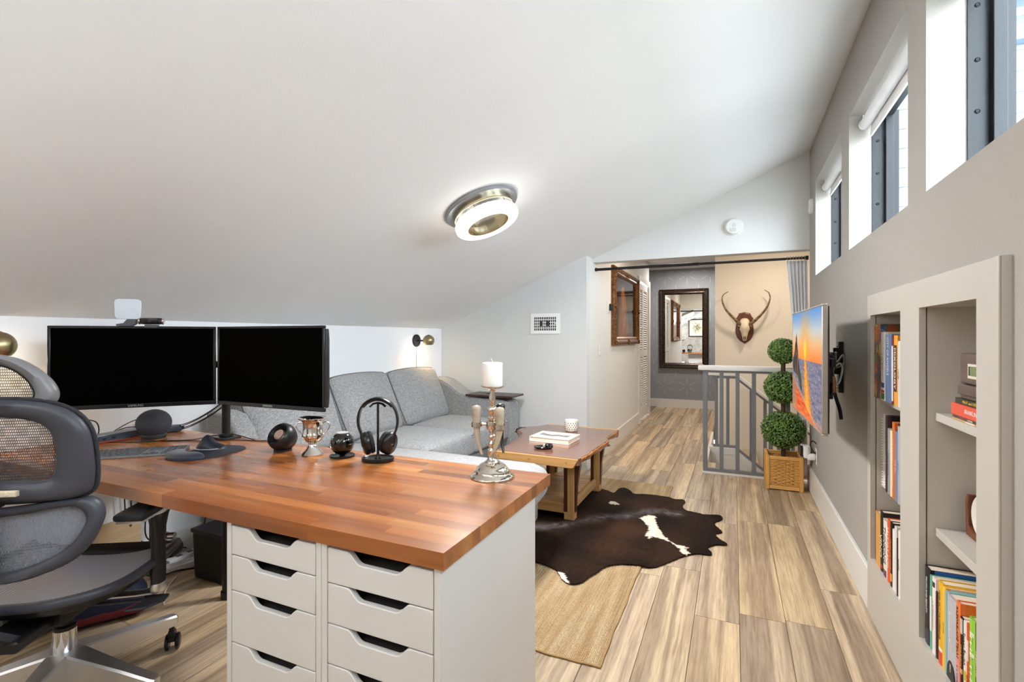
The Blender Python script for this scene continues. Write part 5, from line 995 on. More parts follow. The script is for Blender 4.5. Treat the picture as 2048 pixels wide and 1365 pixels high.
for k in range(5):
    a = 2 * PI * k / 5 + 0.5; b = MB(); b.cyl(Mq @ Vector((0.15 * math.cos(a), 0.15 * math.sin(a), 0.022)), Mq @ Vector((0.15 * math.cos(a), 0.15 * math.sin(a), 0.072)), 0.0025, n=8); b.build('support_rod', GOLD, cl, smooth=True)
b = MB(); b.lathe([(0.119, 0.066), (0.119, 0.120), (0.116, 0.120), (0.116, 0.066)], 56, Mq, cap=False); b.build('inner_band', GOLD, cl, smooth=True)
# linear lamps above and behind the camera (they show in the hall mirror)
for k, (lx, ly) in enumerate(STRIPS + STRIPS2):
    c = Vector((lx, ly, ceil_z(lx) - 0.001)); q = thing('strip_lamp', ('long white strip lamp on the ceiling, seen lit in the hall mirror', 'strip lamp on the ceiling above the camera, nearer the windows', 'strip lamp on the ceiling over the back wall side', 'strip lamp at the ceiling behind the camera near the windows')[k], 'ceiling lamp', c, 0, 'strip lamps behind the camera')
    b = MB(); b.box(-0.40, 0.40, -0.055, 0.055, 0, 0.045, Mq @ Matrix.Rotation(0, 4, 'Z')); b.build('housing', TRIM, q)
    b = MB(); b.box(-0.39, 0.39, -0.05, 0.05, 0.0452, 0.048, Mq); b.build('diffuser', mat('lit_diffuser', '#ffffff', emit='#fff8ee', estr=4.0), q)
for (tx, ty, tz), lab in zip(FILL_TORCH, ('unseen white uplighter added as fill by the back wall under the framed print', 'unseen white uplighter added as fill in the back corner by the windows')):
    q = thing('added_fill_lamp', lab, 'floor lamp', (tx, ty, 0.0005))  # unseen lamps added behind the camera to carry the fill light
    b = MB(); b.lathe([(0.001, 0), (0.14, 0), (0.14, 0.02), (0.02, 0.03), (0.001, 0.03)], 28); b.build('base', TRIM, q, smooth=True)
    b = MB(); b.cyl((0, 0, 0.03), (0, 0, tz - 0.06), 0.013, n=14); b.build('pole', TRIM, q, smooth=True)
    b = MB(); b.lathe([(0.02, tz - 0.07), (0.12, tz - 0.04), (0.20, tz + 0.03), (0.205, tz + 0.03), (0.19, tz + 0.02), (0.185, tz), (0.001, tz)], 36, cap=False); b.build('bowl', TRIM, q, smooth=True)
pf = thing('framed_print', 'dark framed pale botanical print on the back wall, seen in the hall mirror', 'picture', (-1.22, -1.299, 1.56))
b = MB(); 
for (x0, x1, z0, z1) in ((-0.30, -0.27, -0.32, 0.32), (0.27, 0.30, -0.32, 0.32), (-0.27, 0.27, -0.32, -0.29), (-0.27, 0.27, 0.29, 0.32)): b.box(x0, x1, 0, 0.025, z0, z1)
b.build('frame', mat('black_frame', '#201a17', rough=0.4), pf)
def bot(u, v):
    d = math.hypot((u - 0.5) * 1.1, v - 0.5)
    if max(abs(u - 0.5), abs(v - 0.5)) > 0.33: return hexs('#ece8df')
    return mixc(hexs('#7d7a58'), hexs('#e3dccb'), d * 3.2 + 0.8 * noise.noise((u * 9, v * 9, 0)))
printed('print', bot, 40, 40, lambda u, v: (0.27 - 0.54 * u, 0.008, -0.29 + 0.58 * v), vcol('print_paper', 0.6), pf)
# ------------------------------------------------------------------ wall lamps
BRS = mat('antique_brass', '#a89873', rough=0.36, metal=1.0, var=0.05); DKB = mat('dark_bronze', '#3a3a40', rough=0.4, metal=0.6)
def sconce(y, label):
    t = thing('wall_sconce', label, 'wall lamp', (-2.7995, y, 1.187), 0, 'brass sconces on the knee wall')
    Mx = Matrix.Rotation(PI / 2, 4, 'Y')
    b = MB(); b.lathe([(0.060, 0), (0.060, 0.012), (0.057, 0.016), (0.001, 0.016)], 36, Mx); b.build('wall_plate', DKB, t, smooth=True)
    b = MB(); b.cyl((0.016, 0, 0), (0.10, 0, 0), 0.008, n=14); b.build('arm', BLACKM, t, smooth=True)
    b = MB(); prof = [(0.055 * math.cos(a), 0.055 * math.sin(a)) for a in [math.radians(q) for q in range(-48, 88, 6)]]; prof = [(0.0345, -0.038)] + prof + [(0.001, 0.055)]
    b.lathe(prof, 36, Matrix.Translation((0.145, 0, 0)), cap=False); b.build('shade', BRS, t, smooth=True, angle=60)
    b = MB(); b.lathe([(0.001, 0.058), (0.010, 0.056), (0.012, 0.052)], 16, Matrix.Translation((0.145, 0, 0.0))); b.build('finial', BRS, t, smooth=True)
    b = MB(); b.lathe([(0.030, -0.030), (0.001, -0.030)], 20, Matrix.Translation((0.145, 0, 0))); b.build('bulb', mat('lit_bulb', '#fff4e0', emit='#ffe2b0', estr=9.0), t)
    b = MB(); b.tube([(0.006, 0, -0.058), (0.006, 0, -0.30), (0.006, 0.0, -0.62), (0.006, 0.004, -0.9)], 0.0032, 8); b.build('flex', mat('clear_grey_flex', '#a9a6a6', rough=0.4), t, smooth=True)
    s_ = point('sconce_bulb', (-2.7995 + 0.13, y, 1.187 - 0.062), 0.35, (1.0, 0.84, 0.62), 0.02)
    return t
sconce(3.975, 'brass ball wall sconce with black plate above the sofa'); sconce(0.952, 'brass ball wall sconce above the office chair headrest')
# return vent
vn = thing('wall_vent', 'white metal air vent grille on the grey end wall', 'vent', (-1.637, 4.4295, 1.349))
VM = mat('white_vent_enamel', '#eeeeec', rough=0.4, var=0.01)
b = wall_holes('y', -0.010, -0.004, -0.150, 0.150, -0.097, 0.097, [(-0.112 + k * 0.0187, -0.112 + k * 0.0187 + 0.0135, -0.066 + j * 0.0268, -0.066 + j * 0.0268 + 0.0215) for k in range(12) for j in range(5)]); b.build('face_plate', VM, vn)
b = MB(); 
for (x0, x1, z0, z1) in ((-0.150, 0.150, 0.085, 0.097), (-0.150, 0.150, -0.097, -0.085), (-0.150, -0.138, -0.085, 0.085), (0.138, 0.150, -0.085, 0.085)): b.box(x0, x1, -0.0095, 0, z0, z1)
b.build('rim', VM, vn, bevel=0.003)
bx('dark_duct', DARKV, vn, -0.13, 0.13, -0.003, -0.0005, -0.08, 0.08)
for k in range(2): bx('damper', mat('dark_grey_damper', '#2b2b2c', rough=0.6), vn, -0.055 + k * 0.068, -0.028 + k * 0.068, -0.0125, -0.0101, -0.025, 0.027)
b = MB(); b.box(0.10, 0.118, -0.016, -0.010, -0.004, 0.004); b.build('lever', VM, vn)
# smoke alarm and round wall sensor
sm = thing('smoke_alarm', 'round white smoke alarm on the wall above the hall opening', 'smoke alarm', (0.0, 4.6595, 2.168)); Mx = Matrix.Rotation(PI / 2, 4, 'X')
PLW = mat('white_plastic', '#e8e7e4', rough=0.45, var=0.01)
b = MB(); b.lathe([(0.075, 0), (0.076, 0.006), (0.070, 0.010), (0.067, 0.030), (0.060, 0.037), (0.001, 0.040)], 44, Mx); b.build('body', PLW, sm, smooth=True)
b = MB(); b.lathe([(0.017, 0.0385), (0.017, 0.042), (0.001, 0.0425)], 24, Mx @ Matrix.Translation((0.0, 0.006, 0))); b.build('button', mat('white_button', '#d5d5d3'), sm, smooth=True)
b = MB()
for k in range(5): b.box(-0.036, 0.018, -0.0405, -0.037, -0.018 - k * 0.007, -0.0155 - k * 0.007)
o = b.build('sounder_slots', mat('grey_slot', '#b8b8b6'), sm); o['kind'] = 'stuff'
b = MB(); b.box(-0.001, 0.004, -0.042, -0.0395, 0.014, 0.026); b.build('indicator', mat('dark_indicator', '#33332f'), sm)
se = thing('wall_sensor', 'small round white device high on the right wall by the far window', 'sensor', (XR - 0.0005, 4.50, 2.248)); Mx = Matrix.Rotation(-PI / 2, 4, 'Y')
b = MB(); b.lathe([(0.058, 0), (0.058, 0.016), (0.052, 0.024), (0.001, 0.026)], 36, Mx); b.build('body', PLW, se, smooth=True); b = MB(); b.lathe([(0.02, 0.0255), (0.02, 0.0275), (0.001, 0.028)], 24, Mx); b.build('button', PLW, se, smooth=True)
# roller blinds
BLD = mat('white_blind_fabric', '#e4e4e4', rough=0.6, bump=0.05, bscale=400)
for (a, c, lab) in ((1.005, 1.993, 'white roller blind at the top of the nearest window'), (2.175, 3.157, 'white roller blind at the top of the middle window'), (3.355, 4.345, 'white roller blind at the top of the farthest window')):
    t = thing('roller_blind', lab, 'blind', (0.632, (a + c) / 2, 2.345)); L = (c - a) / 2 - 0.006
    b = MB(); b.cyl((0, -L + 0.012, 0), (0, L - 0.012, 0), 0.026, n=28); b.build('roll', BLD, t, smooth=True)
    for s_ in (-1, 1):
        b = MB(); b.cyl((0, s_ * (L - 0.012), 0), (0, s_ * L, 0), 0.029, n=28); b.box(-0.01, 0.01, min(s_ * (L - 0.004), s_ * L), max(s_ * (L - 0.004), s_ * L), 0, 0.052); b.build('end_bracket', PLW, t, smooth=True)
    bx('hanging_fabric', BLD, t, 0.0245, 0.0262, -L + 0.014, L - 0.014, -0.052, 0.0); b = MB(); b.puff((0.0254, 0, -0.060), (0.012, 2 * L - 0.03, 0.024), 0.005, n=4); b.build('bottom_rail', PLW, t, smooth=True)
# ------------------------------------------------------------------ curtain rod, curtain
rd = thing('curtain_rod', 'black tension rod spanning the hall opening under the header', 'curtain rod', (-1.2345, 4.735, 1.8785))
b = MB(); b.cyl((0.0, 0, 0), (0.95, 0, 0), 0.0135, n=18); b.cyl((0.95, 0, 0), (1.797, 0, 0), 0.011, n=18); b.build('tube', BLACKM, rd, smooth=True)
for x0 in (0.0, 1.777):
    b = MB(); b.cyl((x0, 0, 0), (x0 + 0.02, 0, 0), 0.018, n=20); b.build('end_cap', BLACKP, rd, smooth=True)
cu = thing('curtain', 'pale grey curtain gathered at the right end of the black rod', 'curtain', (0, 0, 0))
CUR = mat('pale_grey_satin', '#e2e3e6', rough=0.45, var=0.04, sheen=0.2)
def cpt(u, v):
    z = lerp(1.858, 0.05, u); xl = lerp(0.405, 0.475, min(1, u * 2.2)) if u < 0.45 else lerp(0.475, 0.50, (u - 0.45) / 0.55); xr_ = 0.556
    amp = lerp(0.014, 0.020, min(1, u * 1.5)); ph = v * 2 * PI * 5.5 + 0.8 * math.sin(u * 5)
    return Vector((lerp(xl, xr_, v) + 0.006 * math.sin(2 * ph), 4.744 + amp * math.sin(ph) + 0.005 * math.sin(9 * u + 3 * v), z))
b = MB(); b.grid(cpt, 60, 110); o = b.build('drape', CUR, cu, smooth=True, angle=180); md = o.modifiers.new('thickness', 'SOLIDIFY'); md.thickness = 0.0015
for k in range(7):
    xq = lerp(0.41, 0.535, k / 6); b = MB(); b.tube([(xq, 4.735 + 0.0185 * math.cos(a), 1.8785 + 0.0185 * math.sin(a)) for a in [i * PI / 12 for i in range(24)]], 0.0028, 6, closed=True); b.build('ring', CHROME, cu, smooth=True)
# ------------------------------------------------------------------ hall wall: painting, switches
GO = N('carved_gilt_wood'); g1 = GO.add('ShaderNodeTexNoise', i_Scale=28.0, i_Detail=6.0, i_Distortion=2.0); GO.link(GO.coord(), g1.inputs['Vector']); GO.link(GO.ramp(g1.outputs[0], [(0.3, lin('#3a2110')), (0.5, lin('#71461f')), (0.76, lin('#a5763a'))]), GO.b.inputs['Base Color']); GO.b.inputs['Roughness'].default_value = 0.35; GO.b.inputs['Metallic'].default_value = 0.35; GO.bump(g1.outputs[0], 0.35, 0.006)
pa_ = thing('framed_painting', 'dark painting of an orange-brown draped form in a carved gilt frame on the hall wall', 'painting', (-1.235, 6.17, 1.575))
HW, HH = 0.745, 0.445
def frame_parts(t, HW, HH, prof, m, to, name='frame_side'):
    cs_ = [(-1, -1), (1, -1), (1, 1), (-1, 1)]
    for k in range(4):
        a, c = cs_[k], cs_[(k + 1) % 4]; b = MB(); rg = []
        for q in (a, c): rg.append([to((q[0] * (HW - i_), q[1] * (HH - i_), d_)) for i_, d_ in prof])
        b.rings(rg); b.build(name, m, t, smooth=True, angle=35)
gprof = [(0, 0), (0, 0.03), (0.012, 0.046), (0.03, 0.056), (0.045, 0.05), (0.06, 0.036), (0.075, 0.04), (0.085, 0.03), (0.095, 0.02), (0.095, 0)]
toW = lambda p: Vector((p[2], p[0], p[1]))
frame_parts(pa_, HW, HH, gprof, GO.m, toW)
R = random.Random(9)
for (cy, cz) in ((-1, -1), (1, -1), (1, 1), (-1, 1), (0, -1), (0, 1), (-1, 0), (1, 0)):
    b = MB()
    for k in range(9):
        a = k * 0.7; r_ = 0.008 + 0.006 * k; ex = 0 if abs(cy) + abs(cz) == 2 else 0.02
        b.sphere((0.052 + R.uniform(-0.004, 0.004), cy * (HW - 0.04) + r_ * 0.8 * math.cos(a), cz * (HH - 0.04) + r_ * 0.6 * math.sin(a)), R.uniform(0.008, 0.015), 10, 6)
    b.build('carved_ornament', GO.m, pa_, smooth=True)
def paintf(u, v):
    c = mixc(hexs('#1a120e'), hexs('#33241b'), v + 0.3 * noise.noise((u * 6, v * 6, 0)))
    wid = 0.10 + 0.16 * max(0, 1 - v) ** 1.3 + 0.02 * noise.noise((0, v * 8, 2)); cu_x = 0.36 + 0.05 * (1 - v)
    d = abs(u - cu_x) / wid
    if d < 1 and v < 0.86 - 0.4 * max(0, d - 0.4): c = mixc(hexs('#9a5c30'), hexs('#55301a'), d * 0.7 + 0.9 * noise.noise((u * 12, v * 3, 1)))
    elif v < 0.25: c = mixc(hexs('#3a2d29'), c, v * 4)
    return c
PC = vcol('glazed_oil_painting', 0.08, spec=0.3)
printed('canvas', paintf, 90, 110, lambda u, v: (0.012, -(HW - 0.093) + 2 * (HW - 0.093) * u, -(HH - 0.093) + 2 * (HH - 0.093) * v), PC, pa_)
sw = thing('dimmer_switch', 'white dimmer switch plate at the near end of the hall wall', 'switch', (-1.2348, 4.876, 1.08))
b = MB(); b.puff((0.003, 0, 0), (0.006, 0.074, 0.118), 0.0025, n=4); b.build('plate', PLW, sw, smooth=True); bx('slot', mat('grey_slot', '#77777a'), sw, 0.0058, 0.0066, -0.020, -0.012, -0.042, 0.042); bx('paddle', PLW, sw, 0.0058, 0.0105, 0.0, 0.02, -0.048, 0.030); b = MB(); b.sphere((0.011, 0.008, -0.036), 0.009, 14, 8); b.build('knob', PLW, sw, smooth=True); bx('led', mat('grey_slot', '#77777a'), sw, 0.0104, 0.0108, 0.006, 0.013, 0.0, 0.028)
s2 = thing('wall_switch', 'white plate with a black control beside the gilt frame on the hall wall', 'switch', (-1.2348, 5.30, 1.545))
b = MB(); b.puff((0.003, 0, 0), (0.006, 0.16, 0.13), 0.0025, n=4); b.build('plate', PLW, s2, smooth=True); b = MB(); b.puff((0.018, 0.03, 0), (0.03, 0.06, 0.075), 0.008, n=5); b.build('black_control', BLACKP, s2, smooth=True)
s3 = thing('wall_switch', 'small white switch plate under the gilt frame by the louvered door', 'switch', (-1.2348, 6.83, 1.06)); b = MB(); b.puff((0.003, 0, 0), (0.006, 0.074, 0.118), 0.0025, n=4); b.build('plate', PLW, s3, smooth=True); bx('rocker', PLW, s3, 0.0058, 0.009, -0.015, 0.015, -0.03, 0.03)
# mirror at the hall end
MB_ = N('mottled_bronze'); m1 = MB_.add('ShaderNodeTexNoise', i_Scale=60.0, i_Detail=5.0); MB_.link(MB_.coord(), m1.inputs['Vector']); MB_.link(MB_.ramp(m1.outputs[0], [(0.35, lin('#120b09')), (0.55, lin('#33231a')), (0.74, lin('#6a523a'))]), MB_.b.inputs['Base Color']); MB_.b.inputs['Roughness'].default_value = 0.3; MB_.b.inputs['Metallic'].default_value = 0.4; MB_.bump(m1.outputs[0], 0.4, 0.004)
mi = thing('wall_mirror', 'tall mirror in a mottled bronze frame on the patterned hall wall', 'mirror', (-0.793, 8.9985, 1.366))
toF = lambda p: Vector((p[0], -p[2], p[1]))
frame_parts(mi, 0.398, 0.685, [(0, 0), (0, 0.03), (0.015, 0.042), (0.04, 0.034), (0.065, 0.04), (0.085, 0.022), (0.095, 0.018), (0.095, 0)], MB_.m, toF)
MIR = N('silvered_glass'); MIR.b.inputs['Base Color'].default_value = (0.9, 0.9, 0.88, 1); MIR.b.inputs['Metallic'].default_value = 1; MIR.b.inputs['Roughness'].default_value = 0.01
bx('mirror_glass', MIR.m, mi, -0.306, 0.306, -0.016, -0.004, -0.593, 0.593)
hlp = thing('hall_ceiling_light', 'small round white ceiling light in the hall', 'ceiling lamp', (-0.63, 8.3, 2.4045)); b = MB(); b.lathe([(0.001, -0.022), (0.07, -0.022), (0.10, -0.018), (0.105, 0.0)], 32); b.build('trim_ring', PLW, hlp, smooth=True); b = MB(); b.lathe([(0.001, -0.0235), (0.066, -0.0232)], 32); b.build('lens', mat('warm_lit_lens', '#fff2dc', emit='#ffdcae', estr=3.0), hlp)
# ------------------------------------------------------------------ antelope skull trophy
tp = thing('skull_trophy', 'ringed antelope horns and pale skull on a brown shield plaque', 'trophy', (0.122, 6.8495, 1.33))
sh = [(0, 0.205), (0.02, 0.198), (0.045, 0.192), (0.062, 0.19), (0.07, 0.17), (0.085, 0.14), (0.1, 0.125), (0.088, 0.11), (0.092, 0.06), (0.102, 0.0), (0.102, -0.06), (0.085, -0.115), (0.05, -0.155), (0.02, -0.175), (0, -0.19)]
shp = sh + [(-x, z) for x, z in reversed(sh[1:-1])]
PLQ = wood('plaque_mahogany', ['#5d2f1d', '#6b3824'], 'z', rough=0.35)
b = MB(); b.rings([[(x * q, -y, z * q) for x, z in shp] for q, y in ((1, 0), (1, 0.014), (0.93, 0.024), (0.9, 0.025))]); b.build('plaque', PLQ, tp, smooth=True, angle=40)
BONE = mat('bleached_bone', '#dccdb4', rough=0.55, var=0.10, vscale=20, bump=0.2, bscale=60); HRN = N('ringed_horn'); hz = HRN.add('ShaderNodeTexNoise', i_Scale=40.0, i_Detail=3.0); HRN.link(HRN.coord(), hz.inputs['Vector']); HRN.link(HRN.ramp(hz.outputs[0], [(0.35, lin('#4a3a28')), (0.65, lin('#8f7854'))]), HRN.b.inputs['Base Color']); HRN.b.inputs['Roughness'].default_value = 0.5
b = MB(); rg = []
for z, w, d0, dd in ((0.125, 0.018, 0.05, 0.03), (0.115, 0.040, 0.045, 0.055), (0.09, 0.054, 0.035, 0.085), (0.06, 0.056, 0.03, 0.105), (0.035, 0.053, 0.03, 0.115), (0.01, 0.060, 0.03, 0.115), (-0.012, 0.058, 0.03, 0.11), (-0.04, 0.044, 0.03, 0.102), (-0.075, 0.036, 0.03, 0.092), (-0.11, 0.027, 0.032, 0.078), (-0.14, 0.022, 0.034, 0.066), (-0.155, 0.016, 0.036, 0.052)):
    rg.append([(w * math.cos(a), -(d0 + dd * 0.5 + dd * 0.5 * math.sin(a)), z) for a in [k * PI / 12 for k in range(24)]])
b.rings(rg); b.build('skull', BONE, tp, smooth=True, angle=80)
for s_ in (-1, 1):
    b = MB(); b.sphere((s_ * 0.052, -0.095, 0.012), (0.017, 0.017, 0.018), 14, 8); b.build('eye_socket', mat('dark_socket', '#4b3b2c', rough=0.8), tp, smooth=True)
    b = MB(); b.sphere((s_ * 0.062, -0.09, 0.030), (0.014, 0.02, 0.010), 12, 8); b.build('brow_ridge', BONE, tp, smooth=True)
    b = MB(); b.sphere((s_ * 0.009, -0.108, -0.118), (0.005, 0.01, 0.026), 10, 8); b.build('nostril', mat('dark_socket', '#4b3b2c'), tp, smooth=True)
def hornpts(px): return [((x - 1489) / 176 + 0.0, z) for x, z in px]
HL = [(1483, 650.8), (1475.7, 645), (1468.4, 637.7), (1459.6, 628.9), (1451.5, 618.6), (1446.4, 606.9), (1445.2, 596.6), (1448.6, 589.3), (1457.4, 583.9)]
HRt = [(1496.2, 650.8), (1505, 645.7), (1515.2, 636.2), (1525.5, 624.5), (1532.8, 612.7), (1536.5, 599.6), (1534.3, 589.3), (1526.2, 583)]
for src in (HL, HRt):
    key_ = [((px - 1489) / 172, -0.10 - 0.05 * math.sin(i / (len(src) - 1) * PI), (675 - py) / 159.5 + 1.22 - 1.33) for i, (px, py) in enumerate(src)]
    pts = catmull(key_, 120, False); rr = []
    for i in range(120):
        t_ = i / 119; base = lerp(0.0195, 0.0035, t_ ** 1.15); rr.append(base * (1 + (0.055 * (1 if (i // 2) % 2 else -1) if 0.06 < t_ < 0.72 else 0)))
    b = MB(); b.tube(pts, rr, 14); b.build('horn', HRN.m, tp, smooth=True, angle=180)
# ------------------------------------------------------------------ stair railings
GRY = mat('grey_rail_paint', '#77797c', rough=0.4, var=0.04); CAPW = mat('white_rail_cap', '#e3e0dc', rough=0.35)
r1 = thing('stair_railing', 'grey metal railing with white cap along the near stairwell edge', 'railing', (-0.235, 4.782, 0.0185), 0, 'stair railings')
b = MB(); b.puff((0.325, 0, 0.926), (0.77, 0.085, 0.046), 0.010, n=5); b.build('handrail', CAPW, r1, smooth=True)
bx('top_bar', GRY, r1, -0.017, 0.70, -0.018, 0.018, 0.885, 0.903); bx('bottom_bar', GRY, r1, 0.017, 0.70, -0.018, 0.018, 0.0, 0.03)
bx('post', GRY, r1, -0.019, 0.019, -0.019, 0.019, 0, 0.885, bevel=0.002)
for k in range(5): bx('baluster', GRY, r1, 0.135 + k * 0.1295 - 0.0165, 0.135 + k * 0.1295 + 0.0165, -0.0125, 0.0125, 0.03, 0.885, bevel=0.0015)
r2 = thing('stair_railing', 'second grey railing with white handrail sloping down beside the stair flight', 'railing', (-0.25, 5.885, 0.0185), 0, 'stair railings')
prof = [(-0.005, 0.80), (0.26, 0.80), (0.262, 0.80)]; sl_ = 0.805
b = MB(); b.rings([[(x, y_, z + dz) for y_, dz in ((-0.035, 0.0), (0.035, 0.0), (0.035, 0.034), (-0.035, 0.034))] for x, z in ((-0.008, 0.785), (0.262, 0.785), (1.5, 0.785 - (1.5 - 0.262) * sl_))]); b.build('handrail', CAPW, r2, bevel=0.004)
for z0, nm in ((0.752, 'top_bar'), (0.0, 'bottom_bar')):
    b = MB(); b.rings([[(x, y_, z + dz) for y_, dz in ((-0.018, 0.0), (0.018, 0.0), (0.018, 0.026), (-0.018, 0.026))] for x, z in ((0.04, z0), (0.262, z0), (1.5, z0 - (1.5 - 0.262) * sl_))]); b.build(nm, GRY, r2)
for xq in (0.075, 0.19, 0.42, 0.552, 0.68, 0.81):
    dz = -max(0, xq - 0.262) * sl_; bx('baluster', GRY, r2, xq - 0.0165, xq + 0.0165, -0.0125, 0.0125, 0.02 + dz, 0.757 + dz, bevel=0.0015)
# ------------------------------------------------------------------ topiary in a basket
LEAF = N('boxwood_leaf'); oi = LEAF.add('ShaderNodeNewGeometry'); wn = LEAF.add('ShaderNodeTexNoise', i_Scale=55.0, i_Detail=2.0); LEAF.link(LEAF.coord(), wn.inputs['Vector']); LEAF.link(LEAF.ramp(wn.outputs[0], [(0.3, lin('#2c4a1e')), (0.5, lin('#4f7630')), (0.7, lin('#96ad58'))]), LEAF.b.inputs['Base Color']); LEAF.b.inputs['Roughness'].default_value = 0.4
bkx, bky = 0.366, 4.588
tpi = thing('topiary_plant', 'three-ball boxwood topiary rising from the woven basket', 'plant', (bkx, bky, 0.03))
TRK = mat('dark_bark_stem', '#4a3323', rough=0.7, var=0.2, bump=0.4, bscale=60)
b = MB(); b.tube([(0, 0, 0.0), (0.004, 0.0, 0.4), (0.0, 0.004, 0.8), (0.003, 0, 1.1)], 0.017, 10); b.build('trunk', TRK, tpi, smooth=True)
R = random.Random(21)
for (cz, r_, n_) in ((0.437, 0.160, 2600), (0.780, 0.141, 2000), (1.078, 0.110, 1300)):
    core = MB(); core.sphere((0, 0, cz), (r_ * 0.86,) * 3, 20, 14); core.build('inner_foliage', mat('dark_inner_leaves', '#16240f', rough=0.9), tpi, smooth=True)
    b = MB()
    for k in range(n_):
        zz = 1 - 2 * (k + 0.5) / n_; ph = k * 2.399963; q = math.sqrt(1 - zz * zz); d = Vector((q * math.cos(ph), q * math.sin(ph), zz))
        d = (d + Vector((R.gauss(0, 0.05), R.gauss(0, 0.05), R.gauss(0, 0.05)))).normalized(); p = d * (r_ * R.uniform(0.86, 1.03)) * (1 + 0.03 * noise.noise(d * 3)); p.z = p.z * 0.94 + cz
        t1 = d.cross(Vector((R.uniform(-1, 1), R.uniform(-1, 1), R.uniform(-1, 1)))).normalized(); t2 = (d.cross(t1) + d * R.uniform(-0.3, 0.9)).normalized(); L = R.uniform(0.012, 0.020); Wd = L * 0.48; up = d * 0.003
        kk = len(b.v); b.v += [tuple(p - t2 * L * 0.6), tuple(p + t1 * Wd - up), tuple(p + t2 * L * 0.7), tuple(p - t1 * Wd - up), tuple(p + up)]; b.f += [(kk, kk + 1, kk + 4), (kk + 1, kk + 2, kk + 4), (kk + 2, kk + 3, kk + 4), (kk + 3, kk, kk + 4)]
    o = b.build('leaf_ball', LEAF.m, tpi); o['kind'] = 'stuff'
bs = thing('woven_basket', 'square honey-coloured rattan basket on the floor holding the topiary', 'basket', (bkx, bky, 0.0008))
RAT = wood('honey_rattan', ['#c98b3e', '#d69c4e', '#dfa85c'], 'z', rough=0.4, rand=0.6, grain=0.6); RATX = wood('honey_rattan_flat', ['#d2964a', '#dba55a', '#e3b26a'], 'x', rough=0.4, rand=0.6, grain=0.5)
HB = 0.118; BH = 0.275
for (sx, sy) in ((-1, -1), (1, -1), (1, 1), (-1, 1)):
    b = MB(); b.box(sx * HB - 0.014, sx * HB + 0.014, sy * HB - 0.014, sy * HB + 0.014, 0, BH); b.build('corner_post', RAT, bs, bevel=0.005, smooth=True)
for k in range(4):
    Mx = Matrix.Rotation(k * PI / 2, 4, 'Z')
    for z0, z1 in ((0.006, 0.036), (BH - 0.036, BH - 0.006)):
        b = MB(); b.box(-HB + 0.012, HB - 0.012, -HB - 0.010, -HB + 0.010, z0, z1, Mx); b.build('frame_rail', RATX, bs, bevel=0.004, smooth=True)
    wv_ = MB(); n_ = 15; zz0, zz1 = 0.038, BH - 0.038
    for r_ in range(n_):
        z = zz0 + (r_ + 0.5) * (zz1 - zz0) / n_; pts = []
        for j in range(33):
            xq = lerp(-HB + 0.013, HB - 0.013, j / 32); pts.append(Mx @ Vector((xq, -HB - 0.002 + 0.0055 * math.sin(j / 32 * PI * 7 + (r_ % 2) * PI) * (1 if abs(xq) < 0.072 else 0.3), z)))
        wv_.tube(pts, 0.0058, 6, flat=(1.0, 0.55))
    o = wv_.build('weave', RATX, bs, smooth=True); o['kind'] = 'stuff'
    b = MB()
    for j in range(7):
        xq = -0.078 + j * 0.026; b.tube([Mx @ Vector((xq, -HB - 0.001, zz0)), Mx @ Vector((xq, -HB - 0.001, zz1))], 0.0035, 6)
    o = b.build('stakes', RAT, bs); o['kind'] = 'stuff'
bx('liner', mat('dark_moss_fill', '#3a2a1a', rough=0.95, bump=0.5), bs, -HB + 0.015, HB - 0.015, -HB + 0.015, HB - 0.015, 0.004, 0.028)
# ------------------------------------------------------------------ television on its wall arm
tvR, tvL = Vector((0.340, 2.442)), Vector((0.320, 3.386)); dv = tvL - tvR; tw = dv.length; ta = math.atan2(dv.y, dv.x)
tv = thing('television', 'slim silver-edged television showing a beach sunset, swung out from the wall', 'television', (tvR.x, tvR.y, 0.801), ta + PI)
# local x runs from -tw (far end) to 0 (near end); -y faces the room
TH = 0.561; SLV = mat('silver_tv_edge', '#b5aea6', rough=0.3, metal=0.7)
b = MB(); e = 0.009
b.box(-tw, 0, 0, 0.022, 0, e); b.box(-tw, 0, 0, 0.022, TH - e, TH); b.box(-tw, -tw + e, 0, 0.022, e, TH - e); b.box(-e, 0, 0, 0.022, e, TH - e); b.build('edge_frame', SLV, tv, bevel=0.003, smooth=True)
b = MB(); b.puff((-tw / 2, 0.024, TH / 2), (tw * 0.985, 0.012, TH * 0.97), 0.005, n=4); b.puff((-tw / 2, 0.04, TH * 0.42), (tw * 0.5, 0.036, TH * 0.55), 0.012, n=5); b.build('back_shell', BLACKP, tv, smooth=True)
bx('dark_bezel', BLACKP, tv, -tw + 0.004, -0.004, 0.0015, 0.012, 0.004, TH - 0.004)
ROCK = [(0.17, 0.81), (0.20, 0.70), (0.235, 0.60), (0.26, 0.50), (0.31, 0.44), (0.36, 0.36), (0.39, 0.28), (0.36, 0.20), (0.31, 0.26), (0.25, 0.33), (0.17, 0.37), (0.06, 0.39), (0.0, 0.42), (0.0, 0.50), (0.05, 0.55), (0.09, 0.62), (0.13, 0.71)]
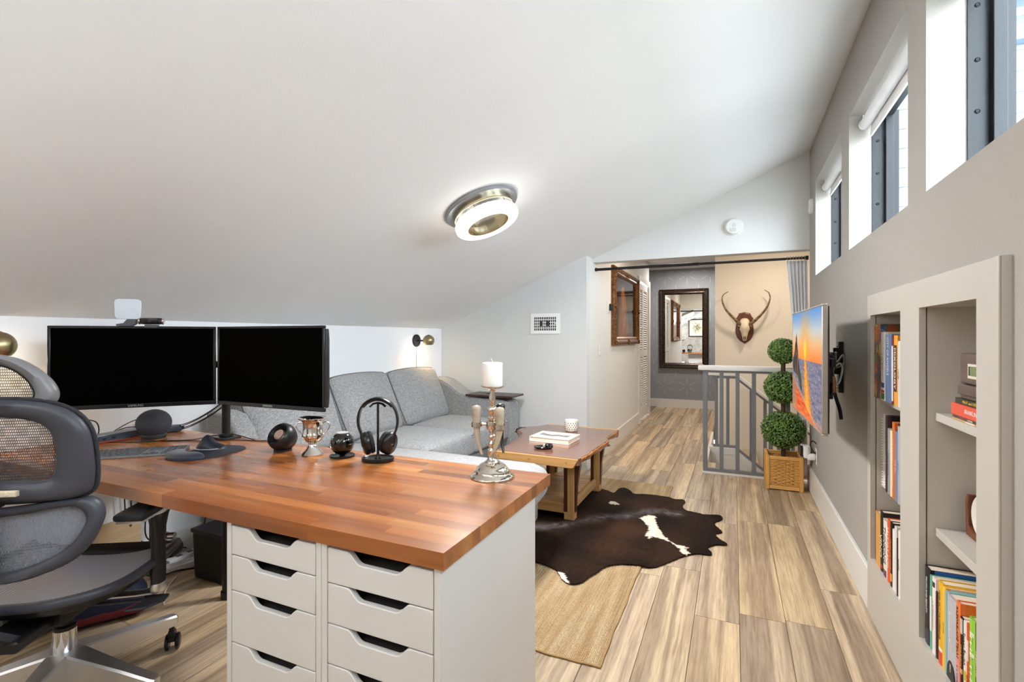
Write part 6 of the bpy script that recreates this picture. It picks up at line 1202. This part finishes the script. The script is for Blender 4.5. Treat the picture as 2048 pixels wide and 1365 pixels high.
def sunset(u, v):   # u from the far end to the near end, v upwards
    n1 = noise.noise((u * 6, v * 40, 0)); n2 = noise.noise((u * 30, v * 90, 4)); t = 1 - v
    hz = 0.545
    if v > hz:
        q = (v - hz) / (1 - hz)
        c = mixc(hexs('#ff8a3c'), hexs('#f6c08a'), q * 3) if q < 0.33 else (mixc(hexs('#f6c08a'), hexs('#cfd3d0'), (q - 0.33) * 4) if q < 0.58 else mixc(hexs('#cfd3d0'), hexs('#5b96dc'), (q - 0.58) * 2.2))
        d = math.hypot((u - 0.5) / 0.055, (v - hz - 0.08) / 0.12); c = mixc((1.0, 0.9, 0.15), c, max(0, d - 0.35) * 1.4) if d < 1.05 else mixc(c, (1, 0.66, 0.25), 0.55 * math.exp(-((d - 1.05) / 2.2) ** 2))
    else:
        q = (hz - v) / hz
        c = mixc(hexs('#96889a'), hexs('#5f6a84'), 0.5 + n1 + 0.6 * n2); c = mixc(c, hexs('#c9b7b4'), max(0, 0.9 * noise.noise((u * 22, v * 60, 9))))
        w = 0.045 + 0.16 * q; cx = 0.50 + 0.10 * q + 0.02 * n1; d = abs(u - cx) / w; c = mixc(mixc((1, 0.72, 0.2), hexs('#ff7a3a'), d + 0.5 * n2), c, max(0, d - 0.25 + 0.5 * n2) * 1.15)
        shore = 0.04 + 0.80 * max(0, q - 0.42) / 0.58 + 0.03 * n1
        if q > 0.36:
            foam = math.exp(-((u - shore - 0.03) / 0.02) ** 2); c = mixc(c, hexs('#ffd9a8'), 0.6 * foam)
            if u < shore: c = mixc(mixc(hexs('#d9481c'), hexs('#ff8a45'), 0.5 + n1 + 0.5 * n2), c, max(0, (u - shore + 0.05) * 14))
        if u < 0.16 and q > 0.4: c = mixc(c, hexs('#a8846e'), 0.75)
        if q > 0.86: c = mixc(c, hexs('#f39a5e'), (q - 0.86) * 4)
    jit = (u + 0.012 * noise.noise((u * 30, v * 30, 2)), v + 0.012 * noise.noise((u * 30, v * 30, 6)))
    if inside(jit, ROCK):
        c = mixc(hexs('#2f2826'), hexs('#86705f'), 0.45 + 0.9 * noise.noise((u * 26, v * 16, 1)) - (0.2 if u < 0.2 else 0))
        if v < 0.40 and u > 0.24: c = mixc(c, hexs('#3d5222'), 0.5 + noise.noise((u * 40, v * 40, 8)))
    return tuple(max(0, min(1, q)) for q in c)
printed('screen', sunset, 150, 110, lambda u, v: (-tw + e + (tw - 2 * e) * u, 0.0008, e + (TH - 2 * e) * v), vcol('lit_screen', 0.5, emit=0.30, spec=0.02), tv)
mt = thing('tv_wall_mount', 'black articulated television bracket bolted to the right wall', 'bracket', (XR - 0.0005, 3.33, 1.05))
b = MB(); b.box(-0.022, 0, -0.028, 0.028, -0.145, 0.145); b.box(-0.03, -0.018, -0.035, 0.035, -0.02, 0.10); b.build('wall_plate', BLACKM, mt, bevel=0.003)
b = MB(); b.cyl((-0.035, -0.02, -0.04), (-0.035, -0.02, 0.11), 0.014, n=14); b.box(-0.105, -0.03, -0.11, -0.02, 0.0, 0.03); b.box(-0.105, -0.03, -0.11, -0.02, 0.06, 0.085); b.cyl((-0.10, -0.11, -0.02), (-0.10, -0.11, 0.10), 0.016, n=14); b.build('arm', BLACKM, mt, bevel=0.002)
b = MB(); b.box(-0.158, -0.125, -0.52, -0.42, -0.13, 0.09); b.box(-0.15, -0.13, -0.62, -0.30, -0.10, -0.06); b.box(-0.15, -0.13, -0.62, -0.30, 0.03, 0.07); b.box(-0.16, -0.10, -0.44, -0.10, 0.01, 0.075); b.build('tv_plate', BLACKM, mt, bevel=0.003)
for z in (0.12, -0.12):
    b = MB(); b.sphere((-0.024, 0, z), 0.007, 10, 6); b.build('bolt', CHROME, mt, smooth=True)
cable('grey cable looping behind the television bracket', [(0.43, 2.70, 1.15), (0.45, 2.80, 1.10), (0.50, 2.95, 1.13), (0.51, 3.0, 1.08), (0.45, 2.88, 1.06), (0.44, 2.78, 1.02)], 0.004, mat('grey_cable', '#9a9a9a'))
cable('white cable looped behind the television below the bracket arm', [(0.43, 2.74, 1.08), (0.48, 2.9, 1.09), (0.50, 2.96, 1.06), (0.47, 2.86, 1.0), (0.43, 2.76, 0.99)], 0.0045, WCB)
cable('thick black cable hanging below the television bracket', [(0.43, 2.80, 1.0), (0.445, 2.79, 0.93), (0.455, 2.76, 0.88), (0.458, 2.74, 0.835)], 0.008)
cable('coiled tan cable tied up behind the television', [(0.415, 2.66, 1.04), (0.42, 2.68, 0.97), (0.425, 2.70, 1.03), (0.43, 2.72, 0.965), (0.425, 2.69, 1.02)], 0.006, mat('tan_cable', '#a9805c'))
# outlet with adapters by the curtain
ot = thing('wall_outlet', 'white wall outlet low on the right wall behind the basket', 'outlet', (XR - 0.0004, 4.30, 0.33)); b = MB(); b.puff((-0.003, 0, 0), (0.006, 0.08, 0.12), 0.0025, n=4); b.build('plate', PLW, ot, smooth=True)
for z in (0.025, -0.025): bx('socket', mat('socket_grey', '#5a5a5e'), ot, -0.0068, -0.0058, -0.012, 0.012, z - 0.012, z + 0.012)
nl = thing('plug_in_freshener', 'white plug-in air freshener on the outlet behind the basket', 'air freshener', (XR - 0.0075, 4.29, 0.335)); b = MB(); b.puff((-0.028, 0, -0.01), (0.056, 0.05, 0.05), 0.014, n=6); b.build('plug', PLW, nl, smooth=True); b = MB(); b.lathe([(0.02, -0.02), (0.024, 0.0), (0.023, 0.05), (0.026, 0.065), (0.022, 0.066), (0.001, 0.06)], 20, Matrix.Translation((-0.056, 0, 0.0))); b.build('bottle', PLW, nl, smooth=True)
bb = thing('charger_block', 'black square charger with a white top edge beside the curtain', 'charger', (0.5, 4.45, 0.335)); b = MB(); b.puff((0, 0, 0.0), (0.05, 0.045, 0.085), 0.004, n=4); b.build('case', BLACKP, bb, smooth=True); bx('white_edge', PLW, bb, -0.025, 0.025, -0.0225, 0.0225, 0.0426, 0.046)
b = MB(); b.cyl((0.02, 0, 0), (0.0622, -0.11, 0.0), 0.006, n=8); b.build('plug_stem', BLACKP, bb)
cable('black cable curling from the outlet beside the curtain', [(0.552, 4.26, 0.36), (0.53, 4.24, 0.38), (0.515, 4.24, 0.43), (0.535, 4.25, 0.45), (0.556, 4.26, 0.43)], 0.004)
# ------------------------------------------------------------------ built-in bookcase
BKW = mat('bookcase_enamel', '#bfb9b0', rough=0.4, var=0.01)
bc = thing('built_in_bookcase', 'white built-in bookcase of two shelf bays recessed in the right wall', 'bookcase', (0, 0, 0))
ff = wall_holes('x', 0.545, XR, 1.455, 2.667, 0.0, 1.404, [(a, b_, BZ0, BZ1) for a, b_ in BK]); ff.build('face_frame', BKW, bc)
b = MB(); b.box(0.540, 0.545, 1.455, 1.483, 0.0, 1.404); b.build('edge_bead', BKW, bc, bevel=0.002)
for (a, b_), nm in zip(BK, ('wide', 'narrow')):
    c = MB(); c.box(0.785, 0.797, a - 0.012, b_ + 0.012, BZ0 - 0.012, BZ1 + 0.012); c.box(XR + 0.004, 0.785, a - 0.012, a, BZ0, BZ1); c.box(XR + 0.004, 0.785, b_, b_ + 0.012, BZ0, BZ1); c.box(XR + 0.004, 0.785, a - 0.012, b_ + 0.012, BZ0 - 0.012, BZ0); c.box(XR + 0.004, 0.785, a - 0.012, b_ + 0.012, BZ1, BZ1 + 0.012)
    c.build('case', BKW, bc)
    for zt in ((0.980, 0.614) if nm == 'wide' else (0.960, 0.600)): bx('shelf', BKW, bc, 0.586, 0.784, a + 0.0008, b_ - 0.0008, zt - 0.026, zt, bevel=0.0015)
PAGE = mat('page_block', '#e9d8c4', rough=0.8)
TXT = {}
def tmat(c):
    return mat('ink_' + c.strip('#'), c, rough=0.5, var=0.0)
def book(label, y1, y0, zb, h, col, group, x0=0.558, depth=0.15, text=None, tcol='#ffffff', tsize=0.012, tz=0.5, spine_blocks=(), cover=None, tsx=1.0, paper=False, twid=None):
    """y1 far edge, y0 near edge; spine faces the room"""
    t = thing('book', label, 'book', (x0, (y0 + y1) / 2, zb), 0, group); w = (y1 - y0 - 0.0012) / 2; c = 0.0022 if not paper else 0.0008
    m = mat('cover_' + col.strip('#'), col, rough=0.38, var=0.05, vscale=12)
    b = MB(); b.prism([(0.0, -w * 0.72), (0.0012, -w), (depth, -w), (depth, -w + c), (0.004, -w + c), (0.004, w - c), (depth, w - c), (depth, w), (0.0012, w), (0.0, w * 0.72), (-0.0018, w * 0.35), (-0.0018, -w * 0.35)], 0, h); b.build('cover', m, t)
    bx('pages', PAGE, t, 0.004, depth - 0.003, -w + c, w - c, 0.002 if not paper else 0.0, h - (0.003 if not paper else 0.0))
    for (za, zc, bc_) in spine_blocks:
        q = MB(); q.prism([(-0.0002, -w * 0.74), (-0.0021, -w * 0.36), (-0.0021, w * 0.36), (-0.0002, w * 0.74)], za * h, zc * h); q.build('spine_panel', mat('panel_' + bc_.strip('#'), bc_, rough=0.4), t)
    if cover:
        bx('front_cover', mat('panel_' + cover.strip('#'), cover, rough=0.35), t, 0.012, depth - 0.001, -w - 0.0003, -w, 0.0005, h - 0.0005)
    if text:
        lettering(text, tsize, tmat(tcol), t, (-0.0023, 0, h * tz), (0, 0, -1), (0, -1, 0), ext=0.0002, sx=tsx, width=twid)
    return t
G1 = 'books on the bottom shelf of the wide bay'
zb = BZ0 + 0.0006
book('tall black spined book with a blue front cover at the far end', 1.988, 1.941, zb, 0.240, '#17161c', G1, depth=0.20, text='TRUTH AND BEAUTY', tcol='#e9e5e0', tsize=0.016, tz=0.64, cover='#2c5fae', spine_blocks=((0.0, 0.2, '#3c3448'),), twid=0.115)
book('slim teal and cream book between the black spined book and the pale pink one', 1.940, 1.924, zb, 0.228, '#5fae8d', G1, depth=0.17, spine_blocks=((0.25, 0.72, '#dfe6da'),), text='· · ·', tcol='#3c6a58', tsize=0.006)
book('pale pink and white paperback beside the slim teal book', 1.923, 1.894, zb, 0.231, '#ecdde0', G1, depth=0.17, text='A NATURAL HISTORY', tcol='#c58a98', tsize=0.009, tz=0.5, spine_blocks=((0.88, 0.95, '#4a3b3a'),), cover='#efe4d6')
book('short dark brown paperback pressed beside the mustard yellow book', 1.893, 1.875, zb, 0.199, '#3a211c', G1, depth=0.13, paper=True, text='ROMAN', tcol='#7a4a3a', tsize=0.007)
book('mustard yellow book lettered NEVER SPLIT THE DIFFERENCE with a red foot', 1.874, 1.836, zb, 0.243, '#e2b026', G1, depth=0.16, text='NEVER SPLIT THE DIFFERENCE', tcol='#3a2a12', tsize=0.013, tz=0.60, spine_blocks=((0.0, 0.16, '#d24a28'), (0.16, 0.20, '#efe5d6')), cover='#e9bf4a', twid=0.145)
t = book('thin yellow book with a pale cover about talking anyone into anything', 1.835, 1.817, zb, 0.241, '#efb93a', G1, depth=0.16, text='JUST LISTEN', tcol='#8a6a1c', tsize=0.006, cover='#d9d2bf')
lettering('A FORMER FBI TOP HOSTAGE NEGOTIATOR', 0.0062, tmat('#6e3b3b'), t, (0.075, -0.0096, 0.214), (1, 0, 0), (0, 0, 1), ext=0.0002, width=0.095)
lettering('FOR TALKING ANYONE INTO ANYTHING', 0.0062, tmat('#6e3b3b'), t, (0.075, -0.0096, 0.203), (1, 0, 0), (0, 0, 1), ext=0.0002, width=0.09)
t = book('thick grey book with a teal edge and a black half moon at its foot', 1.816, 1.743, zb, 0.2365, '#b7b6bb', G1, depth=0.16, text='the truth about lies', tcol='#e6e2e0', tsize=0.012, tz=0.62, spine_blocks=())
b = MB(); b.box(-0.0016, 0.15, 0.0225, 0.0362, 0.0, 0.236); b.build('teal_edge', mat('panel_7fb6b4', '#7fb6b4', rough=0.4), t)
b = MB(); b.prism([(0.030 * math.cos(a) * 0.9 - 0.006, 0.001 + 0.055 * math.sin(a)) for a in [k * PI / 14 for k in range(15)]], -0.0027, -0.0019, Matrix(((0, 0, 1, 0), (1, 0, 0, 0), (0, 1, 0, 0), (0, 0, 0, 1)))); b.build('black_half_moon', mat('panel_141215', '#141215', rough=0.4), t)
lettering('FERN', 0.010, tmat('#efe9e0'), t, (-0.0031, -0.006, 0.036), (0, 0, -1), (0, -1, 0), ext=0.0002)
t = book('orange and pink book lettered RAZORBLADE TEARS', 1.742, 1.716, zb, 0.2455, '#ec7a3c', G1, depth=0.15, text='RAZORBLADE TEARS', tcol='#2a1512', tsize=0.016, tz=0.66, spine_blocks=((0.0, 0.26, '#d99aa6'), (0.26, 0.42, '#e88a74')), cover='#df7420', twid=0.140)
lettering('S. A. COSBY', 0.010, tmat('#5a3040'), t, (-0.0024, 0, 0.045), (0, 0, -1), (0, -1, 0), ext=0.0002)
book('dark brown paperback with tan capitals beside the orange and pink book', 1.715, 1.696, zb, 0.2145, '#2a1712', G1, depth=0.13, paper=True, text='SEABISCUIT', tcol='#d8a95a', tsize=0.014, tz=0.48, spine_blocks=((0.80, 0.99, '#b9c0b4'), (0.30, 0.36, '#d8b08a')), twid=0.08)
book('white paperback with black script lettering beside the brown tan-lettered one', 1.695, 1.673, zb, 0.2145, '#e3dfd8', G1, depth=0.13, paper=True, text='Sweet Beulah', tcol='#221f1f', tsize=0.016, tz=0.66, spine_blocks=((0.28, 0.40, '#c9b23a'),), twid=0.085)
book('orange red paperback between the white script book and the green striped book', 1.672, 1.661, zb, 0.2195, '#dd5a2c', G1, depth=0.13, paper=True, text='CATCHER', tcol='#7a1d12', tsize=0.008, tz=0.3, spine_blocks=((0.55, 0.8, '#efcfc0'),))
book('green and white diagonal striped book near the right edge of the wide bay', 1.660, 1.626, zb, 0.2435, '#8cc63a', G1, depth=0.15, text='THE THIEF', tcol='#e9f2d6', tsize=0.020, tz=0.5, spine_blocks=((0.60, 0.64, '#dfead0'), (0.28, 0.32, '#dfead0'), (0.82, 0.86, '#dfead0')), twid=0.17)
book('black spined book hard against the near side of the wide bay', 1.625, 1.598, zb, 0.240, '#201b1a', G1, depth=0.15, text='OPERATOR', tcol='#d9b9a0', tsize=0.013, tz=0.6)
# stacked books and wooden clock on the top shelf of the wide bay
G2 = 'books lying in a stack under the wooden clock'
def flat_book(label, yf, L, z0, z1, col, text=None, tcol='#fff', tsize=0.012, off=0.5, depth=0.14, blocks=(), twid=None):
    t = thing('book', label, 'book', (0.587, yf - L / 2, z0), 0, G2); h = z1 - z0 - 0.0005; m = mat('cover_' + col.strip('#'), col, rough=0.4, var=0.05)
    b = MB(); e = min(0.0022, h * 0.3); b.box(0.0, depth, -L / 2, L / 2, 0, e); b.box(0.0, depth, -L / 2, L / 2, h - e, h); b.box(0.0, 0.003, -L / 2, L / 2, e, h - e); b.build('cover', m, t, bevel=0.0007)
    bx('pages', PAGE, t, 0.003, depth - 0.003, -L / 2 + 0.003, L / 2 - 0.003, e, h - e)
    for (a, c, col2) in blocks: bx('spine_panel', mat('panel_' + col2.strip('#'), col2), t, -0.0006, 0.0, L / 2 - c * L, L / 2 - a * L, h * 0.12, h * 0.88)
    if text: lettering(text, tsize, tmat(tcol), t, (-0.0009, L / 2 - off * L, h * 0.5), (0, -1, 0), (0, 0, 1), ext=0.0002, align='LEFT', width=twid)
flat_book('thin tan book at the bottom of the stack on the upper shelf', 1.861, 0.235, 0.9808, 0.9866, '#c9a877', depth=0.15, blocks=((0.4, 0.62, '#e6d6c0'),))
flat_book('thin dark grey book under the red book of the stack', 1.859, 0.23, 0.9866, 0.9945, '#5a4a44', text='COOKING', tcol='#e2dad4', tsize=0.007, off=0.45, blocks=((0.25, 0.38, '#8a4a40'),))
flat_book('thick red book with white capitals lying in the stack under the clock', 1.868, 0.25, 0.9945, 1.0295, '#dd5a43', text='FRANKLIN BARBECUE', tcol='#f6ebe2', tsize=0.017, off=0.38, twid=0.155)
flat_book('dark book with yellow lettering directly under the wooden clock', 1.839, 0.22, 1.0295, 1.0462, '#3b352b', text='MEAT and OTHER STORIES', tcol='#e6c53a', tsize=0.011, off=0.24, twid=0.16)
ck = thing('desk_clock', 'brown wooden block clock with a small green display on the book stack', 'clock', (0.587, 1.715, 1.0465))
BRW = wood('grey_brown_block', ['#5d4c44', '#655248'], 'y', rough=0.5)
b = MB(); b.box(0.006, 0.13, -0.095, 0.103, 0, 0.010); b.build('foot', BRW, ck, bevel=0.002)
b = MB(); b.box(0.0, 0.135, -0.10, 0.11, 0.0105, 0.0405); b.build('lower_block', BRW, ck, bevel=0.004, segs=3)
b = MB(); b.box(0.004, 0.13, -0.10, 0.103, 0.0425, 0.129); b.build('upper_block', BRW, ck, bevel=0.006, segs=3)
b = MB(); b.box(0.0025, 0.006, -0.03, 0.047, 0.060, 0.100); b.build('display_frame', mat('cream_frame', '#d9d0bf', rough=0.4), ck); bx('display_well', BLACKP, ck, 0.0018, 0.0026, -0.022, 0.040, 0.068, 0.093); bx('display', mat('green_display', '#7d8a5a', rough=0.3), ck, 0.0012, 0.0019, -0.02, 0.030, 0.069, 0.092)
lf = thing('leather_cradle', 'brown leather cradle holding a round white disc on the middle shelf', 'ornament', (0.651, 1.96, 0.6146))
LEA = mat('saddle_leather', '#6b3a22', rough=0.45, var=0.2, bump=0.15)
b = MB(); b.prism([(0.0, 0.0), (-0.16, 0.0), (-0.16, 0.012), (-0.13, 0.016), (-0.05, 0.02), (-0.02, 0.03), (-0.012, 0.09), (-0.02, 0.125), (-0.006, 0.125), (0.004, 0.10)], 0.0, 0.06, Matrix(((0, 0, 1, 0), (1, 0, 0, 0), (0, 1, 0, 0), (0, 0, 0, 1)))); b.build('strap', LEA, lf, bevel=0.002)
Mx = Matrix.Translation((0.012, -0.082, 0.075)) @ Matrix.Rotation(-PI / 2, 4, 'Y'); b = MB(); b.lathe([(0.058, -0.02), (0.063, -0.015), (0.063, 0.004), (0.058, 0.007), (0.05, 0.005), (0.001, 0.004)], 36, Mx); b.build('disc', mat('white_enamel', '#dcd6cb', rough=0.3), lf, smooth=True); b = MB(); b.tube([Mx @ Vector((0.0635 * math.cos(k * PI / 20), 0.0635 * math.sin(k * PI / 20), -0.006)) for k in range(40)], 0.004, 6, closed=True); b.build('rim', mat('dark_rim', '#2c2522', rough=0.4), lf, smooth=True)
# narrow bay
G3 = 'books on the top shelf of the narrow bay'; z1_ = 0.9606
fl_ = thing('album', 'thick album with a multicoloured floral patterned cover on the top narrow shelf', 'album', (0.5585, 2.562, z1_), 0, G3)
def floral(u, v, s=0):
    best = 9; col = None
    for k in range(40):
        q = random.Random(k + 100 * s); cx, cy, r_ = q.random(), q.random(), q.uniform(0.06, 0.13); d = math.hypot((u - cx) * (0.42 if s == 0 else 0.8), v - cy) / r_
        if d < best: best = d; col = ['#b8402a', '#d2742e', '#6a2030', '#3f7a3c', '#d8b23f', '#2c4f78', '#8a3a4a', '#c85a50'][k % 8]
    c = mixc(hexs(col), hexs('#5b4a28'), 0.6 * max(0, best - 0.5)); return mixc(c, hexs('#e9cf8a'), 0.5 if (int(best * 9) % 4 == 0 and best < 0.9) else 0.0)
FP = vcol('floral_print', 0.35)
b = MB(); b.box(0.002, 0.17, -0.049, 0.049, 0, 0.313); b.build('pages', PAGE, fl_)
printed('spine_print', lambda u, v: floral(u, v, 0), 30, 80, lambda u, v: (0.0, 0.0505 - 0.101 * u, 0.314 * v), FP, fl_); printed('front_print', lambda u, v: floral(u, v, 1), 50, 80, lambda u, v: (0.172 * u, -0.0505, 0.314 * v), FP, fl_); printed('back_print', lambda u, v: floral(u, v, 2), 30, 40, lambda u, v: (0.172 - 0.172 * u, 0.0505, 0.314 * v), FP, fl_)
bx('yellow_edge', mat('panel_d8c23a', '#d8c23a'), fl_, 0.0, 0.004, 0.0500, 0.0512, 0, 0.314)
book('white book with a blue and green spotted foot beside the floral album', 2.510, 2.444, z1_, 0.281, '#d9d6d3', G3, depth=0.19, text='Les Fleurs', tcol='#b0796a', tsize=0.022, tz=0.52, spine_blocks=((0.02, 0.11, '#3f8a4a'), (0.12, 0.15, '#b0392c'), (0.19, 0.26, '#2f5f96')), cover='#c9c39a', twid=0.09)
book('thick slate blue book with white capitals on the top shelf', 2.443, 2.354, z1_, 0.2705, '#5f6f92', G3, depth=0.16, text='CITY OF ANGELS', tcol='#d9d2c6', tsize=0.036, tz=0.68, twid=0.15)
book('thin white and dark red book right of the slate blue book', 2.353, 2.327, z1_, 0.266, '#6d2a26', G3, depth=0.15, text='SILENT TEA', tcol='#efe6da', tsize=0.012, tz=0.5, spine_blocks=((0.05, 0.85, '#d5cfc9'),))
book('brown and orange book with white capitals on the top shelf', 2.326, 2.277, z1_, 0.2665, '#e29a3a', G3, depth=0.17, spine_blocks=((0.20, 0.86, '#4b3a34'),), text='MIXOLOGY', tcol='#efe8dc', tsize=0.030, tz=0.53, cover='#e2963a', twid=0.155)
book('pale grey book at the near end of the top shelf', 2.276, 2.24, z1_, 0.2455, '#cfc9c2', G3, depth=0.15, text='NOTES', tcol='#8a5a50', tsize=0.012, tz=0.5)
G4 = 'books on the middle shelf of the narrow bay'; z2_ = 0.6006
nb = thing('spiral_notebook', 'white wire-bound notebook at the far end of the middle shelf', 'notebook', (0.566, 2.475, z2_), 0, G4)
b = MB(); b.box(0, 0.16, -0.006, 0.030, 0, 0.300); b.build('pages', mat('cream_cover', '#e9e3da'), nb); bx('dark_cover', mat('panel_4a1d1c', '#4a1d1c'), nb, 0, 0.165, -0.010, -0.006, 0, 0.302)
WIRE = mat('white_coil', '#e3e1dd', rough=0.4)
for k in range(26):
    b = MB(); b.tube([(0.004 + 0.013 * math.cos(a), 0.012 + 0.016 * math.sin(a), 0.012 + k * 0.0108) for a in [i * PI / 6 for i in range(12)]], 0.0015, 5, closed=True); b.build('coil_ring', WIRE, nb, smooth=True)
book('tall dark spined book beside the wire-bound notebook', 2.452 - 0.012, 2.411, z2_, 0.306, '#3d2a2a', G4, depth=0.19, text='ATLAS', tcol='#b9a79c', tsize=0.014, tz=0.4, cover='#15161a')
book('grey mottled book left of the cream spine on the middle shelf', 2.410, 2.373, z2_, 0.258, '#8d8f93', G4, depth=0.15, text='FIELD WORK', tcol='#5a5c62', tsize=0.016, tz=0.45, cover='#17171a')
book('thin cream spined book left of the orange book', 2.372, 2.347, z2_, 0.256, '#dfcfa8', G4, depth=0.15, cover='#efe7da')
book('orange brown book with white lettering on the middle shelf', 2.346, 2.314, z2_, 0.293, '#c9682c', G4, depth=0.17, text='CHEZ PANISSE COOKING', tcol='#f0dcc4', tsize=0.012, tz=0.5, cover='#8a3420', twid=0.2)
book('grey blue book right of the orange brown book', 2.313, 2.277, z2_, 0.264, '#6f7c98', G4, depth=0.15, text='THE SEA', tcol='#d6d6d8', tsize=0.014, tz=0.5, cover='#15151a')
book('grey book at the near end of the middle shelf', 2.276, 2.245, z2_, 0.288, '#a8a6a8', G4, depth=0.15, text='LIGHT', tcol='#5b5b5f', tsize=0.012)
G5 = 'books on the bottom shelf of the narrow bay'
book('tan book at the far end of the bottom shelf', 2.592, 2.519, zb, 0.220, '#d59a4e', G5, depth=0.14)
book('black book with white and red lettering beside the tan book', 2.518, 2.474, zb, 0.246, '#1d1816', G5, depth=0.18, text='VINO', tcol='#e6dfd6', tsize=0.040, tz=0.42, spine_blocks=((0.05, 0.12, '#b03a28'),), cover='#141212')
book('cream book lettered THINKING in black', 2.473, 2.415, zb, 0.227, '#dfd9cd', G5, depth=0.16, text='THINKING', tcol='#1b1a1a', tsize=0.040, tz=0.55, spine_blocks=((0.0, 0.12, '#6d2f5a'),), cover='#d8d2c6', twid=0.15)
book('orange red book with white capitals beside the THINKING book', 2.414, 2.373, zb, 0.246, '#d9562c', G5, depth=0.16, text='SALT FAT ACID', tcol='#f3dfd2', tsize=0.026, tz=0.55, cover='#e9e0d2', twid=0.16)
book('black book with orange capitals right of the orange red book', 2.372, 2.341, zb, 0.248, '#1c1917', G5, depth=0.16, text='TASTE OF WINE', tcol='#e0913a', tsize=0.018, tz=0.5, spine_blocks=((0.08, 0.2, '#e09a2c'),), twid=0.12)
book('white book right of the black and orange one', 2.340, 2.314, zb, 0.230, '#e6e2dc', G5, depth=0.15)
book('second white book further right, slightly taller, with a grey cover', 2.313, 2.289, zb, 0.251, '#dcd8d2', G5, depth=0.15, cover='#bdb9b2')
book('thin dark book between the white books near the bay edge', 2.288, 2.265, zb, 0.213, '#2b2120', G5, depth=0.14)
book('white book with small black capitals at the bay edge', 2.264, 2.246, zb, 0.252, '#e8e4de', G5, depth=0.15, text='PALACES', tcol='#2b2b2d', tsize=0.010, tz=0.5)
